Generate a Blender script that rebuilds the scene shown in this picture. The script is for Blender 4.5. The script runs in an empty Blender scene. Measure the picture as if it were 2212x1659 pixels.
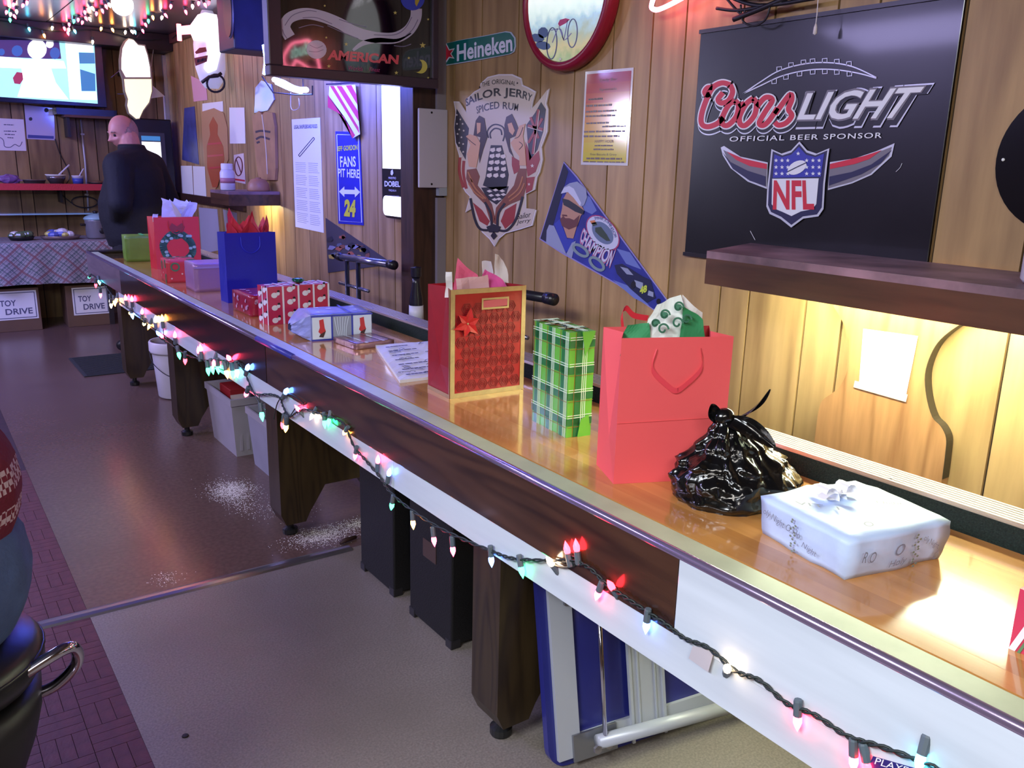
import bpy, bmesh, math, random
from mathutils import Vector, Matrix, noise
R = random.Random(11)
SC = bpy.context.scene
COL = SC.collection
PI = math.pi

# ------------------------------------------------------------------ camera
YAW, PITCH, ROLL, FOC = 0.6206875, 0.25051151, 0.02468372, 1842.347
CH = 1.45
IW, IH = 2212.0, 1659.0
_f = Vector((math.sin(YAW)*math.cos(PITCH), math.cos(YAW)*math.cos(PITCH), -math.sin(PITCH)))
_r0 = Vector((math.cos(YAW), -math.sin(YAW), 0)); _u0 = _r0.cross(_f)
_r = _r0*math.cos(ROLL)+_u0*math.sin(ROLL); _u = -_r0*math.sin(ROLL)+_u0*math.cos(ROLL)
cd = bpy.data.cameras.new('camera'); cam = bpy.data.objects.new('camera', cd); COL.objects.link(cam)
cd.sensor_width = 36; cd.lens = FOC/IW*36; cd.clip_start = 0.05; cd.clip_end = 60
mw = Matrix((( _r.x, _u.x, -_f.x, 0), (_r.y, _u.y, -_f.y, 0), (_r.z, _u.z, -_f.z, CH), (0, 0, 0, 1)))
cam.matrix_world = mw
SC.camera = cam

# ------------------------------------------------------------------ world, exposure, unseen area lights
SC.view_settings.view_transform = 'Standard'
try: SC.view_settings.look = 'None'
except Exception: pass
SC.view_settings.gamma = 1.0
SC.view_settings.use_curve_mapping = False
SC.view_settings.exposure = 0.0
wd = bpy.data.worlds.new('world'); SC.world = wd; wd.use_nodes = True
wd.node_tree.nodes['Background'].inputs[0].default_value = (0.25, 0.22, 0.4, 1)
wd.node_tree.nodes['Background'].inputs[1].default_value = 0.05

def area_light(name, loc, aim, sx, sy, power, col):
    l = bpy.data.lights.new(name, 'AREA'); l.shape = 'RECTANGLE'; l.size = sx; l.size_y = sy
    l.energy = power; l.color = col
    o = bpy.data.objects.new(name, l); COL.objects.link(o); o.location = loc
    o.rotation_euler = (Vector(aim)-Vector(loc)).to_track_quat('-Z', 'Y').to_euler()
    return o
# unseen area lights added out of frame to brighten and tint the room
area_light('unseen_bar_light', (-1.3, 0.35, 2.42), (-0.5, 0.35, 0), 1.2, 0.6, 120, (0.88, 0.93, 1.0))
area_light('unseen_bar_light', (-1.6, 3.6, 2.42), (-1.2, 3.6, 0), 1.2, 0.6, 92, (0.56, 0.50, 1.0))
area_light('unseen_bar_light', (-0.6, 6.6, 2.42), (0.6, 6.6, 0.6), 1.2, 0.6, 110, (0.36, 0.35, 1.0))
area_light('unseen_rear_fill', (-0.6, -1.3, 2.46), (-0.6, -1.0, 0), 1.2, 0.5, 55, (1.0, 0.95, 0.90))  # unseen fill behind the camera, added for general brightness
area_light('poster_glare_light', (-2.5, 7.35, 1.98), (2.2, 3.6, 1.6), 0.4, 0.34, 40, (0.74, 0.74, 1.0))  # unseen source placed to give the glossy poster its glare

def ray(px, py):
    return _f + _r*((px-IW/2)/FOC) + _u*((IH/2-py)/FOC)
class Plane:
    """a real vertical surface of the room; traced outlines are put on it at its own distance"""
    def __init__(s, axis, val): s.a = axis; s.v = val
    def at(s, px, py, off=0.0):
        d = ray(px, py); t = s.v/d[s.a]; p = d*t; p.z += CH
        p[s.a] = s.v-off
        return p
WALLX, BACKY, CEIL = 2.2, 8.75, 2.51
WR = Plane(0, WALLX); WB = Plane(1, BACKY)

# ------------------------------------------------------------------ materials
def lin(c):
    c = c/255.0
    return c/12.92 if c <= .04045 else ((c+.055)/1.055)**2.4
def C(r, g, b): return (lin(r), lin(g), lin(b), 1)
MATS = {}
def new_mat(name):
    m = bpy.data.materials.new(name); m.use_nodes = True
    return m, m.node_tree, m.node_tree.nodes['Principled BSDF']
def M(name, col=None, rough=.5, metal=0., coat=0., emit=None, estr=0., bump=0., bscale=60., vary=0., vscale=8., trans=0., alpha=1., spec=None, sheen=0.):
    """plain procedural material: base colour broken up by noise, optional fine relief"""
    if name in MATS: return MATS[name]
    m, nt, b = new_mat(name); col = C(*col)
    b.inputs['Base Color'].default_value = col
    b.inputs['Roughness'].default_value = rough; b.inputs['Metallic'].default_value = metal
    b.inputs['Coat Weight'].default_value = coat; b.inputs['Coat Roughness'].default_value = .08
    if spec is not None: b.inputs['Specular IOR Level'].default_value = spec
    if sheen: b.inputs['Sheen Weight'].default_value = sheen
    if trans: b.inputs['Transmission Weight'].default_value = trans
    if alpha < 1: b.inputs['Alpha'].default_value = alpha
    if emit:
        b.inputs['Emission Color'].default_value = C(*emit); b.inputs['Emission Strength'].default_value = estr
    tc = nt.nodes.new('ShaderNodeTexCoord')
    if vary:
        n = nt.nodes.new('ShaderNodeTexNoise'); n.inputs['Scale'].default_value = vscale; n.inputs['Detail'].default_value = 5
        nt.links.new(tc.outputs['Object'], n.inputs['Vector'])
        r = nt.nodes.new('ShaderNodeValToRGB')
        r.color_ramp.elements[0].position = .3; r.color_ramp.elements[1].position = .7
        r.color_ramp.elements[0].color = tuple(c*(1-vary) for c in col[:3])+(1,)
        r.color_ramp.elements[1].color = tuple(min(1, c*(1+vary*.6)) for c in col[:3])+(1,)
        nt.links.new(n.outputs['Fac'], r.inputs['Fac']); nt.links.new(r.outputs['Color'], b.inputs['Base Color'])
    if bump:
        n = nt.nodes.new('ShaderNodeTexNoise'); n.inputs['Scale'].default_value = bscale; n.inputs['Detail'].default_value = 4
        nt.links.new(tc.outputs['Object'], n.inputs['Vector'])
        bp = nt.nodes.new('ShaderNodeBump'); bp.inputs['Strength'].default_value = bump; bp.inputs['Distance'].default_value = .004
        nt.links.new(n.outputs['Fac'], bp.inputs['Height']); nt.links.new(bp.outputs['Normal'], b.inputs['Normal'])
    MATS[name] = m; return m
def wood(name, light, dark, axis, rough=.4, coat=0., rings=10., stretch=9., scale=3., knots=.0, rnd=True, tint=.25, spec=.5, ringw=.3):
    """wood with grain along an axis; each plank takes its own offset and tone from the object's random number"""
    if name in MATS: return MATS[name]
    m, nt, b = new_mat(name); N = nt.nodes.new; L = nt.links.new
    tc = N('ShaderNodeTexCoord'); mp = N('ShaderNodeMapping')
    sc = [scale*stretch]*3; sc[axis] = scale
    mp.inputs['Scale'].default_value = [c*.35 for c in sc]
    L(tc.outputs['Object'], mp.inputs['Vector'])
    oi = N('ShaderNodeObjectInfo')
    vm = N('ShaderNodeVectorMath'); vm.operation = 'ADD'
    cmb = N('ShaderNodeCombineXYZ'); mul = N('ShaderNodeMath'); mul.operation = 'MULTIPLY'; mul.inputs[1].default_value = 37. if rnd else 0.
    L(oi.outputs['Random'], mul.inputs[0])
    for i in range(3): L(mul.outputs[0], cmb.inputs[i])
    L(mp.outputs['Vector'], vm.inputs[0]); L(cmb.outputs[0], vm.inputs[1])
    n1 = N('ShaderNodeTexNoise'); n1.inputs['Scale'].default_value = 1.0; n1.inputs['Detail'].default_value = 1.5
    L(vm.outputs[0], n1.inputs['Vector'])
    k = N('ShaderNodeMath'); k.operation = 'MULTIPLY'; k.inputs[1].default_value = rings*6.28; L(n1.outputs['Fac'], k.inputs[0])
    s = N('ShaderNodeMath'); s.operation = 'SINE'; L(k.outputs[0], s.inputs[0])
    s2 = N('ShaderNodeMath'); s2.operation = 'MULTIPLY_ADD'; s2.inputs[1].default_value = .5; s2.inputs[2].default_value = .5; L(s.outputs[0], s2.inputs[0])
    pw = N('ShaderNodeMath'); pw.operation = 'POWER'; pw.inputs[1].default_value = 2.2; L(s2.outputs[0], pw.inputs[0])
    n2 = N('ShaderNodeTexNoise'); n2.inputs['Scale'].default_value = 6.; n2.inputs['Detail'].default_value = 5; L(vm.outputs[0], n2.inputs['Vector'])
    a = N('ShaderNodeMath'); a.operation = 'MULTIPLY_ADD'; a.inputs[1].default_value = ringw; L(pw.outputs[0], a.inputs[0])
    n2m = N('ShaderNodeMath'); n2m.operation = 'MULTIPLY'; n2m.inputs[1].default_value = .75; L(n2.outputs['Fac'], n2m.inputs[0]); L(n2m.outputs[0], a.inputs[2])
    rp = N('ShaderNodeValToRGB'); rp.color_ramp.elements[0].position = .25; rp.color_ramp.elements[1].position = .85
    rp.color_ramp.elements[0].color = C(*light); rp.color_ramp.elements[1].color = C(*dark)
    L(a.outputs[0], rp.inputs['Fac']); out = rp.outputs['Color']
    if knots:
        n3 = N('ShaderNodeTexNoise'); n3.inputs['Scale'].default_value = .55; n3.inputs['Detail'].default_value = 2.; L(vm.outputs[0], n3.inputs['Vector'])
        r3 = N('ShaderNodeValToRGB'); r3.color_ramp.elements[0].position = .60; r3.color_ramp.elements[1].position = .78
        L(n3.outputs['Fac'], r3.inputs['Fac'])
        mx = N('ShaderNodeMix'); mx.data_type = 'RGBA'; mx.inputs['B'].default_value = C(*[c*.45 for c in dark])
        km = N('ShaderNodeMath'); km.operation = 'MULTIPLY'; km.inputs[1].default_value = knots; L(r3.outputs['Color'], km.inputs[0])
        L(km.outputs[0], mx.inputs['Factor']); L(out, mx.inputs['A']); out = mx.outputs['Result']
    if rnd:
        hs = N('ShaderNodeHueSaturation'); mr = N('ShaderNodeMapRange'); mr.inputs['To Min'].default_value = 1-tint; mr.inputs['To Max'].default_value = 1+tint*.6
        L(oi.outputs['Random'], mr.inputs['Value']); L(mr.outputs[0], hs.inputs['Value']); L(out, hs.inputs['Color']); out = hs.outputs['Color']
    L(out, b.inputs['Base Color'])
    b.inputs['Roughness'].default_value = rough; b.inputs['Coat Weight'].default_value = coat; b.inputs['Coat Roughness'].default_value = .06
    b.inputs['Specular IOR Level'].default_value = spec
    bp = N('ShaderNodeBump'); bp.inputs['Strength'].default_value = .12; bp.inputs['Distance'].default_value = .002
    L(a.outputs[0], bp.inputs['Height']); L(bp.outputs['Normal'], b.inputs['Normal'])
    MATS[name] = m; return m
def glow(name, col, strength, base=None):
    return M(name, base or col, .4, emit=col, estr=strength)

# ------------------------------------------------------------------ mesh builders
FRAME = {}
GROUPS = {'gift_box': 'wrapped gifts on the table', 'gift_bag': 'gift bags on the table', 'notice': 'notices on the far wall', 'folded_cart': 'carts behind the table', 'storage_crate': 'crates under the table', 'equipment_case': 'black cases under the table', 'cardboard_box': 'toy drive boxes', 'string_lights': 'coloured string lights', 'neon_sign': 'neon signs', 'poster': 'posters', 'wall_shelf': 'wall shelves', 'fluorescent_light': 'tube lights under shelves', 'pennant': 'racing pennants', 'food_tray': 'food on the buffet'}
class MB:
    def __init__(s): s.v = []; s.f = []
    def add(s, vs, fs):
        o = len(s.v); s.v += [Vector(p) for p in vs]; s.f += [tuple(i+o for i in f) for f in fs]; return s
    def box(s, x0, x1, y0, y1, z0, z1):
        return s.add([(x0, y0, z0), (x1, y0, z0), (x1, y1, z0), (x0, y1, z0), (x0, y0, z1), (x1, y0, z1), (x1, y1, z1), (x0, y1, z1)],
                     [(0, 3, 2, 1), (4, 5, 6, 7), (0, 1, 5, 4), (1, 2, 6, 5), (2, 3, 7, 6), (3, 0, 4, 7)])
    def hexa(s, lo, hi):                                  # two quads, bottom and top
        return s.add(list(lo)+list(hi), [(0, 3, 2, 1), (4, 5, 6, 7), (0, 1, 5, 4), (1, 2, 6, 5), (2, 3, 7, 6), (3, 0, 4, 7)])
    def tube(s, pts, r, n=8, caps=True, closed=False):
        pts = [Vector(p) for p in pts]; rr = r if isinstance(r, (list, tuple)) else [r]*len(pts)
        m = len(pts); base = len(s.v); up = None
        for i, p in enumerate(pts):
            if closed: t = pts[(i+1) % m]-pts[i-1]
            else: t = pts[min(i+1, m-1)]-pts[max(i-1, 0)]
            t = t.normalized() if t.length > 1e-9 else Vector((0, 0, 1))
            if up is None:
                up = Vector((0, 0, 1)) if abs(t.z) < .9 else Vector((1, 0, 0))
            a = t.cross(up); a = a.normalized() if a.length > 1e-6 else t.orthogonal().normalized()
            b = a.cross(t).normalized(); up = b
            for k in range(n):
                an = 2*PI*k/n; s.v.append(p+(a*math.cos(an)+b*math.sin(an))*rr[i])
        for i in range(m if closed else m-1):
            j = (i+1) % m
            for k in range(n):
                s.f.append((base+i*n+k, base+i*n+(k+1) % n, base+j*n+(k+1) % n, base+j*n+k))
        if caps and not closed:
            s.f.append(tuple(base+k for k in range(n))[::-1]); s.f.append(tuple(base+(m-1)*n+k for k in range(n)))
        return s
    def lathe(s, prof, n=20, o=(0, 0, 0), axis=2, sq=(1, 1)):
        base = len(s.v); o = Vector(o)
        for r, h in prof:
            for k in range(n):
                an = 2*PI*k/n; a, b = r*math.cos(an)*sq[0], r*math.sin(an)*sq[1]
                p = Vector((a, b, h)) if axis == 2 else (Vector((h, a, b)) if axis == 0 else Vector((b, h, a)))
                s.v.append(p+o)
        for i in range(len(prof)-1):
            for k in range(n):
                s.f.append((base+i*n+k, base+i*n+(k+1) % n, base+(i+1)*n+(k+1) % n, base+(i+1)*n+k))
        if prof[0][0] > 1e-6: s.f.append(tuple(base+k for k in range(n))[::-1])
        if prof[-1][0] > 1e-6: s.f.append(tuple(base+(len(prof)-1)*n+k for k in range(n)))
        return s
    def ball(s, c, r, n=12, m=8, sc=(1, 1, 1)):
        prof = [(math.sin(PI*i/m), -math.cos(PI*i/m)) for i in range(m+1)]
        t = MB().lathe(prof, n); c = Vector(c)
        return s.add([Vector((p.x*r*sc[0], p.y*r*sc[1], p.z*r*sc[2]))+c for p in t.v], t.f)
    def prism(s, poly, fn, d0, d1):
        """extrude a flat outline; fn(u, v, d) -> point"""
        n = len(poly)
        a = [fn(u, v, d0) for u, v in poly]; b = [fn(u, v, d1) for u, v in poly]
        return s.add(a+b, [tuple(range(n)), tuple(range(2*n-1, n-1, -1))]+[(i, n+i, n+(i+1) % n, (i+1) % n) for i in range(n)])
    def sheet(s, fn, nu, nv):
        base = len(s.v)
        for j in range(nv+1):
            for i in range(nu+1): s.v.append(Vector(fn(i/nu, j/nv)))
        for j in range(nv):
            for i in range(nu):
                k = base+j*(nu+1)+i; s.f.append((k, k+1, k+nu+2, k+nu+1))
        return s
    def move(s, mtx): s.v = [mtx @ p for p in s.v]; return s
    def build(s, name, mat, parent=None, world=False, smooth=False, bevel=0, kind=None, label=None, subsurf=0, fix=True):
        me = bpy.data.meshes.new(name)
        vs = s.v
        if parent is not None and world:
            inv = FRAME[parent.name].inverted(); vs = [inv @ p for p in vs]
        me.from_pydata([tuple(p) for p in vs], [], s.f)
        if fix:
            bm = bmesh.new(); bm.from_mesh(me)
            ng = [f for f in bm.faces if len(f.verts) > 4]
            if ng: bmesh.ops.triangulate(bm, faces=ng)
            bmesh.ops.recalc_face_normals(bm, faces=bm.faces)
            if bevel: 
                es = [e for e in bm.edges if len(e.link_faces) == 2 and e.calc_face_angle(0) > .6]
                bmesh.ops.bevel(bm, geom=es, offset=bevel, segments=2, profile=.5, affect='EDGES')
            bm.to_mesh(me); bm.free()
        if smooth:
            for p in me.polygons: p.use_smooth = True
        me.materials.append(mat)
        o = bpy.data.objects.new(name, me); COL.objects.link(o)
        if parent is not None:
            o.parent = parent; FRAME[o.name] = FRAME[parent.name]
        else: FRAME[o.name] = Matrix.Identity(4)
        if kind: o['kind'] = kind
        if label: o['label'] = label
        if subsurf:
            md = o.modifiers.new('subsurf', 'SUBSURF'); md.levels = subsurf; md.render_levels = subsurf
        return o
def thing(name, label, cat, loc=(0, 0, 0), rz=0., group=None, kind=None):
    o = bpy.data.objects.new(name, None); COL.objects.link(o)
    group = group or GROUPS.get(name)
    o.location = loc; o.rotation_euler = (0, 0, rz); o.empty_display_size = .05
    o['label'] = label; o['category'] = cat
    if group: o['group'] = group
    if kind: o['kind'] = kind
    FRAME[o.name] = Matrix.Translation(Vector(loc)) @ Matrix.Rotation(rz, 4, 'Z')
    return o
def tag(o, label, cat, group=None):
    o['label'] = label; o['category'] = cat
    if group: o['group'] = group
    return o
def rebase(o, loc):
    """move a world-built top-level mesh's origin to its base"""
    v = Vector(loc); o.data.transform(Matrix.Translation(-v)); o.location = v
    FRAME[o.name] = Matrix.Translation(v); return o
def zz(ox, oy, s):
    return lambda *pts: [(ox+x*s, oy+y*s) for x, y in pts]
def spline(pts, n=6, closed=False):
    P = [Vector(p) for p in pts]; m = len(P); out = []
    for i in range(m if closed else m-1):
        if closed: a, b, c, d = P[i-1], P[i], P[(i+1) % m], P[(i+2) % m]
        else: a, b, c, d = P[max(i-1, 0)], P[i], P[i+1], P[min(i+2, m-1)]
        for k in range(n):
            t = k/n
            out.append(.5*((2*b)+(c-a)*t+(2*a-5*b+4*c-d)*t*t+(3*b-a-3*c+d)*t**3))
    if not closed: out.append(P[-1])
    return out

# ---- flat print on a real surface (thin raised pieces)
class Art:
    def __init__(s, plane, root, off0, world=True): s.p = plane; s.root = root; s.off = off0; s.step = .0009; s.lv = 0
    def layer(s, n=1): s.lv += n; return s
    def d(s, lv=None): return s.off+s.step*(s.lv if lv is None else lv)
    def poly(s, name, polys, mat, lv=None, th=None, parent=None, label=None, smooth_pts=0):
        mb = MB(); d = s.d(lv); th = th if th is not None else s.step*.9
        if isinstance(polys[0][0], (int, float)): polys = [polys]
        if 1 < len(polys) <= 24: return [s.poly(name, [pl], mat, lv, th, parent, label, smooth_pts) for pl in polys][-1]
        for pl in polys:
            if smooth_pts: pl = [tuple(v) for v in spline([(a, b) for a, b in pl], smooth_pts, True)]
            mb.prism(pl, lambda u, v, dd: s.p.at(u, v, dd), d, d+th)
        return mb.build(name, mat, parent or s.root, world=True, label=label, kind='stuff' if len(polys) > 1 else None)
    def ribbon(s, name, lines, mat, w, lv=None, th=None, closed=False, n=6, parent=None, taper=None):
        """brush strokes of width w (pixels of the photograph at that surface)"""
        if 1 < len(lines) <= 16: return [s.ribbon(name, [ln], mat, w, lv, th, closed, n, parent, taper) for ln in lines][-1]
        mb = MB(); d = s.d(lv); th = th if th is not None else s.step*.9
        for ln in lines:
            q = spline(ln, n, closed) if len(ln) > 2 else [Vector(p) for p in ln]
            m = len(q); L_, R_ = [], []
            for i, p in enumerate(q):
                t = (q[(i+1) % m]-q[i-1]) if closed else (q[min(i+1, m-1)]-q[max(i-1, 0)])
                t = t.normalized() if t.length > 1e-9 else Vector((1, 0))
                nn = Vector((-t.y, t.x)); ww = w/2*(taper(i/(m-1)) if taper else 1)
                L_.append(p+nn*ww); R_.append(p-nn*ww)
            for i in range(m if closed else m-1):
                j = (i+1) % m
                lo = [s.p.at(a.x, a.y, d) for a in (L_[i], L_[j], R_[j], R_[i])]; hi = [s.p.at(a.x, a.y, d+th) for a in (L_[i], L_[j], R_[j], R_[i])]
                mb.hexa(lo, hi)
        return mb.build(name, mat, parent or s.root, world=True, kind='stuff' if len(lines) > 1 else None)
    def text(s, name, txt, base, top, mat, lv=None, bold=0., shear=0., sp=1., th=None, parent=None):
        """lettering between a base line and a top line (each a list of points)"""
        vs, fs = text_mesh(txt, bold, shear, sp); d = s.d(lv); th = th if th is not None else s.step*.9
        def along(ln, u):
            L = [Vector(p) for p in ln]; u = min(max(u, 0), 1)*(len(L)-1); i = min(int(u), len(L)-2); return L[i].lerp(L[i+1], u-i)
        b3 = base if len(base) < 3 else [tuple(p) for p in spline(base, 8)]; t3 = top if len(top) < 3 else [tuple(p) for p in spline(top, 8)]
        mb = MB(); pts = []
        for u, v in vs:
            q = along(b3, u).lerp(along(t3, u), v); pts.append(s.p.at(q.x, q.y, d+th))
        mb.add(pts, fs)
        return mb.build(name, mat, parent or s.root, world=True, fix=False)
def words(A, name, p0, p1, h, mat, lv=1, n=4, seed=1):
    """a line of print too small to read: a row of short uneven dashes"""
    r_ = random.Random(seed); a, b = Vector(p0), Vector(p1); u = 0.; polys = []
    up = Vector((0, -h)) if abs(a.x) > 3 else Vector((0, h))
    while u < .97:
        l_ = min(r_.uniform(.5, 1.4)/n/1.3, 1-u); q, s_ = a.lerp(b, u), a.lerp(b, u+l_*.82); k = r_.uniform(.75, 1.)
        polys.append([tuple(q), tuple(s_), tuple(s_+up*k), tuple(q+up*k)]); u += l_
    mb = MB(); d = A.d(lv); th = A.step*.9
    for pl in polys: mb.prism(pl, lambda x, y, dd: A.p.at(x, y, dd), d, d+th)
    return mb.build(name, mat, A.root, world=not isinstance(A, LArt), kind='stuff')
_TX = {}
def text_mesh(txt, bold=0., shear=0., sp=1.):
    k = (txt, bold, shear, sp)
    if k in _TX: return _TX[k]
    cu = bpy.data.curves.new('lettering', 'FONT'); cu.body = txt; cu.size = 1; cu.offset = bold; cu.shear = shear; cu.space_character = sp
    cu.resolution_u = 3; cu.fill_mode = 'FRONT'
    o = bpy.data.objects.new('lettering', cu); COL.objects.link(o)
    dg = bpy.context.evaluated_depsgraph_get(); me = bpy.data.meshes.new_from_object(o.evaluated_get(dg))
    xs = [v.co.x for v in me.vertices]; ys = [v.co.y for v in me.vertices]
    x0, x1 = min(xs), max(xs)
    y0, y1 = (min(ys), max(ys))
    vs = [((v.co.x-x0)/max(x1-x0, 1e-6), (v.co.y-y0)/max(y1-y0, 1e-6)) for v in me.vertices]
    fs = [tuple(p.vertices) for p in me.polygons]
    bpy.data.objects.remove(o); bpy.data.curves.remove(cu); bpy.data.meshes.remove(me)
    _TX[k] = (vs, fs); return _TX[k]
class LocalFace:
    """a flat face of a thing, in its own metres: origin, right, up, outward normal"""
    def __init__(s, o, r, u, n): s.o = Vector(o); s.r = Vector(r).normalized(); s.u = Vector(u).normalized(); s.n = Vector(n).normalized()
    def at(s, x, y, off=0.): return s.o+s.r*x+s.u*y+s.n*off
class LArt(Art):
    """print on a thing's own face, in the thing's local metres"""
    def poly(s, name, polys, mat, lv=None, th=None, parent=None, label=None, smooth_pts=0):
        mb = MB(); d = s.d(lv); th = th if th is not None else s.step*.9
        if isinstance(polys[0][0], (int, float)): polys = [polys]
        if 1 < len(polys) <= 24: return [s.poly(name, [pl], mat, lv, th, parent, label, smooth_pts) for pl in polys][-1]
        for pl in polys:
            if smooth_pts: pl = [tuple(v) for v in spline([(a, b) for a, b in pl], smooth_pts, True)]
            mb.prism(pl, lambda u, v, dd: s.p.at(u, v, dd), d, d+th)
        return mb.build(name, mat, parent or s.root, label=label, kind='stuff' if len(polys) > 1 else None)
    def ribbon(s, name, lines, mat, w, lv=None, th=None, closed=False, n=6, parent=None, taper=None):
        if 1 < len(lines) <= 16: return [s.ribbon(name, [ln], mat, w, lv, th, closed, n, parent, taper) for ln in lines][-1]
        mb = MB(); d = s.d(lv); th = th if th is not None else s.step*.9
        for ln in lines:
            q = spline(ln, n, closed) if len(ln) > 2 else [Vector(p) for p in ln]
            m = len(q)
            for i in range(m if closed else m-1):
                j = (i+1) % m; t = (q[j]-q[i]); t = t.normalized() if t.length > 1e-9 else Vector((1, 0)); nn = Vector((-t.y, t.x))*w/2; e = t*w*.15
                c4 = (q[i]-e+nn, q[j]+e+nn, q[j]+e-nn, q[i]-e-nn)
                mb.hexa([s.p.at(a.x, a.y, d) for a in c4], [s.p.at(a.x, a.y, d+th) for a in c4])
        return mb.build(name, mat, parent or s.root, kind='stuff' if len(lines) > 1 else None)
    def text(s, name, txt, base, top, mat, lv=None, bold=0., shear=0., sp=1., th=None, parent=None):
        vs, fs = text_mesh(txt, bold, shear, sp); d = s.d(lv); th = th if th is not None else s.step*.9
        b0, b1 = Vector(base[0]), Vector(base[-1]); t0, t1 = Vector(top[0]), Vector(top[-1])
        pts = []
        for u, v in vs:
            q = b0.lerp(b1, u).lerp(t0.lerp(t1, u), v); pts.append(s.p.at(q.x, q.y, d+th))
        return MB().add(pts, fs).build(name, mat, parent or s.root, fix=False)
# ================================================================== THE ROOM
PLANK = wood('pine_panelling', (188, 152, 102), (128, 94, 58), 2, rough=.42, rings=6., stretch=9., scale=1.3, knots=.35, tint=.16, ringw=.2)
GROOVE = M('panel_groove', (46, 32, 22), .8)
def struct(o): o['kind'] = 'structure'; return o
wr = struct(MB().box(WALLX+.009, WALLX+.1, -3.2, BACKY+.1, 0, CEIL).build('wall_right', GROOVE))
ys = [-3.2, -2.6, -2.2, -1.8, -1.4, -1.0, -.6, -.38, -.14, .05, .26, .45, .6, .79, .976, 1.2, 1.438, 1.565, 1.78, 1.9, 2.139, 2.296, 2.496, 2.712, 2.929, 3.092, 3.37, 3.597, 3.76]
while ys[-1] < BACKY-.25: ys.append(ys[-1]+R.choice((.1, .15, .2, .2, .25)))
ys.append(BACKY)
for a, b in zip(ys[:-1], ys[1:]):
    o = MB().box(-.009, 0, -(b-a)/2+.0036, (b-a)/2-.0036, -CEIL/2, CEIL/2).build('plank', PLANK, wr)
    o.location = (WALLX+.009, (a+b)/2, CEIL/2)
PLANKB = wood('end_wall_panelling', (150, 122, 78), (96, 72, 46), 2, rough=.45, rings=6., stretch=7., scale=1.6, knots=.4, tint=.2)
wb = struct(MB().box(-3.6, WALLX, BACKY+.009, BACKY+.1, 0, CEIL).build('wall_back', GROOVE))
xs = [WALLX]
while xs[-1] > -.4: xs.append(xs[-1]-R.choice((.1, .15, .2, .2, .25)))
xs.append(-3.6)
for b, a in zip(xs[:-1], xs[1:]):
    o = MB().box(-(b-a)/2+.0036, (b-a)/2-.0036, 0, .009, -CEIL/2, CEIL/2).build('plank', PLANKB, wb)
    o.location = ((a+b)/2, BACKY, CEIL/2)
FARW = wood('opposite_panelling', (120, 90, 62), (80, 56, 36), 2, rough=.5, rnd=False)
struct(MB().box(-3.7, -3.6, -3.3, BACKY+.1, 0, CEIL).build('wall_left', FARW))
struct(MB().box(-3.6, WALLX+.1, -3.3, -3.2, 0, CEIL).build('wall_front', FARW))

CEILM = M('sheen_ceiling', (128, 126, 150), .28, .6, vary=.25, vscale=2.)
ce = struct(MB().box(-3.6, WALLX+.1, -3.2, BACKY+.1, CEIL+.004, CEIL+.1).build('ceiling', M('ceiling_joint', (30, 28, 34), .7)))
for i in range(6):
    for j in range(5):
        o = MB().box(-.495, .495, -1.215, 1.215, 0, .004).build('ceiling_panel', CEILM, ce)
        o.location = (WALLX-.5-i*1.0, BACKY-1.22-j*2.43, CEIL)

FX = .347
def speckle(name, a, b, c, rough, sc=90.):
    m, nt, bs = new_mat(name); N = nt.nodes.new; L = nt.links.new
    tc = N('ShaderNodeTexCoord'); n = N('ShaderNodeTexNoise'); n.inputs['Scale'].default_value = sc; n.inputs['Detail'].default_value = 3
    n2 = N('ShaderNodeTexNoise'); n2.inputs['Scale'].default_value = 1.7; n2.inputs['Detail'].default_value = 6
    L(tc.outputs['Object'], n.inputs['Vector']); L(tc.outputs['Object'], n2.inputs['Vector'])
    r = N('ShaderNodeValToRGB'); r.color_ramp.elements[0].position = .32; r.color_ramp.elements[1].position = .7
    r.color_ramp.elements[0].color = C(*a); r.color_ramp.elements[1].color = C(*b); L(n.outputs['Fac'], r.inputs['Fac'])
    r2 = N('ShaderNodeValToRGB'); r2.color_ramp.elements[0].position = .45; r2.color_ramp.elements[1].position = .75
    mx = N('ShaderNodeMix'); mx.data_type = 'RGBA'; mx.inputs['B'].default_value = C(*c)
    L(n2.outputs['Fac'], r2.inputs['Fac']); q = N('ShaderNodeMath'); q.operation = 'MULTIPLY'; q.inputs[1].default_value = .6
    L(r2.outputs['Color'], q.inputs[0]); L(q.outputs[0], mx.inputs['Factor']); L(r.outputs['Color'], mx.inputs['A'])
    L(mx.outputs['Result'], bs.inputs['Base Color']); bs.inputs['Roughness'].default_value = rough
    MATS[name] = m; return m
struct(MB().box(FX, WALLX+.1, -3.2, 2.83, -.1, 0).build('floor_near', speckle('speckled_concrete', (112, 104, 97), (138, 129, 121), (104, 96, 87), .42, 170.)))
struct(MB().box(FX, WALLX+.1, 2.83, BACKY+.1, -.1, 0).build('floor_far', speckle('brown_vinyl', (92, 72, 64), (106, 84, 75), (82, 63, 56), .26, 60.)))
BRK = M('brick_red_vinyl', (86, 44, 42), .5, vary=.3, vscale=25., bump=.3, bscale=90)
fb = struct(MB().box(-3.6, FX, -3.2, BACKY+.1, -.1, -.004).build('floor_brick', M('brick_red_joint', (50, 26, 28), .7, vary=.3, vscale=14.)))
S = .111; strip_a = None
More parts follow.
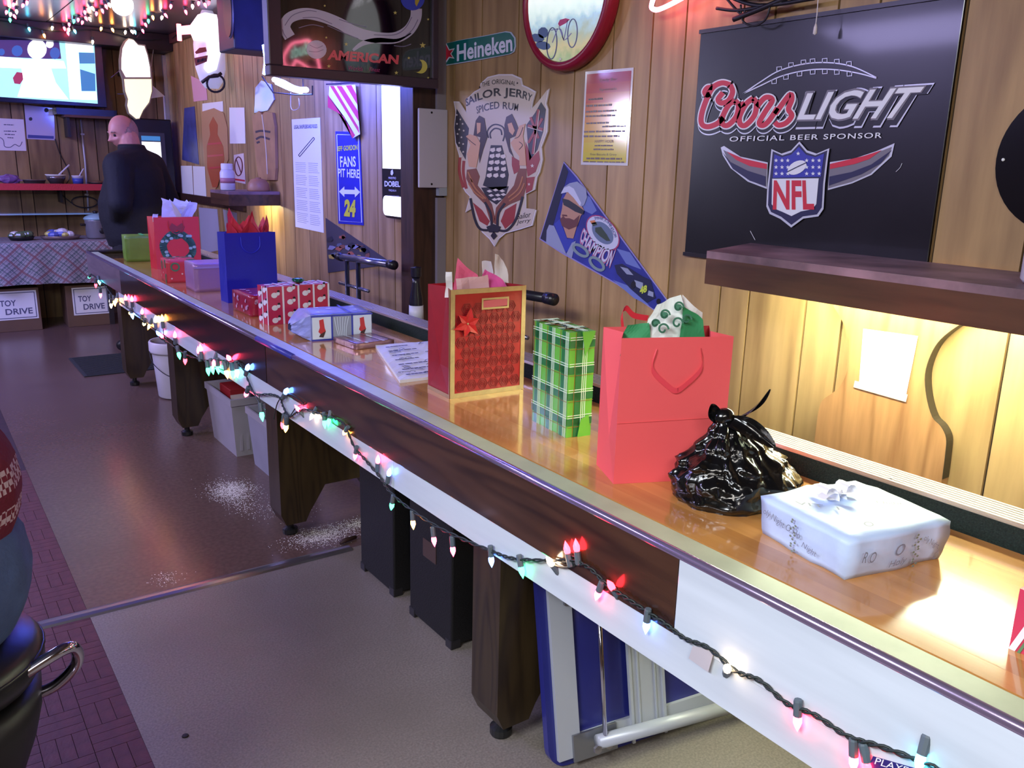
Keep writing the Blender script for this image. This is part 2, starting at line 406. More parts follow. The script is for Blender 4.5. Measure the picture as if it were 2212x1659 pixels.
for bx in range(3):
    for by in range(29):
        x0, y0 = FX-.333+bx*S, 1.2+by*S
        for k in range(3):
            if strip_a is None:
                strip_a = MB().box(-.0178, .0178, -.0547, .0547, 0, .004).build('brick', BRK, fb); o = strip_a
            else:
                o = strip_a.copy(); COL.objects.link(o)
            if (bx+by) % 2: o.location = (x0+.0185+k*.037, y0+S/2, -.004); o.rotation_euler = (0, 0, 0)
            else: o.location = (x0+S/2, y0+.0185+k*.037, -.004); o.rotation_euler = (0, 0, PI/2)
# metal strip where the two floorings meet
ALU = M('brushed_aluminium', (176, 172, 178), .28, .9)
prof = [(-.028, 0), (-.022, .006), (-.008, .009), (.008, .009), (.022, .006), (.028, 0)]
mb = MB(); n = len(prof)
for x in (.02, 1.27): mb.v += [Vector((x, 2.83+a, b)) for a, b in prof]
mb.f = [(i, i+1, n+i+1, n+i) for i in range(n-1)]+[tuple(range(n)), tuple(range(2*n-1, n-1, -1)), (0, n, 2*n-1, n-1)]
struct(mb.build('trim_1', ALU, smooth=False))
DARKTRIM = wood('dark_oak_trim', (70, 44, 34), (40, 24, 20), 2, rough=.4, rnd=False)
# pilaster with a grey corner strip
pil = struct(MB().box(2.03, WALLX-.0005, 3.69, 3.82, 0, CEIL).build('trim_2', DARKTRIM, bevel=.003))
MB().box(2.15, 2.199, 3.672, 3.69, 1.36, CEIL-.001).build('corner_strip', M('grey_paint', (140, 132, 140), .5), pil, world=True)
MB().box(2.155, 2.199, 3.66, 3.69, 1.30, 1.36).build('strip_cap', M('pale_grey_paint', (170, 176, 190), .45), pil, world=True)
MB().box(2.15, 2.199, 3.668, 3.69, .86, 1.29).build('corner_strip', M('grey_paint', (140, 132, 140), .5), pil, world=True)
struct(MB().box(-3.5, WALLX-.001, 8.42, BACKY-.001, 2.37, CEIL-.001).build('trim_3', M('black_beam', (30, 26, 34), .4), bevel=.004))
struct(MB().box(2.165, WALLX-.001, 5.2, 8.41, 2.43, CEIL-.001).build('trim_4', M('red_brown_beam', (88, 46, 44), .4), bevel=.004))
struct(MB().box(2.175, WALLX-.001, 6.65, 8.74, 1.06, 1.13).build('trim_5', DARKTRIM))
struct(MB().box(2.17, WALLX-.001, 8.70, 8.74, 0, 2.36).build('trim_6', M('chrome_strip', (190, 186, 196), .25, .8)))

# ================================================================== SHUFFLEBOARD TABLE
T0, T1 = -.45, 6.2
st = thing('shuffleboard_table', 'long shuffleboard table with amber playfield, dark walnut side and white apron along the wall', 'table', (1.33, 2.9, 0))
WAL = wood('walnut_laminate', (74, 48, 32), (34, 20, 14), 1, rough=.22, coat=.5, rings=8., stretch=10., scale=2.2, tint=.1)
DARKS = wood('near_black_laminate', (46, 26, 22), (26, 14, 14), 1, rough=.2, coat=.5, stretch=10., scale=2.2, tint=.05)
WHT = wood('white_painted_board', (204, 213, 220), (188, 197, 204), 1, rough=.3, coat=.2, rings=5., stretch=12., scale=2., tint=.02)
GRYP = wood('grey_mauve_laminate', (112, 94, 96), (92, 76, 80), 1, rough=.3, rnd=False)
def tp(name, mat, *a, **k):
    return MB().box(*a).build(name, mat, st, world=True, **k)
for nm, mt, a, b, lb in (('side_panel', WHT, T0, .885, 'white side panel'), ('side_panel', WAL, .887, 2.84, 'walnut side panel'), ('side_panel', DARKS, 2.845, 5.2, 'near-black side panel'), ('side_panel', GRYP, 5.203, T1, 'grey-brown end section of the side')):
    tp(nm, mt, .98, 1.0, a, b, .692, .833, bevel=.0015, label=lb)
tp('apron', WHT, .983, 1.004, T0, 1.9, .615, .692, label='white apron board'); tp('apron', WHT, .983, 1.004, 1.902, 4.1, .615, .692); tp('apron', WHT, .983, 1.004, 4.102, 5.3, .615, .692)
CREAM = M('cream_rail_cap', (170, 176, 146), .35, vary=.12, vscale=14.)
tp('rail_cap', CREAM, .99, 1.04, T0, T1, .826, .84, bevel=.002, label='cream rail cap')
CHR = M('chrome_edge', (200, 196, 210), .12, 1.); EDGE = M('satin_edge', (176, 158, 196), .2, .8)
MB().tube([(.9865, T0, .834), (.9865, 2.6, .834)], .0085, 14).build('chrome_edge', EDGE, st, world=True, smooth=True)
MB().tube([(.9865, 2.94, .834), (.9865, T1, .834)], .0095, 12).build('chrome_edge', EDGE, st, world=True, smooth=True)
MB().tube([(.9865, 2.6, .834), (.9865, 2.94, .834)], .0103, 12).build('tape_marker', M('blue_tape', (58, 60, 150), .35), st, world=True, smooth=True, label='blue tape on the chrome edge')
CARP = M('dark_green_carpet', (30, 42, 36), .95, vary=.5, vscale=220., bump=.9, bscale=300)
tp('rail_core', DARKS, 1.0, 1.04, T0, T1, .70, .826)
tp('gutter', CARP, 1.04, 1.605, T0+.02, T1-.02, .70, .738)
tp('gutter_wall', CARP, 1.598, 1.606, T0+.02, T1-.02, .738, .832, label='dark green carpet lining')
tp('gutter_wall', CARP, 1.04, 1.044, T0+.02, T1-.02, .738, .82)
AMB = wood('amber_playfield', (206, 146, 80), (178, 116, 58), 1, rough=.16, coat=.8, rings=3., stretch=16., scale=1.1, tint=.09, spec=.6)
k = 0; px = 1.12
while px < 1.57:
    w = .0455
    tp('playfield_strip', AMB, px, min(px+w-.0001, 1.575), T0+.06, T1-.08, .738, .795); px += w
tp('back_rail', DARKS, 1.606, 1.68, T0, T1, .69, .828)
BARE = M('ribbed_aluminium', (206, 196, 186), .35, .75)
tp('rib_plate', BARE, 1.600, 1.684, T0, T1, .828, .836)
for i in range(7): tp('rib', BARE, 1.602+i*.0118, 1.6085+i*.0118, T0, T1, .836, .8405)
sc0 = None
for i in range(22):
    y = T0+.15+i*.3
    if sc0 is None: sc0 = MB().lathe([(.005, 0), (.005, .0015), (.002, .003), (0, .0032)], 10).build('screw', ALU, st); o = sc0
    else: o = sc0.copy(); COL.objects.link(o); o.parent = st
    o.location = (1.616-1.33, y-2.9, .8395)
tp('end_panel', GRYP, .98, 1.684, T1, T1+.02, .692, .835); tp('end_cap', M('black_end_cap', (40, 36, 40), .3), .985, 1.68, T1-.06, T1+.02, .835, .846, bevel=.002)
tp('end_panel', WAL, .98, 1.684, T0-.02, T0, .692, .835)
LEGM = wood('olive_brown_leg', (60, 47, 28), (38, 28, 18), 2, rough=.35, rnd=True, tint=.25, stretch=8.)
FOOTM = M('black_levelling_foot', (26, 26, 26), .35)
legprof = [(1.075, .69), (1.075, .105), (1.095, .06), (1.175, .06), (1.195, .10), (1.235, .16), (1.26, .2), (1.42, .2), (1.445, .16), (1.485, .10), (1.505, .06), (1.585, .06), (1.605, .105), (1.605, .69)]
for y in (.1, 1.592, 3.088, 4.583, 5.823):
    lg = MB().prism(legprof, lambda u, v, d: (u, y+d, v), -.06, .06).build('leg', LEGM, st, world=True)
    for fx in (1.13, 1.55):
        MB().lathe([(.028, 0), (.03, .006), (.03, .022), (.014, .03), (.014, .062)], 16, (fx, y, 0)).build('foot', FOOTM, lg, world=True, smooth=False)
tp('stretcher', DARKS, 1.28, 1.40, .1, 5.8, .55, .69)

# ================================================================== UNDER THE TABLE
b = thing('plastic_bucket', 'white plastic bucket with a rim standing under the far end of the table', 'bucket', (1.3, 5.42, 0))
WPL = M('white_plastic', (206, 202, 210), .4, vary=.06)
MB().lathe([(0, .004), (.108, .004), (.115, .012), (.138, .33), (.138, .345), (.132, .345), (.128, .33), (.105, .02), (0, .02)], 28).build('body', WPL, b, smooth=True)
MB().lathe([(.139, .29), (.148, .29), (.15, .30), (.15, .352), (.146, .358), (.136, .358), (.136, .345)], 28).build('rim', WPL, b, smooth=True)
MB().tube(spline([(-.15, 0, .3), (-.15, -.06, .24), (-.09, -.125, .17), (0, -.155, .15), (.09, -.125, .17), (.15, -.06, .24), (.15, 0, .3)], 5), .0025, 6).build('handle', M('wire_grey', (90, 90, 100), .3, .8), b)

def crate(label, loc, rz, w, d, h, mat, rim, txt=None):
    t = thing('storage_crate', label, 'crate', loc, rz)
    th = .008; tw = .02
    lo = [(-w/2, -d/2), (w/2, -d/2), (w/2, d/2), (-w/2, d/2)]; hi = [(-w/2-tw, -d/2-tw), (w/2+tw, -d/2-tw), (w/2+tw, d/2+tw), (-w/2-tw, d/2+tw)]
    mb = MB()
    for i in range(4):
        j = (i+1) % 4
        def q(p, z, s): return (p[0]*s, p[1]*s, z)
        mb.hexa([q(lo[i], 0, 1), q(lo[j], 0, 1), q(lo[j], 0, .94), q(lo[i], 0, .94)], [q(hi[i], h, 1), q(hi[j], h, 1), q(hi[j], h, .94), q(hi[i], h, .94)])
    mb.box(-w/2*.96, w/2*.96, -d/2*.96, d/2*.96, 0, .008)
    mb.build('body', mat, t)
    mb = MB()
    for i in range(4):
        j = (i+1) % 4
        mb.hexa([(hi[i][0]*1.04, hi[i][1]*1.04, h-.03), (hi[j][0]*1.04, hi[j][1]*1.04, h-.03), (hi[j][0]*.97, hi[j][1]*.97, h-.03), (hi[i][0]*.97, hi[i][1]*.97, h-.03)],
                [(hi[i][0]*1.04, hi[i][1]*1.04, h+.004), (hi[j][0]*1.04, hi[j][1]*1.04, h+.004), (hi[j][0]*.97, hi[j][1]*.97, h+.004), (hi[i][0]*.97, hi[i][1]*.97, h+.004)])
    mb.build('rim', rim, t)
    for s in (-1, 1):
        for k in range(5):
            x = -w*.36+k*w*.18
            MB().box(x-.006, x+.006, s*(d/2+.004)-.004, s*(d/2+.004)+.004, .03, h*.75).build('rib', mat, t)
    if txt:
        a = LArt(LocalFace((0, -d/2-.0095, 0), (1, 0, 0), (0, .09, 1), (0, -1, .09)), t, .001)
        for i, s in enumerate(txt):
            z = h*.62-i*h*.2
            a.text('lettering', s, [(.0, z-h*.16), (.09, z-h*.16)], [(.0, z), (.09, z)], M('black_print', (22, 22, 26), .5), bold=.02)
    return t
CRT = M('grey_white_crate', (158, 152, 158), .45, vary=.08)
crate('pale grey crate with dark lettering under the table, holding a red box', (1.335, 4.285, 0), .0, .19, .38, .30, CRT, CRT, ('L', 'PU', 'A'))
crate('narrow pale crate in front of the lettered crate, next to a table leg', (1.38, 3.82, 0), .0, .2, .25, .29, M('pale_grey_crate', (146, 144, 156), .45, vary=.08), CRT)
o = tag(rebase(MB().box(1.27, 1.37, 4.25, 4.42, .22, .31).build('carton', M('red_carton', (150, 34, 38), .45), bevel=.004), (1.32, 4.33, .008)), 'small red carton poking out of the lettered grey crate', 'carton')
MB().box(1.272, 1.368, 4.249, 4.2495, .25, .28).build('label', M('pale_label', (210, 190, 190), .5), o, world=True)
MB().box(1.28, 1.36, 4.26, 4.41, .008, .22).build('lower_body', M('red_carton', (150, 34, 38), .45), o, world=True)

def case(label, x0, x1, y0, y1, h, studs=False, latch=False, cat='speaker case'):
    t = thing('equipment_case', label, cat, ((x0+x1)/2, (y0+y1)/2, 0), 0)
    BLK = M('black_tolex', (12, 11, 12), .55, bump=.4, bscale=220); w, d = x1-x0, y1-y0
    MB().box(-w/2, w/2, -d/2, d/2, .012, h).build('body', BLK, t, bevel=.006)
    for sx in (-1, 1):
        for sy in (-1, 1):
            MB().box(sx*(w/2-.016)-.018, sx*(w/2-.016)+.018, sy*(d/2-.016)-.018, sy*(d/2-.016)+.018, 0, .03).build('corner_guard', M('black_corner', (34, 32, 34), .35), t, bevel=.003)
    if studs:
        for k in range(7):
            z = h*.85-k*h*.085 if k < 5 else h*.85-(k+.35)*h*.085
            MB().lathe([(.014, 0), (.014, -.006), (.008, -.012), (0, -.013)], 12, (0, 0, 0), 1).move(Matrix.Translation((-.0, -d/2, z))).build('knob', M('steel_knob', (120, 116, 120), .25, .8), t)
        MB().box(-w*.28, w*.28, -d/2-.002, -d/2, h*.28, h*.92).build('control_plate', M('black_plate', (14, 13, 15), .3), t)
    if latch:
        MB().lathe([(.016, 0), (.016, -.006), (.009, -.014), (0, -.015)], 14, (0, 0, 0), 1).move(Matrix.Translation((w*.12, -d/2, h*.62))).build('lock', M('chrome_lock', (170, 170, 176), .2, .9), t)
        MB().box(-w/2+.0, w/2, -d/2-.003, -d/2, h*.80, h*.815).build('seam', M('steel_trim', (70, 66, 70), .35, .6), t)
        MB().box(-w/2-.002, -w/2, -.04, .04, h*.5, h*.62).build('handle_recess', M('handle_brown', (70, 50, 44), .5), t)
    return t
case('black amplifier case with a column of metal knobs under the table', 1.232, 1.50, 2.39, 2.65, .47, studs=True)
case('tall black equipment case with a silver lock under the table', 1.225, 1.50, 2.0, 2.265, .5, latch=True)
case('low black case half hidden behind the near table leg', 1.30, 1.52, 1.70, 1.93, .33)

# folded blue table on edge, under the near end
ft = thing('folding_table', 'folded blue table with grey metal legs standing on edge under the shuffleboard table', 'folding table', (1.145, 1.40, 0.004), math.radians(-8)); ft.rotation_euler = (-.2, 0, math.radians(-8))
NAVY = M('navy_laminate', (38, 42, 118), .3, vary=.08, vscale=6., coat=.3)
GRM = M('pale_grey_metal', (178, 182, 192), .35, .1)
Wf, Hf = .66, .52
def rr(w0, w1, h0, h1, r, n=5):
    out = []
    for cx, cy, a0 in ((w1-r, h0+r, -90), (w1-r, h1-r, 0), (w0+r, h1-r, 90), (w0+r, h0+r, 180)):
        for k in range(n+1):
            a = math.radians(a0+90*k/n); out.append((cx+r*math.cos(a), cy+r*math.sin(a)))
    return out
MB().prism(rr(0, Wf, 0, Hf, .05), lambda u, v, d: (u, d, v), 0, .022).build('tabletop', NAVY, ft)
fr = MB()
fr.box(.022, .085, -.012, 0, .02, Hf-.03); fr.box(.085, Wf-.02, -.012, 0, .02, .075); fr.box(.085, Wf-.02, -.012, 0, Hf-.085, Hf-.03); fr.box(Wf-.085, Wf-.02, -.012, 0, .075, Hf-.085)
fr.build('frame', GRM, ft)
mb = MB().box(.235, .345, -.016, -.012, .02, Hf-.08); mb.box(.235, .243, -.022, -.016, .01, Hf-.03); mb.box(.337, .345, -.022, -.016, .01, Hf-.03); mb.box(.262, .266, -.020, -.016, .02, Hf-.08); mb.box(.314, .318, -.020, -.016, .02, Hf-.08)
mb.build('cross_member', GRM, ft)
MB().tube([(.115, -.045, Hf-.08), (.6, -.045, Hf-.06)], .018, 14).build('leg', GRM, ft, smooth=True, label='pale grey tube leg')
MB().tube([(.115, -.045, .06), (.64, -.045, .03)], .018, 14).build('leg', GRM, ft, smooth=True, label='pale grey tube leg')
MB().tube([(.14, -.05, Hf-.1), (.135, -.05, .05)], .006, 10).build('brace_rod', CHR, ft, smooth=True, label='chrome rod')
for z in (.045, Hf-.075):
    p = MB().box(.06, .19, -.02, -.012, z-.035, z+.035).build('hinge_plate', M('zinc_plate', (150, 152, 160), .3, .8), ft, bevel=.002)
    MB().lathe([(.011, 0), (.011, -.008), (0, -.009)], 6, (.1, -.064, z+.01), 1).build('bolt', ALU, p)
    MB().lathe([(.011, 0), (.011, -.008), (0, -.009)], 6, (.16, -.02, z-.015), 1).build('bolt', ALU, p)
# black mesh bag behind the folded table
mbag = MB().ball((0, 0, .13), .13, 24, 14, (1.2, 1., 1.))
for v in mbag.v:
    n_ = noise.noise(v*9); v += Vector((v.x, v.y, v.z-.13)).normalized()*n_*.02; v.z = max(v.z, 0)
mb2 = tag(mbag.build('mesh_bag', M('black_mesh', (24, 22, 26), .7, bump=1., bscale=160), smooth=True), 'rounded black mesh bag on the floor at the right edge under the table', 'bag')
mb2.location = (1.42, .78, 0); FRAME[mb2.name] = Matrix.Translation((1.42, .78, 0))
MB().tube(spline([(-.1, 0, .22), (-.06, -.02, .3), (.06, -.02, .3), (.1, 0, .22)], 5), .008, 8).build('strap', M('black_strap', (20, 20, 22), .6), mb2)

# floor mat, stick, wax powder, speck
mt = thing('floor_mat', 'dark ribbed rubber mat on the floor by the far table leg', 'mat', (1.17, 6.52, 0))
MATM = M('dark_rubber', (38, 42, 46), .7, bump=.5, bscale=120)
MB().box(-.28, .28, -.32, .32, 0, .008).build('base', MATM, mt, bevel=.003)
for k in range(20): MB().box(-.26, .26, -.305+k*.031, -.291+k*.031, .008, .0105).build('ridge', MATM, mt)
stick = tag(MB().tube([(0, 0, .009), (.03, .012, .012), (.075, .02, .01)], [.006, .01, .007], 8).build('wood_scrap', M('dark_scrap', (52, 30, 24), .7), smooth=True), 'small dark scrap lying at the end of the floor strip', 'debris'); stick.location = (1.25, 2.87, 0)
mb = MB()
for cx, cy, sx, sy, N_ in ((1.075, 3.66, .085, .11, 2600), (1.23, 2.99, .13, .07, 2200), (1.42, 3.02, .1, .05, 900), (1.2, 3.35, .1, .12, 350), (1.06, 3.5, .05, .16, 500), (.62, 2.95, .05, .05, 120)):
    for i in range(N_):
        x, y = cx+R.gauss(0, sx*.55), cy+R.gauss(0, sy*.6); r = R.uniform(.0006, .0022)
        mb.add([(x-r, y-r*.8, 0), (x+r, y-r, 0), (x+r*.6, y+r, 0), (x-r*.8, y+r*.7, 0), (x, y, r*.7)], [(0, 1, 4), (1, 2, 4), (2, 3, 4), (3, 0, 4), (0, 3, 2, 1)])
wx = tag(mb.build('wax_powder', M('white_wax', (214, 208, 204), .8), kind='stuff', fix=False), 'white shuffleboard wax powder spilled on the floor', 'powder')
tag(rebase(MB().lathe([(.009, 0), (.008, .003), (0, .004)], 9, (.44, 2.03, 0)).build('pebble', M('black_speck', (34, 26, 26), .6)), (.44, 2.03, 0)), 'small dark spot on the bare floor near the red brick edge', 'debris')
# ================================================================== GIFTS ON THE TABLE
TZ = .7952
def gift_root(name, label, cat, FL, FR):
    a = math.atan2(FR[1]-FL[1], FR[0]-FL[0])
    return thing(name, label, cat, (FL[0], FL[1], TZ), a)     # local x along the front, y to the back, z up
def wrap(t, w, d, h, mat, soft=.0, seed=1, bev=.004, top_out=0., name='box'):
    """wrapped parcel: subdivided box with creased, slightly uneven paper"""
    bm = bmesh.new(); bmesh.ops.create_cube(bm, size=1)
    bmesh.ops.subdivide_edges(bm, edges=bm.edges, cuts=7, use_grid_fill=True)
    for v in bm.verts:
        u, vv, z = v.co.x+.5, v.co.y+.5, v.co.z+.5
        k = 1+top_out*z
        e = Vector(((u-.5)*w*k+w/2, (vv-.5)*d*k+d/2, z*h))
        if soft:
            cx = abs(u-.5)*2; cy = abs(vv-.5)*2; cz = abs(z-.5)*2
            corner = cx*cy+cx*cz+cy*cz
            n1 = noise.noise(Vector((e.x*14+seed*7, e.y*14, e.z*14))); n2 = noise.noise(Vector((e.x*45, e.y*45+seed*3, e.z*45)))
            c = Vector((w/2, d/2, h/2)); dr = (e-c).normalized()
            amt = soft*(n1+.45*n2)-soft*.35*max(0, corner-1.2)
            e += dr*amt
            if z < .01: e.z = max(0., e.z*.2)
            e.z = max(e.z, 0)
        v.co = e
    me = bpy.data.meshes.new(name); bm.to_mesh(me); bm.free()
    mb = MB(); mb.v = [v.co.copy() for v in me.vertices]; mb.f = [tuple(p.vertices) for p in me.polygons]; bpy.data.meshes.remove(me)
    return mb.build(name, mat, t, bevel=0, smooth=bool(soft))
def faces(w, d, h):
    return {'front': LocalFace((0, 0, 0), (1, 0, 0), (0, 0, 1), (0, -1, 0)), 'left': LocalFace((0, d, 0), (0, -1, 0), (0, 0, 1), (-1, 0, 0)), 'top': LocalFace((0, 0, h), (1, 0, 0), (0, 1, 0), (0, 0, 1))}
def sheet_paper(name, t, pts, mat, seed=0, amp=.006, n=7, label=None):
    """a crumpled sheet of tissue through four corners (a, b at the bottom; c, d at the top)"""
    a, b, c, d = [Vector(p) for p in pts]
    def fn(u, v):
        p = a.lerp(b, u).lerp(d.lerp(c, u), v)
        q = p*22+Vector((seed*3.1, seed*1.7, 0))
        return p+Vector((noise.noise(q), noise.noise(q+Vector((9, 0, 0))), noise.noise(q+Vector((0, 9, 0)))*.8))*amp*(1+v)
    return MB().sheet(fn, n, n).build(name, mat, t, label=label)
def tuft(name, t, c, rx, ry, h, mat, seed, petals=5, label=None):
    """gathered tissue sticking out of a bag in points"""
    rr_ = random.Random(seed); c = Vector(c); ph = [rr_.uniform(.7, 1.15) for _ in range(petals)]
    def fn(u, v):
        an = 2*PI*u; k = (u*petals) % 1.; i = int(u*petals) % petals
        peak = (1-abs(2*k-1))**.8*ph[i]
        rad = .35+.65*v; 
        z = h*(v*(.35+.75*peak)); wob = .12*noise.noise(Vector((math.cos(an)*3, math.sin(an)*3, v*4+seed)))
        return c+Vector((math.cos(an)*rx*(rad+wob), math.sin(an)*ry*(rad+wob), z))
    return MB().sheet(fn, petals*6, 5).build(name, mat, t, label=label)
def bag(t, w, d, h, mat, side=None, gusset=.025, th=.0012):
    """open paper bag: front, back, folded-in side gussets and a bottom"""
    MB().box(0, w, 0, th, 0, h).build('front_panel', mat, t)
    MB().box(0, w, d-th, d, 0, h).build('back_panel', mat, t)
    for x, s in ((0, 1), (w, -1)):
        mb = MB(); m = h*.28
        A, Bm, Cc = (x, 0, 0), (x, d/2, 0), (x, d, 0)
        Mid = (x+s*gusset*.2, d/2, m); T0_, T1_, T2_ = (x, 0, h), (x+s*gusset, d/2, h), (x, d, h)
        P0, P2 = (x, 0, m), (x, d, m)
        mb.add([A, Cc, P0, Mid, P2, T0_, T1_, T2_], [(0, 1, 3), (0, 3, 2), (1, 4, 3), (2, 3, 6, 5), (3, 4, 7, 6)])
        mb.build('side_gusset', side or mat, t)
    MB().box(.001, w-.001, .001, d-.001, 0, .002).build('bottom', mat, t)

# --- coral bag
CORAL = M('coral_paper', (240, 92, 96), .55, bump=.15, bscale=30)
t = gift_root('gift_bag', 'large plain coral pink gift bag with ribbon handles and green and white tissue', 'gift bag', (1.179, 1.267), (1.405, 1.167))
w, d, h = .247, .125, .318
bag(t, w, d, h, CORAL)
RIB = M('coral_ribbon', (232, 70, 84), .4)
def handle(t, x0, x1, y, ztop, drop, mat, wd=.012, up=False, sag=.0):
    """ribbon loop: a flat band hanging from two slots (or standing up)"""
    s = 1 if up else -1
    ln = spline([(x0, ztop), (x0-.006, ztop+s*drop*.45), (x0+(x1-x0)*.28, ztop+s*drop*.85), ((x0+x1)/2, ztop+s*drop), (x1-(x1-x0)*.28, ztop+s*drop*.85), (x1+.004, ztop+s*drop*.45), (x1, ztop)], 5)
    mb = MB(); m = len(ln)
    for i in range(m-1):
        a, b = ln[i], ln[i+1]; 
        mb.hexa([(a.x, y-.004, a.y), (b.x, y-.004, b.y), (b.x, y-.0028, b.y), (a.x, y-.0028, a.y)],
                [(a.x+wd*.75*(1 if i < m/2 else -1)*.2, y-.004, a.y+wd), (b.x+wd*.15*(1 if i < m/2 else -1), y-.004, b.y+wd), (b.x, y-.0028, b.y+wd), (a.x, y-.0028, a.y+wd)])
    return mb.build('handle', mat, t)
handle(t, .075, .175, 0, h-.035, .085, RIB)
# back handle standing up, seen at the left
ln = [Vector(p) for p in spline([(.045, d, h-.02), (.04, d+.004, h+.018), (.05, d+.008, h+.034), (.068, d+.006, h+.018), (.10, d+.002, h+.012)], 5)]
mb = MB()
for a, b in zip(ln[:-1], ln[1:]): mb.hexa([a, b, b+Vector((0, .0012, 0)), a+Vector((0, .0012, 0))], [a+Vector((.004, 0, .012)), b+Vector((.004, 0, .012)), b+Vector((.004, .0012, .012)), a+Vector((.004, .0012, .012))])
mb.build('handle', M('red_ribbon', (205, 40, 52), .4), t)
fold = LArt(LocalFace((0, 0, 0), (1, 0, 0), (0, 0, 1), (0, -1, 0)), t, .0001)
fold.poly('fold_crease', [(0, h*.425), (w, h*.445), (w, h*.448), (0, h*.428)], CORAL, lv=1)
GRN = M('green_tissue', (54, 146, 92), .7); WTS = M('white_scroll_tissue', (238, 242, 236), .7); 
ts = sheet_paper('tissue', t, [(.05, .05, h-.06), (.20, .045, h-.06), (.155, .07, h+.075), (.10, .08, h+.06)], WTS, 1, label='white tissue with green scrolls')
fa = LArt(LocalFace((.125, .037, h+.01), (1, .05, 0), (0, .28, 1), (0, -1, .28)), t, .006)
scr = []
for cx, cy, r_ in ((-.02, .03, .012), (.012, .046, .012), (-.025, .0, .013), (.008, .012, .013), (-.042, .012, .01), (.03, .02, .011)):
    scr.append([(cx+r_*(1-k*.06)*math.cos(k*.55), cy+r_*(1-k*.06)*math.sin(k*.55)) for k in range(12)])
fa.ribbon('scroll', scr, M('green_scroll', (72, 132, 104), .7), .004, n=2, parent=ts)
for k, (cx, cy) in enumerate(((-.02, .03), (.012, .046), (-.042, .014))):
    fa.poly('leaf_print', [(cx+.009*math.cos(a*.9), cy+.007*math.sin(a*.9)) for a in range(7)], M('green_scroll', (72, 132, 104), .7), parent=ts)
sheet_paper('tissue', t, [(.13, .03, h-.05), (.21, .04, h-.05), (.20, .055, h+.025), (.155, .055, h+.055)], GRN, 3, label='green tissue')
sheet_paper('tissue', t, [(.02, .06, h-.05), (.10, .05, h-.05), (.075, .06, h+.022), (.03, .07, h+.016)], GRN, 5, label='green tissue')
sheet_paper('tissue', t, [(.17, .08, h-.05), (.22, .08, h-.05), (.20, .085, h+.045), (.16, .085, h+.07)], M('pale_tissue', (232, 226, 222), .7), 8, label='white tissue')

# --- red and gold bag
t = gift_root('gift_bag', 'red gift bag with gold borders, red poinsettia and pink tissue', 'gift bag', (1.232, 2.029), (1.484, 2.017))
w, d, h = .252, .137, .315
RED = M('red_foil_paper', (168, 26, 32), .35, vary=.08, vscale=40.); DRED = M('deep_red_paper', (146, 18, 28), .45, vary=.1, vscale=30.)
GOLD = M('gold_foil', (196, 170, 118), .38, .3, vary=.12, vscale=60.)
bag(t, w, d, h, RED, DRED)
fr_ = faces(w, d, h); a = LArt(fr_['front'], t, .0002)
def border(a, nm, w, h, b, mat, lv=1, x0=0., y0=0.):
    x1, y1 = x0+w, y0+h
    return a.poly(nm, [[(x0, y0), (x1, y0), (x1, y0+b), (x0, y0+b)], [(x0, y1-b), (x1, y1-b), (x1, y1), (x0, y1)], [(x0, y0+b), (x0+b, y0+b), (x0+b, y1-b), (x0, y1-b)], [(x1-b, y0+b), (x1, y0+b), (x1, y1-b), (x1-b, y1-b)]], mat, lv)
border(a, 'gold_border', w, h, .014, GOLD)
hx = []
for j in range(9):
    for i in range(7):
        cx, cy = .034+i*.037+(j % 2)*.0185, .034+j*.032
        if cx > w-.02 or cy > h-.03: continue
        for rr0 in (.0165, .0105, .0045):
            hx.append([(cx+rr0*math.cos(PI/3*k), cy+rr0*math.sin(PI/3*k)) for k in range(6)])
a.ribbon('hexagon_print', hx, M('dull_red_print', (126, 22, 28), .5), .0022, lv=1, closed=True, n=1)
a.poly('window', [(.105, h-.058), (.19, h-.054), (.19, h-.033), (.105, h-.037)], M('pink_window', (196, 84, 100), .4), lv=2)
border(a, 'window_border', .092, .033, .0055, GOLD, lv=3, x0=.1, y0=h-.062)
ps = MB()
for k in range(6):
    an = k*PI/3+.3; c, s_ = math.cos(an), math.sin(an); L_ = .048 if k % 2 else .04
    def P(u, v, o): return (.052+c*u-s_*v, -.004-o, h-.098+s_*u+c*v)
    ps.add([P(0, 0, .002), P(L_*.45, .012, .008), P(L_, 0, .003), P(L_*.45, -.012, .008), P(L_*.45, 0, .004)], [(0, 1, 4), (1, 2, 4), (2, 3, 4), (3, 0, 4)])
po = ps.build('poinsettia', M('red_petal', (196, 26, 34), .5), t, label='red paper poinsettia')
MB().ball((.052, -.009, h-.098), .003, 8, 6).build('flower_centre', GOLD, po)
a2 = LArt(fr_['left'], t, .0002); a2.poly('gold_border', [[(0, 0), (d, 0), (d, .012), (0, .012)], [(d-.005, .012), (d, .012), (d, h), (d-.005, h)]], M('dull_gold', (150, 116, 70), .4, .4), lv=1)
PNK = M('pink_tissue', (232, 104, 140), .7); PNK2 = M('hot_pink_tissue', (236, 96, 176), .7); WT = M('white_tissue', (228, 224, 226), .75); PAL = M('pale_pink_tissue', (222, 178, 184), .75)
sheet_paper('tissue', t, [(.02, .03, h-.04), (.13, .03, h-.04), (.12, .06, h+.03), (.06, .07, h+.075)], PNK, 1, label='pink tissue')
sheet_paper('tissue', t, [(.10, .02, h-.04), (.23, .03, h-.04), (.20, .04, h+.01), (.14, .04, h+.05)], PNK2, 2, label='bright pink tissue')
sheet_paper('tissue', t, [(.03, .015, h-.04), (.15, .012, h-.04), (.13, .02, h+.035), (.03, .02, h+.025)], PAL, 3, label='pale pink tissue')
sheet_paper('tissue', t, [(.185, .08, h-.04), (.245, .08, h-.04), (.243, .10, h+.065), (.20, .10, h+.085)], WT, 4, label='white tissue')
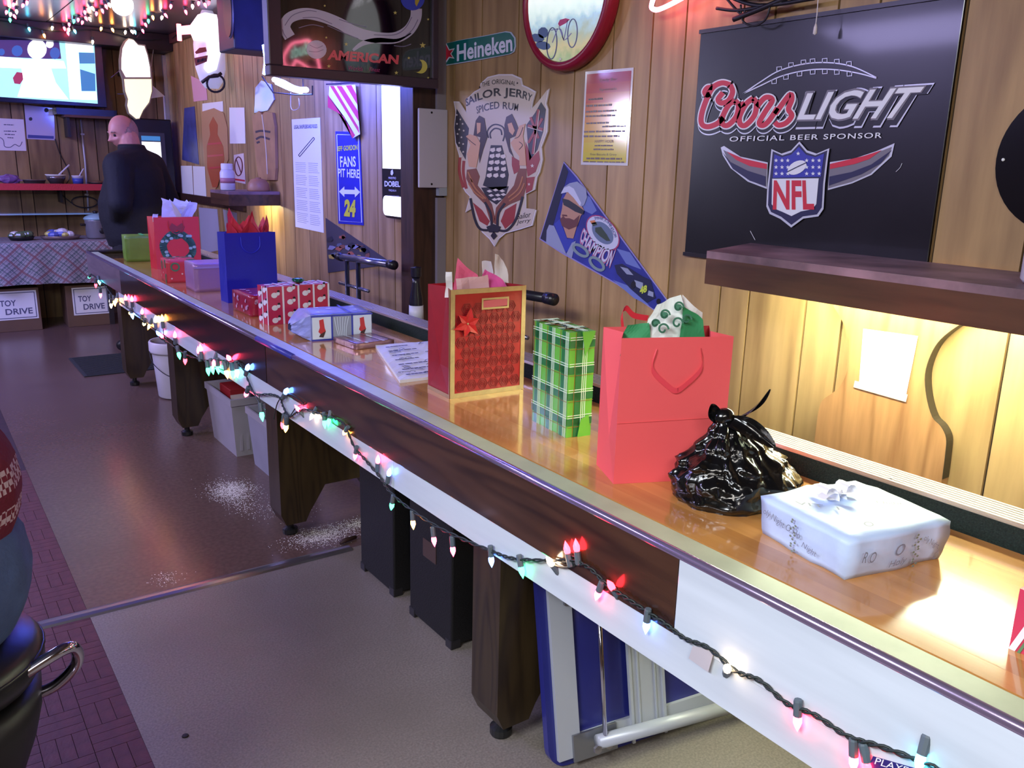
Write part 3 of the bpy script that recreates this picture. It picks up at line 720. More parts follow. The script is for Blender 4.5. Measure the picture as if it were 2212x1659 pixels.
sheet_paper('tissue', t, [(.175, .09, h-.04), (.21, .09, h-.04), (.20, .11, h+.06), (.165, .11, h+.055)], WT, 6, label='white tissue')
sheet_paper('tissue', t, [(.005, .04, h-.03), (.03, .03, h-.03), (.03, .04, h+.04), (.012, .05, h+.045)], WT, 7, label='white tissue')

# --- green plaid box
t = gift_root('gift_box', 'tall green plaid wrapped gift box standing on end', 'gift box', (1.293, 1.571), (1.365, 1.563))
w, d, h = .073, .171, .267
GR1 = M('apple_green_paper', (104, 186, 62), .35, coat=.3); wrap(t, w, d, h, GR1, soft=.0)
GR2 = M('dark_green_band', (36, 118, 62), .35, coat=.3); WLN = M('white_line_print', (226, 244, 222), .4); RLN = M('red_line_print', (150, 90, 40), .4)
fr_ = faces(w, d, h)
for fk, W_, H_, vb in (('front', w, h, (.02,)), ('left', d, h, (.012, .075, .138)), ('top', w, d, (.02,))):
    a = LArt(fr_[fk], t, .0001); step = .066
    hb = [y for y in (.03, .096, .162, .228)] if fk != 'top' else [.03, .096, .15]
    a.poly('dark_band', [[(0, y), (W_, y), (W_, y+.018), (0, y+.018)] for y in hb]+[[(x, 0), (x+.016, 0), (x+.016, H_), (x, H_)] for x in vb], GR2, lv=1)
    a.poly('white_line', [[(0, y+o), (W_, y+o), (W_, y+o+.0016), (0, y+o+.0016)] for y in hb for o in (.019, .025)]+[[(x+o, 0), (x+o+.0016, 0), (x+o+.0016, H_), (x+o, H_)] for x in vb for o in (.018, .0235, .029)], WLN, lv=2)
    a.poly('red_line', [[(0, y-.004), (W_, y-.004), (W_, y-.003), (0, y-.003)] for y in hb]+[[(x-.005, 0), (x-.004, 0), (x-.004, H_), (x-.005, H_)] for x in vb], RLN, lv=3)
a = LArt(fr_['front'], t, .0002)
a.poly('paper_flap', [(.03, 0), (w-.004, 0), (w-.012, .055), (.038, .045)], GR1, lv=5, th=.001); a.poly('paper_flap', [(.032, h), (w-.002, h), (w-.03, h-.06)], GR1, lv=5, th=.001)
MB().tube(spline([(.028, d*.45, h+.001), (.024, d*.35, h+.006), (.012, d*.22, h+.002), (-.001, d*.18, h-.02), (-.002, d*.12, h-.03)], 4), .0012, 6).build('string', M('dark_string', (40, 44, 40), .6), t)

# --- black plastic bag
t = thing('plastic_bag', 'knotted glossy black plastic bag between the coral bag and the white parcel', 'plastic bag', (1.338, 1.07, TZ), math.radians(-24))
def bagpt(u, v):
    an = 2*PI*u; z = v
    prof = [(0, .86), (.08, .98), (.25, 1.0), (.45, .86), (.65, .60), (.82, .36), (.93, .22), (1., .16)]
    for (a0, r0), (a1, r1) in zip(prof[:-1], prof[1:]):
        if z <= a1+1e-9: k = (z-a0)/(a1-a0); k = k*k*(3-2*k); rad = r0+(r1-r0)*k; break
    cr = 1+.10*noise.noise(Vector((math.cos(an)*2.2, math.sin(an)*2.2, z*3)))
    wv = noise.noise(Vector((math.cos(an)*2, math.sin(an)*2, z*2+7)))
    ple = 1-.26*(z**.9)*abs(math.sin(an*3.5+2.5*wv))**.7-.12*z*abs(math.sin(an*8.5+4*wv))+.07*abs(noise.noise(Vector((math.cos(an)*4+z*3, math.sin(an)*4, z*5))))
    rid = noise.ridged_multi_fractal(Vector((math.cos(an)*1.6+3, math.sin(an)*1.6, z*2.6)), 1., 2.2, 3, 1., 2.) if hasattr(noise, 'ridged_multi_fractal') else 0
    rad *= cr*ple*(1+.10*(rid-1.2))
    lean = .018*z
    return (math.cos(an)*.148*rad-.03*z*z, math.sin(an)*.098*rad+lean, .172*z+(0 if z > .02 else 0))
def crumple():
    m, nt, b = new_mat('black_polythene'); N = nt.nodes.new; L = nt.links.new
    b.inputs['Base Color'].default_value = C(12, 12, 13); b.inputs['Roughness'].default_value = .17; b.inputs['Coat Weight'].default_value = .4
    tc = N('ShaderNodeTexCoord'); n = N('ShaderNodeTexNoise'); n.inputs['Scale'].default_value = 12; n.inputs['Detail'].default_value = 2; L(tc.outputs['Object'], n.inputs['Vector'])
    mx = N('ShaderNodeMix'); mx.data_type = 'RGBA'; mx.inputs['Factor'].default_value = .12; L(tc.outputs['Object'], mx.inputs['A']); L(n.outputs['Color'], mx.inputs['B'])
    hs = []
    for sc, f in ((10., 'F1'), (24., 'F1')):
        v = N('ShaderNodeTexVoronoi'); v.inputs['Scale'].default_value = sc; v.feature = f; L(mx.outputs['Result'], v.inputs['Vector']); hs.append(v.outputs['Distance'])
    a = N('ShaderNodeMath'); a.operation = 'MULTIPLY_ADD'; a.inputs[1].default_value = .4; L(hs[1], a.inputs[0]); L(hs[0], a.inputs[2])
    bp = N('ShaderNodeBump'); bp.inputs['Strength'].default_value = .7; bp.inputs['Distance'].default_value = .02; L(a.outputs[0], bp.inputs['Height']); L(bp.outputs['Normal'], b.inputs['Normal'])
    return m
BLK = crumple()
mb = MB().sheet(bagpt, 110, 54)
mb.build('body', BLK, t, smooth=True)
MB().sheet(lambda u, v: (math.cos(2*PI*u)*.105*v, math.sin(2*PI*u)*.075*v, .0005), 20, 2).build('base', BLK, t)
MB().ball((-.032, .018, .172), .021, 14, 10, (1.1, .9, .9)).build('knot', BLK, t, smooth=True)
def ear(pts, w0, seed):
    ln = spline(pts, 6); m = len(ln); mb = MB(); rows = []
    for i, p in enumerate(ln):
        k = i/(m-1); ww = w0*(math.sin(PI*min(.97, k*.75+.22)))**.8
        row = [p+Vector(((j/4-.5)*ww*.75, (.3-abs(j/4-.5))*ww*.7, (j/4-.5)*ww*.45)) for j in range(5)]
        rows.append(row)
    base = len(mb.v)
    for r_ in rows: mb.v += r_
    for i in range(m-1):
        for j in range(4): mb.f.append((i*5+j, i*5+j+1, (i+1)*5+j+1, (i+1)*5+j))
    return mb.build('handle_end', BLK, t, smooth=True)
ear([(-.02, .015, .165), (.012, .01, .178), (.035, .005, .20), (.052, .0, .232)], .034, 1)
ear([(-.04, .02, .165), (-.055, .02, .182), (-.062, .018, .20)], .034, 2)
ear([(-.03, .012, .17), (-.01, -.01, .168), (.02, -.03, .15), (.05, -.045, .125)], .05, 3)

# --- white and blue parcel with bow
t = gift_root('gift_box', 'flat white and pale blue wrapped parcel with printed lettering and a white bow', 'gift box', (1.207, .727), (1.432, .684))
w, d, h = .225, .207, .074
WBL = M('pale_blue_paper', (192, 212, 246), .5, bump=.2, bscale=40, vary=.14, vscale=9.)
wrap(t, w, d, h, WBL, soft=.007, seed=4, top_out=.07)
INK = M('blue_grey_ink', (126, 134, 158), .6); VINE = M('vine_print', (122, 132, 122), .6)
f = faces(w, d, h)
a = LArt(LocalFace((-.004, d+.004, 0), (0, -1, 0), (-.06, 0, 1), (-1, 0, 0)), t, .0055); a.step = .0006
for tx, x0, y0, x1, y1, H_ in (('oly Night', .02, .044, .075, .036, .017), ('O Ho', .08, .040, .115, .036, .014), ('Night', .12, .022, .155, .017, .014)):
    a.text('lettering', tx, [(x0, y0), (x1, y1)], [(x0+.002, y0+H_), (x1+.002, y1+H_)], INK, shear=.25, lv=1)
a.poly('vine_print', [[(.098+.006*math.sin(k*1.9)+.0028*math.cos(q*1.05), .006+k*.0046+.0022*math.sin(q*1.05)) for q in range(6)] for k in range(14)], VINE, lv=1)
a = LArt(LocalFace((0, -.004, 0), (1, 0, 0), (0, -.06, 1), (0, -1, 0)), t, .0055); a.step = .0006
for tx, x0, y0, x1, y1, H_ in (('R O', .02, .035, .05, .03, .02), ('O', .095, .034, .115, .034, .021), ('Holy', .085, .010, .125, .013, .016), ('oly Night', .158, .05, .198, .026, .014), ('O', .19, .01, .202, .01, .015)):
    a.text('lettering', tx, [(x0, y0), (x1, y1)], [(x0+.002, y0+H_), (x1+.002, y1+H_)], INK, shear=.2, lv=1)
a.poly('vine_print', [[(.145+.006*math.sin(k*1.9)+.0028*math.cos(q*1.05), .006+k*.0046+.0022*math.sin(q*1.05)) for q in range(6)] for k in range(14)], VINE, lv=1)
a = LArt(f['top'], t, .0045); a.step = .0006
for tx, x0, y0, x1, y1, H_ in (('VIT  I', .02, .14, .075, .09, .016), ('O', .06, .02, .078, .018, .018), ('Night', .16, .09, .2, .065, .014), ('Y', .19, .17, .2, .165, .016)):
    a.text('lettering', tx, [(x0, y0), (x1, y1)], [(x0+.004, y0+H_), (x1+.004, y1+H_)], INK, shear=.2, lv=1)
SATIN = M('white_satin', (244, 244, 250), .35, sheen=.3)
mb = MB()
for sx in (-1, 1):
    def fn(u, v, sx=sx):
        an = PI*(u*1.7-.2); L_ = .032
        return (.12+sx*(.008+L_*(1-math.cos(an))*.5), .15+(v-.5)*.03+.006*math.sin(an), h+.008+.018*math.sin(min(PI, an)))
    mb.sheet(fn, 10, 3)
bow = mb.build('bow', SATIN, t, smooth=True, label='white satin bow')
MB().ball((.12, .15, h+.011), .009, 10, 8).build('bow_knot', SATIN, bow, smooth=True)
for k in range(4):
    an = .4+k*1.5
    MB().sheet(lambda u, v: (.12+math.cos(an)*(.008+.045*u)-math.sin(an)*(v-.5)*.018, .15+math.sin(an)*(.008+.04*u)+math.cos(an)*(v-.5)*.018, h+.0115+.006*math.sin(PI*u)), 5, 1).build('bow_tail', SATIN, bow)

# --- striped parcel at the right edge
t = thing('gift_box', 'pink and white striped gift box at the right edge of the table', 'gift box', (1.228, .335, TZ), 0)
w, d, h = .2, .138, .094
wrap(t, w, d, h, M('pink_stripe_paper', (206, 60, 92), .4), soft=0)
a = LArt(LocalFace((0, d, 0), (0, -1, 0), (0, 0, 1), (-1, 0, 0)), t, .0003)
st_ = lambda a, W_, H_, lab: [a.poly('diagonal_stripe', [[(max(0, x), max(0, 0)), (min(W_, x+.009), 0), (min(W_, x+.009+H_*.35), H_), (min(W_, max(0, x+H_*.35)), H_)] for x in [k*.026 for k in range(int(W_/.026))]], M('white_stripe', (236, 226, 230), .4), lv=1),
    a.poly('diagonal_stripe', [[(x+.012, 0), (min(W_, x+.016), 0), (min(W_, x+.016+H_*.35), H_), (min(W_, x+.012+H_*.35), H_)] for x in [k*.026 for k in range(int(W_/.026)-1)]], M('green_stripe', (92, 132, 92), .4), lv=1)]
st_(a, d, h, ''); a = LArt(faces(w, d, h)['front'], t, .0003); st_(a, w, h, ''); a = LArt(faces(w, d, h)['top'], t, .0003); st_(a, w, d, '')

# --- flat white paper parcel
t = thing('paper_parcel', 'flat parcel in white paper with black scribble print lying behind the red and gold bag', 'parcel', (1.194, 2.261, TZ))
lo = [(0, 0), (.215, -.008), (.375, .475), (.169, .508)]
WPP = M('white_scribble_paper', (226, 226, 230), .55, bump=.2, bscale=50)
def flat(u, v):
    a, b, c, d_ = [Vector((p[0], p[1], 0)) for p in lo]; p = a.lerp(b, u).lerp(d_.lerp(c, u), v); return p
mb = MB().sheet(lambda u, v: flat(u, v)+Vector((0, 0, .010+.004*noise.noise(Vector((u*6, v*9, 2))))), 8, 14)
n0 = len(mb.v); mb.sheet(lambda u, v: flat(u, v), 8, 14)
for e in range(2):
    for i in range(14):
        k = i*9+(8 if e else 0); mb.f.append((k, k+9, n0+k+9, n0+k))
    for i in range(8):
        k = i+(14*9 if e else 0); mb.f.append((k, k+1, n0+k+1, n0+k))
pk = mb.build('wrapper', WPP, t)
a = LArt(LocalFace((0, 0, .0135), (1, 0, 0), (0, 1, 0), (0, 0, 1)), t, .001); BK = M('black_print', (22, 22, 26), .5)
for k in range(7):
    y = .03+k*.066; x = .02+k*.022
    words(a, 'small_print', (x+.02, y), (x+.11+.01*(k % 3), y-.003), .008, BK, 1, 5, k)
sq = []
for k in range(26):
    cx, cy = R.uniform(.02, .2), R.uniform(.02, .46); cx += cy*.33
    sq.append([(cx+.012*math.cos(q*1.3+k), cy+.008*math.sin(q*2.1+k*2)) for q in range(5)])
a.ribbon('scribble_print', sq, M('grey_print', (96, 98, 108), .5), .0014, n=3)

# --- small foil packet
t = gift_root('gift_box', 'thin gift in shiny bronze foil lying flat behind the blue wrapped parcel', 'gift box', (1.283, 2.762), (1.444, 2.776))
wrap(t, .161, .165, .021, M('bronze_foil', (150, 112, 118), .25, .55, bump=.5, bscale=60), soft=.0015)
a = LArt(faces(.161, .165, .021)['top'], t, .001); a.poly('foil_band', [[(.04, 0), (.052, 0), (.052, .165), (.04, .165)], [(.11, 0), (.122, 0), (.122, .165), (.11, .165)]], M('silver_band', (214, 214, 226), .2, .9))

# --- blue snowman parcel
t = gift_root('gift_box', 'blue and white wrapped parcel with red-stocking print and a bulging folded end', 'gift box', (1.207, 2.987), (1.44, 2.952))
w, d, h = .236, .19, .096
BW = M('lilac_blue_paper', (148, 156, 214), .35, coat=.3, vary=.16, vscale=16., bump=.2, bscale=50)
wrap(t, w, d, h, BW, soft=.004, seed=9)
mb = MB(); prs = [(0, 0, 0), (0, d, 0), (0, d, h), (0, 0, h)]
def wedge(u, v):
    e = [(0, .0), (d, 0), (d, h), (0, h)]; 
    k = u*4; i = int(k) % 4; f_ = k-int(k); A, B_ = e[i], e[(i+1) % 4]
    y, z = A[0]+(B_[0]-A[0])*f_, A[1]+(B_[1]-A[1])*f_
    cy, cz = d*.62, h*.36; s_ = 1-v*.72
    nn = .006*noise.noise(Vector((u*13, v*7, 3)))*(1 if 0 < v else 0)
    return (-.055*v**.8+nn, cy+(y-cy)*s_+nn, max(0, cz+(z-cz)*s_+nn))
MB().sheet(wedge, 24, 5).build('folded_end', BW, t, smooth=False)
f = faces(w, d, h); a = LArt(f['front'], t, .0035)
LT = M('pale_blue_print', (212, 222, 246), .4); BD = M('royal_blue_print', (54, 62, 176), .4); RDp = M('red_print', (196, 52, 62), .4); SLV = M('silver_print', (150, 156, 180), .3)
for i in range(3):
    x = .004+i*.078
    a.poly('print_panel', [(x, .006), (x+.072, .006), (x+.072, h-.006), (x, h-.006)], LT if i != 1 else SLV, lv=1)
    if i != 1:
        a.poly('stocking_print', [(x+.026, h-.018), (x+.042, h-.014), (x+.046, .048), (x+.05, .036), (x+.03, .026), (x+.022, .034), (x+.028, .05)], RDp, lv=2)
        a.poly('stocking_toe', [(x+.05, .036), (x+.03, .026), (x+.024, .015), (x+.04, .012)], M('brown_print', (70, 44, 50), .4), lv=3)
    else:
        a.ribbon('net_print', [[(x+.006+k*.011, h-.01), (x+.012+k*.008, h*.5), (x+.02+k*.006, .016)] for k in range(6)], LT, .0024, lv=2)
a.poly('blue_band', [[(x, 0), (x+.006, 0), (x+.006, h), (x, h)] for x in (.075, .153)]+[[(0, h-.006), (w, h-.006), (w, h), (0, h)], [(0, 0), (w, 0), (w, .005), (0, .005)]], BD, lv=3)
a = LArt(f['top'], t, .003); a.poly('blue_band', [[(.0, 0), (w, 0), (w, .008), (0, .008)], [(.15, 0), (.157, 0), (.157, d), (.15, d)]], BD, lv=1)
a.poly('snowflake_print', [[(cx+.012*math.cos(k*PI/3)*(1 if k % 2 else .4), cy+.012*math.sin(k*PI/3)*(1 if k % 2 else .4)) for k in range(6)] for cx, cy in ((.04, .05), (.1, .12), (.19, .07), (.06, .15), (.2, .15))], LT, lv=1)

# --- red snowman box with green bow
t = gift_root('gift_box', 'red box printed with white snowmen and stripes, topped with a small green bow', 'gift box', (1.18, 3.366), (1.451, 3.382))
w, d, h = .271, .10, .155
wrap(t, w, d, h, M('raspberry_paper', (196, 46, 78), .35, coat=.3), soft=0)
f = faces(w, d, h); WP_ = M('white_print', (232, 228, 234), .4)
def snow(a, W_, H_, n, rows):
    a.poly('white_stripe', [[(x, 0), (x+.008, 0), (x+.008, H_), (x, H_)] for x in [W_*(i+.92)/n for i in range(n)]], WP_, lv=1)
    sm, hats = [], []
    for i in range(n):
        for j in range(rows):
            cx, cy = W_*(i+.42)/n, H_*(j+.5)/rows+(.012 if i % 2 else -.008)
            sm.append([(cx+.0135*math.cos(q*PI/5), cy+.0115*math.sin(q*PI/5)) for q in range(10)]); sm.append([(cx+.016+.008*math.cos(q*PI/4), cy+.006+.008*math.sin(q*PI/4)) for q in range(8)])
            hats.append([(cx+.012, cy+.012), (cx+.024, cy+.012), (cx+.022, cy+.02), (cx+.014, cy+.02)])
    a.poly('snowman_print', sm, WP_, lv=1); a.poly('hat_print', hats, M('black_print', (22, 22, 26), .5), lv=2)
snow(LArt(f['front'], t, .0003), w, h, 4, 3); snow(LArt(f['left'], t, .0003), d, h, 2, 3); snow(LArt(f['top'], t, .0003), w, d, 4, 2)
mb = MB()
for k in range(9):
    an = k*2*PI/9; 
    def fn(u, v, an=an): 
        q = PI*u; r_ = .026*math.sin(q*.9); return (.16+math.cos(an)*r_-math.sin(an)*(v-.5)*.012, .055+math.sin(an)*r_+math.cos(an)*(v-.5)*.012, h+.002+.018*(1-math.cos(q))*.6)
    mb.sheet(fn, 5, 1)
mb.build('bow', M('green_bow_foil', (28, 110, 74), .25, .4), t, label='green foil bow')

# --- flat red parcel behind it
t = thing('gift_box', 'low dark red wrapped box with pale print beside the blue bag', 'gift box', (1.182, 3.585, TZ), math.radians(1))
w, d, h = .2, .232, .09
wrap(t, w, d, h, M('crimson_paper', (158, 36, 62), .3, coat=.4, vary=.2, vscale=40.), soft=.002)
f = faces(w, d, h)
for fk, W_, H_ in (('left', d, h), ('top', w, d), ('front', w, h)):
    a = LArt(f[fk], t, .0022)
    a.poly('figure_print', [[(cx+r_*math.cos(q*PI/4), cy+r_*math.sin(q*PI/4)) for q in range(8)] for cx, cy, r_ in [(R.uniform(.02, W_-.02), R.uniform(.015, H_-.015), R.uniform(.004, .010)) for _ in range(14)]], M('mauve_print', (196, 150, 182), .4), lv=1)

# --- blue bag
t = gift_root('gift_bag', 'plain royal blue gift bag with red tissue', 'gift bag', (1.211, 3.992), (1.454, 3.998))
w, d, h = .243, .10, .323
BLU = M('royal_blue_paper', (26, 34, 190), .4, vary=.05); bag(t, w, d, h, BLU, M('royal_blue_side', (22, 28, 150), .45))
MB().tube(spline([(.075, -.002, h-.02), (.08, -.006, h-.07), (.12, -.008, h-.095), (.16, -.006, h-.07), (.165, -.002, h-.02)], 5), .0018, 6).build('handle', M('blue_cord', (40, 50, 210), .4), t)
TIS = M('red_tissue', (214, 50, 70), .65)
tuft('tissue', t, (.125, .05, h-.05), .10, .04, .095, TIS, 3, 6, label='red tissue'); tuft('tissue', t, (.10, .05, h-.05), .065, .03, .135, TIS, 8, 4, label='red tissue'); tuft('tissue', t, (.18, .05, h-.05), .05, .03, .11, M('rose_tissue', (220, 84, 110), .65), 5, 4)

# --- mauve foil box
t = thing('gift_box', 'mauve foil wrapped box beside the blue bag', 'gift box', (1.171, 4.39, TZ), math.radians(-2))
wrap(t, .2, .2, .141, M('mauve_foil', (164, 122, 158), .3, .15, bump=.3, bscale=40), soft=.002, seed=2)
MB().box(-.001, .2, -.0015, 0, .118, .128).build('foil_edge', M('pale_mauve', (206, 176, 206), .25, .4), t)

# --- small red and green box
t = gift_root('gift_box', 'small red box with a green wreath print in front of the wreath bag', 'gift box', (1.136, 4.788), (1.292, 4.775))
w, d, h = .156, .19, .118
wrap(t, w, d, h, M('tomato_paper', (206, 60, 62), .4), soft=.001)
f = faces(w, d, h); GP = M('green_print', (88, 140, 92), .45)
for fk, W_, H_ in (('front', w, h), ('top', w, d), ('left', d, h)):
    a = LArt(f[fk], t, .0012)
    for cx, cy in ((W_*.28, H_*.72), (W_*.85, H_*.2), (W_*.8, H_*.85)):
        a.ribbon('wreath_print', [[(cx+.02*math.cos(q*.9), cy+.02*math.sin(q*.9)) for q in range(7)]], GP, .008, closed=True, n=3)
    a.poly('berry_print', [[(cx+.005*math.cos(q), cy+.005*math.sin(q)) for q in range(6)] for cx, cy in ((W_*.5, H_*.4), (W_*.15, H_*.2))], M('pale_print', (232, 190, 170), .45), lv=1)

# --- red wreath bag
t = gift_root('gift_bag', 'red gift bag printed with a green wreath, with large white tissue', 'gift bag', (1.233, 5.419), (1.499, 5.433))
w, d, h = .266, .13, .307
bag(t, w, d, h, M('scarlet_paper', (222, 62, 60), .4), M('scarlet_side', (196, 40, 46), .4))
a = LArt(faces(w, d, h)['front'], t, .0003); cx, cy = .133, .125
wre = [(cx+(.083+.012*R.uniform(-1, 1))*math.cos(q*.42), cy+(.083+.012*R.uniform(-1, 1))*math.sin(q*.42)) for q in range(15)]
a.ribbon('wreath_print', [wre], M('wreath_green', (74, 118, 92), .45), .042, closed=True, n=3, lv=1)
a.poly('leaf_print', [[(x_+.012*math.cos(q*1.05), y_+.009*math.sin(q*1.05)) for q in range(6)] for x_, y_ in [(cx+.083*math.cos(k*.7)+R.uniform(-.016, .016), cy+.083*math.sin(k*.7)+R.uniform(-.016, .016)) for k in range(16)]], M('pale_leaf', (160, 190, 168), .45), lv=2)
a.poly('bow_print', [[(cx-.045, h-.06), (cx-.03, h-.035), (cx, h-.055), (cx+.03, h-.035), (cx+.045, h-.06), (cx+.03, h-.095), (cx, h-.075), (cx-.03, h-.095)]], M('brown_red_print', (150, 60, 56), .45), lv=3)
MB().tube(spline([(.085, -.002, h-.02), (.088, -.006, h-.07), (.125, -.008, h-.10), (.165, -.006, h-.07), (.17, -.002, h-.02)], 5), .0018, 6).build('handle', M('red_cord', (190, 40, 46), .5), t)
tuft('tissue', t, (.17, .06, h-.04), .085, .045, .145, WT, 4, 4, label='white tissue'); sheet_paper('tissue', t, [(.06, .05, h-.03), (.17, .05, h-.03), (.20, .02, h+.06), (.07, .03, h+.115)], WT, 3, label='white tissue'); sheet_paper('tissue', t, [(.13, .06, h-.02), (.24, .06, h-.02), (.275, .03, h+.075), (.14, .05, h+.105)], WT, 9, label='white tissue')
sheet_paper('tissue', t, [(.01, .06, h-.03), (.05, .06, h-.03), (.045, .06, h+.02), (.012, .06, h+.015)], WT, 5, label='white tissue')

# --- far green box
t = gift_root('gift_box', 'olive green wrapped box at the far end of the table', 'gift box', (1.155, 5.883), (1.4, 5.86))
wrap(t, .245, .165, .163, M('olive_green_paper', (112, 148, 52), .4, vary=.1, vscale=20.), soft=.003, seed=6)
a = LArt(faces(.245, .165, .163)['top'], t, .003); a.poly('green_ribbon', [[(.1, 0), (.12, 0), (.12, .165), (.1, .165)]], M('bright_green_ribbon', (90, 190, 110), .4))
# ================================================================== SHELVES AND LAMPS UNDER THEM
SHW = wood('smoked_oak_laminate', (92, 62, 44), (58, 38, 28), 1, rough=.35, coat=.2, rings=6., stretch=10., scale=2., tint=.06)
def shelf(label, root, x0, x1, ya, yb, ya_back, z0, z1, tube_y, col, power):
    """boxed wall shelf; ya/yb near and far end of the front edge, ya_back far end at the wall"""
    t = thing('wall_shelf', label, 'shelf', root)
    def hx(nm, pts, za, zb, mat): return MB().hexa([(x, y, za) for x, y in pts], [(x, y, zb) for x, y in pts]).build(nm, mat, t, world=True)
    hx('top_board', [(x0, ya), (x1, ya), (x1, ya_back), (x0, yb)], z1-.02, z1, M('dusty_plum_top', (132, 104, 114), .5, vary=.6, vscale=7.))
    hx('front_board', [(x0, ya), (x0+.02, ya), (x0+.02, yb), (x0, yb)], z0, z1-.02, SHW)
    hx('end_board', [(x0+.02, yb-.02), (x1, ya_back-.02), (x1, ya_back), (x0+.02, yb)], z0, z1-.02, SHW)
    hx('end_board', [(x0+.02, ya), (x1, ya), (x1, ya+.02), (x0+.02, ya+.02)], z0, z1-.02, SHW)
    if tube_y:
        lt = thing('fluorescent_light', label.split(' with')[0].replace('shelf', 'shelf tube light') , 'light', ((x0+x1)/2, (tube_y[0]+tube_y[1])/2, z1-.02))
        return t, lt
    return t, None
sh1, _ = shelf('long brown boxed wall shelf with dusty top below the black sign', (2.0, .8, 1.14), 1.84, 2.186, -.35, 1.65, 1.782, 1.14, 1.232, None, None, 0)
sh2, _ = shelf('small brown wall shelf holding a white jar at the far end', (2.0, 6.1, 1.14), 1.84, 2.198, 5.92, 6.33, 6.33, 1.14, 1.235, None, None, 0)
def tube_light(label, x, ya, yb, z, col, strength):
    t = thing('fluorescent_light', label, 'light', (x, (ya+yb)/2, z))
    L_ = (yb-ya)/2
    MB().box(-.03, .03, -L_, L_, -.006, .022).build('housing', M('white_enamel', (226, 226, 222), .4), t)
    MB().tube([(0, -L_+.04, -.022), (0, L_-.04, -.022)], .013, 12).build('tube', glow('warm_tube_%d' % strength, col, strength), t, smooth=True)
    for s in (-1, 1): MB().box(-.014, .014, s*(L_-.03)-.012, s*(L_-.03)+.012, -.038, -.006).build('socket', M('white_enamel', (226, 226, 222), .4), t)
tube_light('fluorescent tube fixed beneath the long brown shelf', 2.0, .72, 1.58, 1.19, (244, 255, 216), 190.)
tube_light('fluorescent tube beneath the small far shelf', 2.03, 5.96, 6.29, 1.19, (255, 240, 196), 120.)

# curvy panel under the long shelf with taped paper
PANW = wood('guitar_panel_laminate', (176, 128, 84), (132, 90, 56), 2, rough=.4, rings=7., stretch=10., scale=2.2, rnd=False)
t = thing('shaped_panel', 'curvy wooden panel shaped like an hourglass standing against the wall under the shelf', 'wood panel', (2.17, 1.29, .0))
z8 = zz(1400, 500, .48219); PP = Plane(0, WALLX-.036)
Lp = [PP.at(*q) for q in z8((800, 290), (845, 360), (882, 430), (896, 520), (892, 620), (862, 690), (828, 722), (782, 755), (766, 792), (756, 850), (746, 930))]
Rp = [PP.at(*q) for q in z8((1316, 1110), (1330, 1000), (1334, 925), (1310, 872), (1272, 830), (1246, 740), (1240, 640), (1265, 552), (1310, 482), (1390, 420), (1450, 390))]
ol_ = [(v.x, v.y) for v in spline([(p.y, p.z) for p in Lp], 4)]; or_ = [(v.x, v.y) for v in spline([(p.y, p.z) for p in Rp], 4)]
ol_ = [(a_, min(b_, 1.205)) for a_, b_ in ol_]; or_ = [(a_, min(b_, 1.205)) for a_, b_ in or_]
MB().prism(ol_+[(ol_[-1][0], 0.), (or_[0][0], 0.)]+or_, lambda u, v, dd: (WALLX-dd, u, v), .004, .036).build('board', PANW, t, world=True)
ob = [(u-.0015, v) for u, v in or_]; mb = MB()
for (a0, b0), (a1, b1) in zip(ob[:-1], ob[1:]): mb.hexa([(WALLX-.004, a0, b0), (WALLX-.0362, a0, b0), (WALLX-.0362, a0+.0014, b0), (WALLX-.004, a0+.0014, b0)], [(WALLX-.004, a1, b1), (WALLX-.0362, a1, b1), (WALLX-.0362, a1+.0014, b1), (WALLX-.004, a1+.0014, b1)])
mb.build('edge_shade', M('painted_edge_shade', (54, 44, 30), .5), t, world=True, label='dark edge band')  # dark strip paints in the shade on the panel's right edge
pq = [PP.at(*q) for q in ((1866, 710), (1984, 726), (1956, 863), (1856, 836))]
pa = tag(MB().prism([(p.y, p.z) for p in pq], lambda u, v, dd: (WALLX-dd, u, v), .0375, .0385).build('paper_sheet', M('white_paper', (240, 240, 234), .6)), 'white sheet of paper taped to the curvy wooden panel', 'paper')
rebase(pa, (WALLX-.038, 1.25, .9))
tq = [PP.at(*q) for q in ((1848, 822), (1962, 852), (1958, 868), (1845, 836))]
MB().prism([(p.y, p.z) for p in tq], lambda u, v, dd: (WALLX-dd, u, v), .0388, .0392).build('tape', M('clear_tape', (222, 214, 186), .2), pa, world=True)

# ================================================================== BLACK FOOTBALL BEER SIGN
t = thing('beer_sign', 'large black metal sign with red and silver lettering and a football shield', 'sign', (WALLX-.008, 1.63, 1.172))
MB().box(WALLX-.012, WALLX-.002, 1.203, 2.062, 1.172, 1.885).build('board', M('black_metal_sign', (20, 17, 20), .3, .1, vary=.5, vscale=5., coat=.2), t, world=True, bevel=.002)
MB().box(WALLX-.018, WALLX-.002, 1.203, 2.064, 1.876, 1.888).build('edge_lip', M('black_lip', (34, 28, 34), .3), t, world=True); MB().box(WALLX-.018, WALLX-.002, 1.79, 2.064, 1.166, 1.178).build('edge_lip', M('black_lip', (34, 28, 34), .3), t, world=True)
z = zz(1480, 100, .2622); A = Art(WR, t, .0125)
SILV = M('silver_print_sign', (206, 206, 222), .3, .2); GREY = M('grey_print_sign', (120, 114, 126), .4); NAV = M('navy_print_sign', (34, 32, 74), .4); REDS = M('red_print_sign', (206, 38, 58), .4); WHS = M('white_print_sign', (230, 230, 240), .4); BLS = M('blue_print_sign', (50, 54, 168), .4); BLKS = M('black_print_sign', (12, 12, 16), .35); GLW = M('smoky_print_sign', (74, 68, 72), .6)
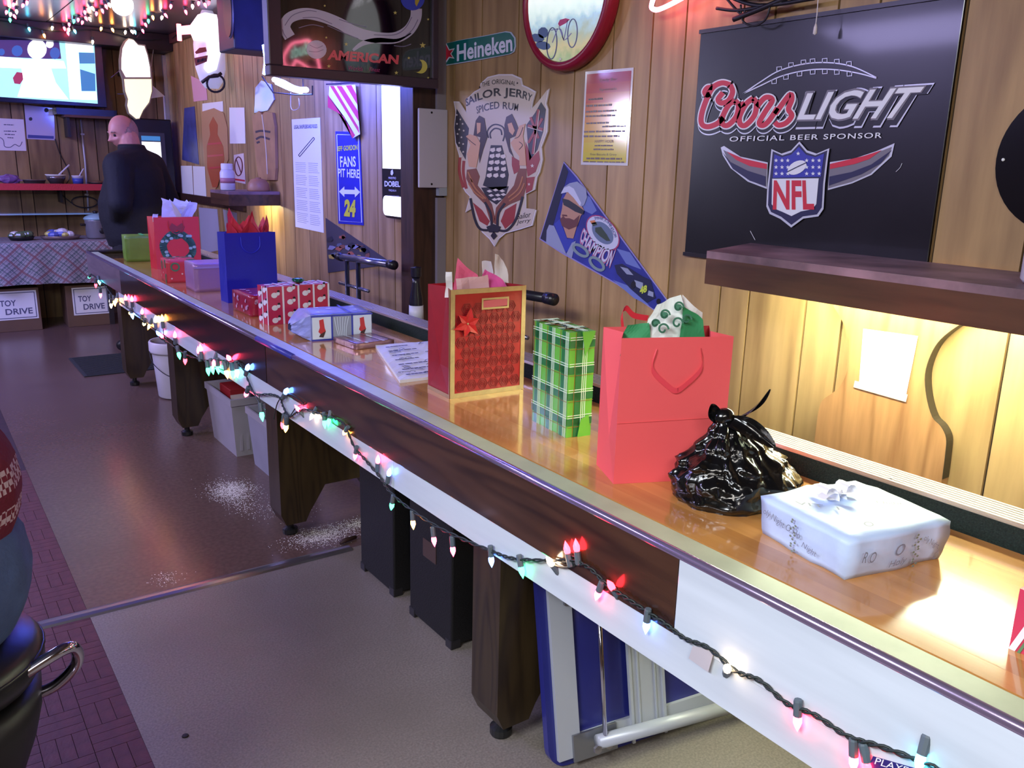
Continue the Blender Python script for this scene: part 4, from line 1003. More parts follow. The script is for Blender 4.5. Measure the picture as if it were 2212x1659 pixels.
up = z((500, 395), (640, 300), (800, 205), (1000, 150), (1200, 138), (1400, 170), (1600, 260)); lo = z((500, 395), (650, 325), (830, 245), (1050, 198), (1250, 195), (1450, 225), (1600, 266))
A.ribbon('football_outline', [up, lo], SILV, 2.6, lv=1)
us = spline(up, 8); ls = spline(lo, 8); tt = []; tb = []
for k in range(7):
    p = us[int(len(us)*(.33+k*.08))]; tt.append([(p.x-5, p.y+1), (p.x-5, p.y-8), (p.x+5, p.y-9), (p.x+5, p.y)])
    p = ls[int(len(ls)*(.28+k*.082))]; tb.append([(p.x-5, p.y+1), (p.x-5, p.y+10), (p.x+5, p.y+9), (p.x+5, p.y)])
A.ribbon('stitch', tt+tb, SILV, 1.8, lv=1, n=1)
CO = [z((400, 320), (330, 305), (255, 345), (205, 440), (165, 560), (165, 640), (215, 665), (290, 640), (345, 590)), z((400, 320), (420, 380), (385, 450), (325, 470), (300, 440), (340, 385)), z((255, 345), (215, 345), (190, 380), (208, 405), (235, 395)),
      z((440, 450), (385, 490), (335, 590), (340, 645), (385, 650), (450, 580), (468, 490), (440, 450)), z((590, 432), (530, 480), (478, 580), (485, 645), (530, 650), (600, 570), (615, 475), (590, 432)),
      z((470, 500), (520, 470)), z((620, 500), (690, 425), (748, 445), (690, 540), (640, 630), (668, 655), (720, 615), (790, 510)), z((770, 560), (888, 405), (908, 440), (880, 520), (908, 572), (862, 632), (800, 652), (768, 628))]
sh = [[(x+1.5, y+9) for x, y in l] for l in CO]
A.ribbon('script_shadow', sh, SILV, 19, lv=1); A.ribbon('script_shadow', [[(x+1.5, y+7) for x, y in l] for l in CO], BLKS, 17, lv=2)
A.ribbon('script_outline', CO, WHS, 17, lv=3); A.ribbon('script_lettering', CO, REDS, 11, lv=4)
A.text('block_shadow', 'LIGHT', z((935, 690), (1850, 670)), z((1020, 375), (2085, 300)), SILV, lv=2, bold=.055); A.text('block_shadow', 'LIGHT', z((940, 672), (1840, 655)), z((1025, 385), (2070, 315)), BLKS, lv=3, bold=.05)
A.text('block_outline', 'LIGHT', z((938, 625), (1820, 612)), z((1028, 370), (2025, 318)), GREY, lv=4, bold=.045); A.text('block_lettering', 'LIGHT', z((950, 610), (1805, 597)), z((1040, 388), (2005, 333)), WHS, lv=5, bold=.02)
A.text('caption', 'OFFICIAL BEER SPONSOR', z((388, 787), (1645, 757)), z((395, 745), (1650, 712)), WHS, lv=2, bold=.01, sp=1.15)
A.poly('wing_outline', [z((318, 835), (345, 822), (480, 910), (705, 958), (698, 1175), (540, 1115), (400, 1005), (335, 900)), z((1750, 800), (1725, 910), (1560, 1060), (1400, 1130), (1200, 1185), (1218, 955), (1420, 925), (1600, 865))], SILV, lv=1)
A.poly('wing_gap', [z((340, 855), (480, 930), (698, 975), (694, 1160), (545, 1100), (405, 990)), z((1728, 830), (1705, 905), (1550, 1050), (1395, 1118), (1206, 1170), (1218, 970), (1420, 940), (1600, 880))], GREY, lv=2)
A.poly('red_wing', [z((370, 868), (500, 925), (700, 970), (700, 1012), (560, 988), (450, 938)), z((1645, 858), (1500, 905), (1222, 970), (1220, 1012), (1420, 972), (1545, 930))], REDS, lv=3)
A.poly('navy_wing', [z((338, 880), (400, 955), (540, 1025), (690, 1072), (690, 1152), (560, 1108), (420, 1010)), z((1728, 858), (1640, 965), (1480, 1055), (1212, 1148), (1214, 1074), (1400, 1036), (1560, 975))], NAV, lv=3)
S_ = [(750, 862), (830, 897), (905, 872), (970, 802), (1030, 872), (1105, 897), (1205, 855), (1190, 960), (1170, 1130), (1158, 1330), (1118, 1388), (1000, 1405), (905, 1475), (820, 1408), (735, 1368), (710, 1310), (716, 1180), (740, 960)]
def inset(P, k, c=(945, 1130)): return [(c[0]+(x-c[0])*k, c[1]+(y-c[1])*k) for x, y in P]
A.poly('shield_glow', z(*inset(S_, 1.05)), SILV, lv=4); A.poly('shield_rim', z(*inset(S_, .985)), NAV, lv=5)
A.poly('shield_field', z((768, 892), (830, 915), (905, 895), (970, 830), (1030, 895), (1105, 915), (1178, 885), (1150, 1075), (755, 1085)), BLS, lv=6)
A.poly('shield_base', z((750, 1092), (1132, 1088), (1112, 1300), (1080, 1342), (985, 1360), (908, 1398), (830, 1362), (775, 1340), (745, 1300)), WHS, lv=6)
def star(cx, cy, r_, rot=0): return [(cx+(r_ if k % 2 == 0 else r_*.42)*math.sin(rot+k*PI/5), cy-(r_ if k % 2 == 0 else r_*.42)*math.cos(rot+k*PI/5)) for k in range(10)]
A.poly('star', [star(*z((sx, sy))[0], 4.6) for sx, sy in [(965, 885)]+[(x, y) for y in (942, 997, 1050) for x in (783, 832, 880, 1035, 1087, 1138)]], WHS, lv=7)
ell = lambda cx, cy, a, b, r_, n=20: [(cx+a*math.cos(q*2*PI/n)*math.cos(r_)-b*math.sin(q*2*PI/n)*math.sin(r_), cy+a*math.cos(q*2*PI/n)*math.sin(r_)+b*math.sin(q*2*PI/n)*math.cos(r_)) for q in range(n)]
A.poly('football', z(*ell(957, 1000, 84, 50, -.5)), WHS, lv=8); A.ribbon('football_stripe', [z((880, 1035), (960, 995), (1035, 960))], NAV, 2., lv=9)
A.text('shield_lettering', 'NFL', z((755, 1345), (1098, 1345)), z((765, 1105), (1085, 1105)), REDS, lv=7, bold=.03)
A.ribbon('scratch', [z((1760, 1035), (1795, 1000), (1810, 965)), z((560, 1520), (600, 1595))], WHS, .8, lv=1)

# wires, bracket and pull chain above the sign
t = thing('wire_bracket', 'tangle of black wires and brackets above the black sign', 'wire bracket', (2.15, 1.82, 1.9))
BW_ = M('black_wire', (30, 26, 32), .45)
PW = Plane(0, 2.14)
for pts, r_ in (([(1548, 18), (1600, 22), (1690, 5)], .005), ([(1585, 42), (1640, 20), (1700, -5)], .008), ([(1600, 10), (1605, 45), (1630, 56), (1655, 40), (1665, 5)], .003), ([(1570, -10), (1640, 12), (1760, -4)], .006), ([(1555, -20), (1600, 30), (1610, 20)], .004)):
    MB().tube([tuple(v) for v in spline([tuple(PW.at(*p)) for p in pts], 6)] if len(pts) > 2 else [PW.at(*p) for p in pts], r_, 8).build('wire', BW_, t, world=True, smooth=True)
MB().box(2.12, 2.199, 1.62, 1.9, 1.955, 1.985).build('bracket', BW_, t, world=True)
t = thing('pull_chain', 'thin white pull cord hanging over the top of the black sign', 'cord', (2.13, 1.55, 1.8))
PC = Plane(0, 2.13)
MB().tube([PC.at(1768, -12), PC.at(1765, 30), PC.at(1761, 62)], .0015, 6).build('cord', M('white_cord', (226, 214, 220), .5), t, world=True)
MB().lathe([(0, 0), (.006, .004), (.005, .02), (.002, .03)], 10, tuple(PC.at(1760, 76))).build('bell_end', M('white_cord', (226, 214, 220), .5), t, world=True, smooth=True)
# pink neon
def neon(t, lines, mat, r_, plane, n=6, nm='neon_tube'):
    for ln in lines:
        P_ = [Vector(plane.at(*p)) for p in ln]
        MB().tube(spline(P_, n) if len(P_) > 2 else P_, r_, 8).build(nm, mat, t, world=True, smooth=True)
PINK = glow('pink_neon', (255, 120, 150), 14.); 
t = thing('neon_sign', 'pink neon tube sign above the black sign, mostly above the frame', 'neon sign', (2.15, 1.95, 1.95))
PN = Plane(0, 2.12)
neon(t, [[(1425, -40), (1408, 8), (1412, 20), (1430, 18), (1480, -8), (1560, -60), (1600, -80)], [(1600, -80), (1640, -60), (1700, -90), (1720, -140), (1640, -170), (1560, -150), (1480, -120), (1425, -40)]], PINK, .008, PN)
A2 = Art(PN, t, .0); A2.text('neon_lettering', 'Buds', [(1480, -70), (1650, -105)], [(1470, -130), (1640, -160)], glow('mint_neon', (190, 255, 235), 6.), bold=.0, shear=.2)
MB().box(2.13, 2.199, 1.7, 1.74, 2.05, 2.2).build('mount', BW_, t, world=True); MB().box(2.115, 2.199, 2.06, 2.09, 2.0, 2.03).build('mount', BW_, t, world=True)

# ================================================================== ROUND LIT BICYCLE SIGN
t = thing('round_sign', 'round lit sign with a red rim and a bicycle picture', 'lighted sign', (WALLX, 2.73, 1.81))
cy_, cz_ = 2.73, 2.076
MB().lathe([(0, 0), (.262, 0), (.268, -.01), (.268, -.045), (.258, -.056), (.243, -.058), (.236, -.05), (.236, -.04), (0, -.04)], 56, (WALLX-.002, cy_, cz_), 0).build('rim', M('red_plastic_rim', (146, 20, 50), .35), t, world=True, smooth=True)
# lit picture disc: a picture of sky, bushes and path, back lit
def picture_mat():
    m, nt, b = new_mat('lit_picture'); N = nt.nodes.new; L = nt.links.new
    tc = N('ShaderNodeTexCoord'); sp = N('ShaderNodeSeparateXYZ'); L(tc.outputs['Object'], sp.inputs[0])
    n = N('ShaderNodeTexNoise'); n.inputs['Scale'].default_value = 26.; n.inputs['Detail'].default_value = 5; L(tc.outputs['Object'], n.inputs['Vector'])
    ad = N('ShaderNodeMath'); ad.operation = 'MULTIPLY_ADD'; ad.inputs[1].default_value = .10; L(n.outputs['Fac'], ad.inputs[0]); L(sp.outputs['Z'], ad.inputs[2])
    r = N('ShaderNodeValToRGB'); cr = r.color_ramp
    cr.elements[0].position = .08; cr.elements[0].color = C(122, 138, 92); cr.elements[1].position = .62; cr.elements[1].color = C(250, 252, 246)
    for p, c in ((.16, (170, 160, 118)), (.24, (150, 160, 140)), (.33, (156, 184, 196)), (.42, (214, 232, 222))):
        e = cr.elements.new(p); e.color = C(*c)
    mr = N('ShaderNodeMapRange'); mr.inputs['From Min'].default_value = .05; mr.inputs['From Max'].default_value = .57; L(ad.outputs[0], mr.inputs['Value'])
    L(mr.outputs[0], r.inputs['Fac']); L(r.outputs['Color'], b.inputs['Base Color']); L(r.outputs['Color'], b.inputs['Emission Color']); b.inputs['Emission Strength'].default_value = .85
    b.inputs['Roughness'].default_value = .15; return m
MB().lathe([(0, 0), (.235, 0), (.235, -.004), (0, -.004)], 48, (WALLX-.043, cy_, cz_), 0).build('picture', picture_mat(), t, world=True)
RS = Plane(0, WALLX-.0475); A = Art(RS, t, 0.)
zr = zz(1120, 0, .10246)
GW = M('grey_wheel_print', (104, 108, 150), .4)
A.ribbon('wheel_print', [zr(*ell(705, 915, 105, 330, .05)), zr(*ell(1140, 700, 100, 300, .05))], GW, 2.2, closed=True, n=2)
A.poly('saddle_print', zr((840, 500), (880, 420), (1000, 385), (1090, 410), (1000, 490), (870, 560)), M('pink_saddle_print', (214, 74, 130), .4), lv=1)
A.ribbon('frame_print', [zr((690, 640), (900, 620), (960, 850), (1120, 700)), zr((860, 560), (960, 850)), zr((720, 900), (830, 600)), zr((1040, 430), (1000, 660), (960, 830))], M('lilac_frame_print', (150, 146, 200), .4), 1.6, lv=1, n=3)
A.poly('bush_print', [zr(*ell(400, 800, 150, 90, .2, 9)), zr(*ell(520, 690, 110, 120, .2, 9)), zr(*ell(520, 960, 160, 90, .2, 9))], M('blue_bush_print', (112, 136, 172), .6), lv=-1 if False else 0)
MB().ball(tuple(RS.at(*zr((890, 1250))[0])), .006, 10, 8).build('reflection_bead', M('white_bead', (250, 250, 250), .1), t, world=True)
yy = [2.73+.13*k for k in (1, -1)]
A.text('lettering', 'FAT TIRE', [tuple((1158, -110)), (1268, -138)], [(1158, -160), (1268, -190)], M('white_sign_lettering', (240, 236, 246), .4, emit=(240, 236, 246), estr=1.4), lv=3, bold=.03)

# ================================================================== POSTERS AND SMALL SIGNS ON THE NEAR WALL
def wall_sheet(name, label, cat, quad, mat, th=.0015, plane=WR, base_off=.0015):
    P_ = [plane.at(*q) for q in quad]; b = min(P_, key=lambda p: p.z)
    c = sum(P_, Vector())/len(P_); t = thing(name, label, cat, (c.x, c.y, b.z))
    A = Art(plane, t, base_off); A.poly('sheet', list(quad), mat, lv=0, th=th); A.off = base_off+th+.0002; return t, A
PAPW = M('white_paper', (240, 240, 234), .6); LAMW = M('laminated_white', (226, 220, 226), .12, coat=.6)
t, A = wall_sheet('poster', 'laminated red to yellow specials poster with a white border', 'poster', [(1266, 155), (1370, 146), (1357, 358), (1256, 356)], LAMW)
def lerp4(q, u, v):
    a = Vector(q[0]).lerp(Vector(q[1]), u); b = Vector(q[3]).lerp(Vector(q[2]), u); r_ = a.lerp(b, v); return (r_.x, r_.y)
Q = [(1266, 155), (1370, 146), (1357, 358), (1256, 356)]
cols = [(176, 40, 62), (186, 52, 58), (196, 72, 54), (206, 100, 52), (214, 134, 56), (220, 160, 60), (222, 184, 66), (222, 196, 74), (218, 200, 80)]
for i, c in enumerate(cols):
    v0, v1 = .03+.94*i/9, .03+.94*(i+1)/9
    A.poly('colour_band', [lerp4(Q, .04, v0), lerp4(Q, .96, v0), lerp4(Q, .96, v1), lerp4(Q, .04, v1)], M('poster_band_%d' % i, c, .12, coat=.6), lv=0)
INKB = M('dark_brown_ink', (84, 44, 30), .3)
for tx, u0, u1, v0, hh in (('Daily Bar', .32, .68, .09, .035), ('Specials', .32, .68, .19, .035), ('', .1, .4, .29, .02), ('', .06, .62, .36, .02), ('', .06, .7, .42, .02), ('', .06, .7, .47, .02), ('', .08, .56, .545, .02), ('', .42, .92, .585, .018), ('', .04, .92, .635, .02), ('', .04, .8, .685, .02), ('HAPPY HOUR', .28, .68, .735, .03), ('', .28, .68, .785, .017), ('', .26, .7, .825, .017), ('Free Biscuits & Gravy', .2, .76, .875, .03), ('', .12, .88, .92, .02), ('', .06, .94, .958, .013)):
    if tx: A.text('lettering', tx, [lerp4(Q, u0, v0+hh), lerp4(Q, u1, v0+hh)], [lerp4(Q, u0, v0), lerp4(Q, u1, v0)], INKB, lv=1)
    else: words(A, 'small_lettering', lerp4(Q, u0, v0+hh), lerp4(Q, u1, v0+hh), 205*hh, INKB, 1, 6, int(v0*100))
# green oval ended sign
z2 = zz(550, 0, .27125)
t = thing('bottle_sign', 'green rounded beer sign with white lettering and a red star, beside the pilaster', 'sign', (WALLX, 3.5, 1.85))
A = Art(WR, t, .002); GH = M('bottle_green_sign', (18, 104, 96), .3)
ol = z2((1536, 345), (1640, 320), (1850, 283), (2010, 250), (2052, 256), (2084, 300), (2088, 370), (2075, 415), (2045, 433), (1850, 470), (1536, 524))
A.poly('board', ol, M('pale_edge', (190, 200, 214), .3), th=.004, lv=0); A.off += .0042
A.poly('green_face', [(965.5+(x-965.5)*.985, 104+(y-104)*.94) for x, y in ol], GH, lv=0)
A.poly('star', z2((1537, 345), (1562, 395), (1605, 385), (1577, 430), (1602, 468), (1563, 462), (1537, 500)), WHS, lv=1); A.poly('star', z2((1537, 358), (1560, 404), (1594, 396), (1570, 430), (1590, 458), (1560, 452), (1537, 486)), REDS, lv=2)
A.text('lettering', 'Heineken', z2((1622, 492), (2066, 410)), z2((1622, 358), (2062, 268)), WHS, lv=1, bold=.025)
# ---- rum sign
zs = zz(960, 140, .2412)
t = thing('rum_sign', 'cream cut-out rum sign with mermaids, a sailing ship and flags', 'sign', (WALLX, 3.0, 1.2))
A = Art(WR, t, .002)
OUT = zs((335, 170), (400, 110), (500, 85), (620, 85), (700, 120), (712, 180), (760, 200), (832, 240), (805, 330), (795, 395), (860, 330), (952, 213), (925, 350), (942, 400), (935, 600), (882, 740), (892, 850), (868, 960), (842, 1010), (822, 1120), (742, 1160), (742, 1290), (836, 1300), (800, 1440), (690, 1475), (560, 1510), (500, 1560), (460, 1628), (415, 1560), (350, 1500), (290, 1400), (255, 1290), (200, 1322), (240, 1180), (200, 1140), (165, 1080), (150, 980), (145, 820), (110, 700), (100, 560), (112, 420), (95, 328), (142, 330), (208, 430), (208, 310), (280, 240), (330, 215))
RC = M('rum_cream', (206, 190, 172), .3); RE = M('rum_edge', (226, 218, 220), .2)
A.poly('board', OUT, RE, th=.006); A.off += .0062
cx_, cy0 = 1080, 345
A.poly('cream_face', [(cx_+(x-cx_)*.97, cy0+(y-cy0)*.985) for x, y in OUT], RC, lv=0)
RI = M('rum_ink', (30, 24, 34), .35); SK = M('rum_skin', (212, 160, 122), .35); TL = M('rum_tail', (128, 66, 42), .35); TL2 = M('rum_tail_light', (176, 110, 64), .35); RR = M('rum_red', (156, 48, 44), .35); RN = M('rum_navy', (34, 30, 48), .35); RW = M('rum_white', (220, 206, 192), .35); HR = M('rum_hair', (52, 28, 26), .35)
A.text('lettering', 'THE ORIGINAL', zs((358, 200), (500, 172), (648, 188)), zs((352, 160), (500, 130), (652, 150)), RI, lv=1)
A.text('lettering', 'SAILOR JERRY', zs((215, 395), (330, 340), (500, 302), (680, 318), (782, 350)), zs((203, 308), (320, 250), (500, 207), (690, 222), (806, 268)), RI, lv=1, bold=.02)
A.text('lettering', 'SPICED RUM', zs((308, 440), (480, 395), (672, 415)), zs((300, 375), (480, 330), (680, 350)), RI, lv=1, bold=.01)
A.poly('star', [star(*zs((332, 202))[0], 2.6), star(*zs((670, 165))[0], 2.6)], RI, lv=1)
A.poly('flag_canton', zs((125, 395), (235, 570), (205, 850), (120, 700), (106, 560)), RN, lv=1)
A.poly('flag_star', [star(*zs(p)[0], 2.6) for p in ((128, 450), (160, 490), (130, 530), (180, 530), (150, 580), (190, 590), (135, 620), (170, 650), (150, 700), (185, 710), (150, 745), (185, 780), (175, 820))], RW, lv=2)
A.ribbon('flag_stripe', [zs((155, 830), (150, 960), (185, 1100)), zs((190, 860), (185, 970), (212, 1110))], RR, 6, lv=1)
A.poly('union_flag', zs((882, 335), (925, 400), (900, 600), (850, 760), (778, 860), (750, 540), (830, 430)), RN, lv=1)
A.ribbon('union_cross', [zs((765, 545), (900, 580)), zs((860, 400), (810, 800)), zs((790, 470), (860, 660)), zs((895, 480), (770, 700))], RR, 5.5, lv=2, n=2)
A.ribbon('union_edge', [zs((765, 560), (898, 596)), zs((872, 410), (822, 800))], RW, 1.3, lv=3, n=2)
A.poly('red_flag', [zs((742, 690), (800, 830), (862, 770), (872, 850), (832, 960), (762, 1002), (742, 860)), zs((746, 1012), (826, 1002), (802, 1120), (746, 1152)), zs((620, 820), (690, 860), (690, 950), (640, 980), (620, 900))], RR, lv=1)
A.poly('flag_star', [star(*zs((805, 905))[0], 4.5), star(*zs((776, 1070))[0], 3.5)], RW, lv=2)
A.poly('mermaid_hair', [zs((330, 455), (375, 480), (388, 560), (402, 650), (365, 760), (332, 880), (318, 740), (340, 650), (278, 632), (298, 500)), zs((572, 468), (622, 440), (652, 500), (692, 600), (652, 640), (602, 660), (605, 740), (640, 832), (598, 780), (560, 640), (555, 540))], HR, lv=2)
A.poly('mermaid_skin', [zs((212, 640), (245, 622), (305, 640), (340, 700), (322, 830), (302, 922), (238, 912), (220, 800), (252, 720)), zs((690, 548), (742, 528), (722, 640), (742, 760), (752, 902), (692, 902), (690, 820), (642, 760), (612, 700), (655, 648)), zs((308, 520), (345, 522), (340, 600), (312, 622)), zs((585, 530), (622, 518), (650, 590), (630, 632), (600, 600))], SK, lv=3)
A.ribbon('skin_line', [zs((215, 650), (260, 690), (300, 720)), zs((690, 690), (720, 720), (690, 760)), zs((725, 560), (690, 640), (650, 660))], HR, 1.2, lv=4)
A.poly('mermaid_tail', [zs((218, 940), (302, 928), (332, 1000), (312, 1080), (402, 1190), (442, 1250), (472, 1380), (440, 1442), (380, 1250), (280, 1150), (212, 1020)), zs((688, 930), (752, 930), (752, 1080), (720, 1200), (600, 1250), (520, 1300), (490, 1432), (460, 1420), (480, 1280), (560, 1180), (640, 1080), (668, 980))], TL, lv=2)
A.ribbon('tail_fin', [zs((250, 1020), (300, 1110), (390, 1200)), zs((235, 1060), (290, 1140), (370, 1200)), zs((720, 1000), (680, 1110), (590, 1190)), zs((735, 1060), (690, 1150), (600, 1220)), zs((230, 960), (270, 1050))], TL2, 3.2, lv=3)
A.poly('ship_hull', [zs((385, 1005), (405, 860), (432, 720), (530, 722), (565, 850), (592, 985), (575, 1100), (480, 1130), (360, 1080))], RI, lv=1)
A.poly('ship_sail', [zs((x, y), (x+38, y-8), (x+44, y+20), (x+22, y+34), (x-4, y+22)) for x, y in ((430, 750), (485, 748), (425, 805), (478, 800), (525, 808), (418, 862), (470, 860), (525, 865), (408, 920), (465, 918), (528, 922), (400, 978), (458, 978), (520, 980))], RW, lv=2)
A.poly('sea', zs((345, 1100), (592, 1088), (562, 1180), (482, 1252), (400, 1200)), RI, lv=1); A.poly('wave', [zs((x, y), (x+28, y-12), (x+52, y+4), (x+24, y+14)) for x, y in ((395, 1130), (450, 1120), (510, 1128), (410, 1168), (470, 1165), (520, 1160), (440, 1205), (480, 1200))], RW, lv=2)
A.ribbon('scroll', [zs((412, 655), (400, 600), (432, 552), (480, 535), (540, 560), (556, 620), (540, 685)), zs((432, 660), (425, 615), (452, 580), (480, 570), (520, 585), (530, 630))], RI, 3., lv=1)
A.poly('flame', [zs((270, 1232), (352, 1300), (422, 1400), (400, 1442), (330, 1400)), zs((520, 1400), (560, 1300), (662, 1240), (640, 1400), (560, 1470))], RR, lv=1)
A.ribbon('tail_curl', [zs((250, 1195), (290, 1380), (340, 1470), (430, 1480)), zs((720, 1180), (660, 1380), (580, 1480), (500, 1480)), zs((380, 1230), (432, 1330), (442, 1440)), zs((560, 1240), (502, 1330), (492, 1440))], RI, 5., lv=3)
A.poly('base_block', [zs((395, 1450), (460, 1425), (525, 1450), (500, 1500), (420, 1500)), zs((460, 1490), (492, 1530), (460, 1566), (434, 1530))], RI, lv=4)
A.text('signature', 'Sailor', zs((668, 1385), (790, 1362)), zs((668, 1335), (790, 1312)), RI, lv=1, shear=.2); A.text('signature', 'Jerry', zs((660, 1440), (785, 1415)), zs((660, 1392), (790, 1372)), RI, lv=1, shear=.2)
# ---- racing pennant
zp = zz(1150, 340, .205)
t = thing('pennant', 'blue triangular racing pennant with a capped man and a race car', 'pennant', (WALLX, 2.3, .95))
A = Art(WR, t, .002); A.step = .0006
A.poly('felt', zp((340, 45), (480, 200), (1440, 1515), (1290, 1612), (900, 1340), (330, 1020), (82, 860)), M('pennant_edge', (150, 140, 200), .6), th=.0025); A.off += .0027
A.poly('blue_field', zp((342, 62), (472, 215), (1425, 1510), (1290, 1598), (900, 1325), (335, 1005), (95, 855)), M('pennant_blue', (44, 52, 150), .6, vary=.35, vscale=12.), lv=0)
A.poly('dark_hoist', zp((342, 62), (95, 855), (160, 888), (235, 700), (390, 150)), M('pennant_dark', (26, 26, 50), .6), lv=1)
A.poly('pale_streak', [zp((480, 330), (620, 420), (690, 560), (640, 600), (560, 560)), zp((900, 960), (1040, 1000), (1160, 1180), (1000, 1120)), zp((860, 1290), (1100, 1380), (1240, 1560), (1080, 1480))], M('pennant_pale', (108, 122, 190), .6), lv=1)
PS = M('print_skin', (190, 140, 112), .5); PB = M('print_beard', (104, 52, 44), .5); PG = M('print_grey', (150, 156, 184), .5); PBK = M('print_black', (24, 22, 30), .4); PW_ = M('print_white', (206, 208, 228), .5)
A.poly('suit', zp((245, 700), (300, 650), (330, 730), (380, 860), (455, 870), (430, 950), (360, 1000), (290, 850)), M('print_suit_blue', (46, 60, 168), .5), lv=2); A.poly('shoulder', [zp((165, 770), (190, 710), (242, 720), (320, 900), (372, 1022), (158, 905)), zp((370, 1020), (430, 900), (470, 880), (430, 1060))], PG, lv=3)
A.poly('neck', zp((330, 700), (400, 760), (490, 700), (445, 855), (380, 845)), PS, lv=3)
A.poly('face', zp((380, 365), (450, 395), (522, 488), (562, 560), (522, 622), (490, 722), (400, 757), (330, 702), (310, 622), (328, 540), (340, 440)), PS, lv=4)
A.poly('beard', zp((308, 652), (340, 618), (365, 640), (405, 640), (455, 660), (515, 605), (492, 722), (400, 760), (328, 722)), PB, lv=5); A.poly('mouth', zp((330, 600), (380, 605), (385, 622), (330, 620)), PB, lv=5)
A.poly('sunglasses', zp((328, 430), (400, 448), (480, 500), (562, 560), (552, 602), (470, 572), (402, 530), (348, 502)), PBK, lv=6)
A.poly('cap', zp((320, 372), (352, 310), (410, 272), (490, 254), (582, 330), (592, 420), (562, 502), (532, 520), (500, 440), (440, 370), (380, 345)), PG, lv=5); A.poly('cap_brim', zp((318, 382), (352, 320), (405, 300), (455, 330), (532, 480), (522, 516), (452, 425), (392, 365)), PW_, lv=6)
bd = ell(757, 795, 205, 130, .86, 28)
A.poly('badge_rim', zp(*inset(bd, 1.07, (757, 795))), M('print_red_violet', (170, 60, 110), .5), lv=3); A.poly('badge_ring', zp(*bd), PW_, lv=4); A.poly('badge_centre', zp(*inset(bd, .68, (757, 795))), M('print_steel', (104, 120, 150), .5), lv=5)
A.poly('badge_skyline', [zp((680, 740), (740, 730), (800, 810), (840, 880), (800, 880), (730, 830), (680, 780)), zp((640, 690), (690, 680), (700, 710), (655, 725))], M('print_olive', (54, 70, 50), .5), lv=6); A.poly('badge_flash', [zp((622, 668), (675, 660), (690, 700), (640, 700))], M('print_orange', (216, 130, 80), .5), lv=6)
A.text('badge_lettering', 'JIMMIE JOHNSON', zp((680, 660), (790, 690), (880, 850)), zp((665, 622), (815, 655), (912, 830)), M('print_ink_blue', (60, 60, 130), .5), lv=7)
A.text('lettering_outline', 'CHAMPION', zp((505, 895), (640, 1035), (830, 1170)), zp((550, 725), (700, 890), (900, 965)), M('print_pink', (190, 110, 150), .5), lv=3, bold=.06); A.text('lettering', 'CHAMPION', zp((518, 880), (645, 1015), (832, 1148)), zp((556, 742), (702, 905), (890, 985)), PW_, lv=4, bold=.02)
A.ribbon('horseshoe_print', [zp(*ell(525, 980, 88, 42, .62, 12)), zp(*ell(695, 1120, 88, 46, .72, 12))], M('print_grey_green', (130, 148, 150), .5), 6., closed=True, n=2, lv=5)
A.poly('race_car', zp((878, 1135), (960, 1120), (1060, 1180), (1170, 1250), (1260, 1290), (1315, 1480), (1220, 1532), (1050, 1385), (905, 1225)), M('print_car_navy', (30, 34, 70), .4), lv=3)
A.poly('car_window', [zp((940, 1150), (1020, 1170), (1080, 1240), (1010, 1230)), zp((1090, 1290), (1180, 1320), (1180, 1400), (1110, 1360)), zp((1240, 1400), (1290, 1420), (1290, 1470), (1230, 1450))], PG, lv=4); A.poly('wheel', [zp(*ell(1080, 1340, 26, 40, .2, 10)), zp(*ell(1345, 1545-30, 22, 30, .2, 10))], PBK, lv=5)
A.text('car_number', '48', zp((1150, 1445), (1225, 1415)), zp((1150, 1360), (1228, 1340)), M('print_lime', (200, 216, 70), .5), lv=6, bold=.05)

# white plate on the pilaster
t = thing('cover_plate', 'blank white cover plate screwed to the brown pilaster', 'plate', (2.12, 3.67, 1.335))
MB().box(2.042, 2.199, 3.655, 3.67, 1.338, 1.70).build('plate', M('white_plate', (198, 192, 206), .4), t, world=True, bevel=.004)
for z_ in (1.355, 1.683): MB().lathe([(.005, 0), (.005, -.002), (0, -.003)], 10, (2.11, 3.655, z_), 1).build('screw', BLKS, t, world=True)
# clear bracket of black record at the right edge
t = thing('record_disc', 'black record-like disc on the wall at the right edge', 'disc', (WALLX, .9, 1.33))
MB().lathe([(0, 0), (.168, 0), (.168, -.004), (0, -.004)], 48, (WALLX-.002, .904, 1.494), 0).build('disc', M('black_vinyl', (16, 15, 17), .18), t, world=True)
MB().lathe([(.055, 0), (.055, -.001), (.042, -.002), (0, -.002)], 32, (WALLX-.0065, .904, 1.494), 0).build('label', M('silver_label', (160, 176, 186), .3), t, world=True)
MB().ball(tuple(Plane(0, WALLX-.008).at(2167, 345)), .004, 8, 6).build('pin', M('white_bead', (250, 250, 250), .1), t, world=True)
t = thing('plastic_jug', 'cloudy white plastic jug at the right end of the long brown shelf', 'jug', (1.98, .805, 1.2325))
MB().lathe([(0, .002), (.06, .002), (.066, .01), (.066, .13), (.06, .16), (.03, .19), (.026, .2), (.026, .22), (0, .22)], 26).build('body', M('cloudy_plastic', (222, 214, 226), .35, trans=.15), t, smooth=True)
MB().lathe([(.029, .218), (.029, .238), (0, .24)], 20).build('cap', M('white_cap', (230, 228, 230), .4), t)
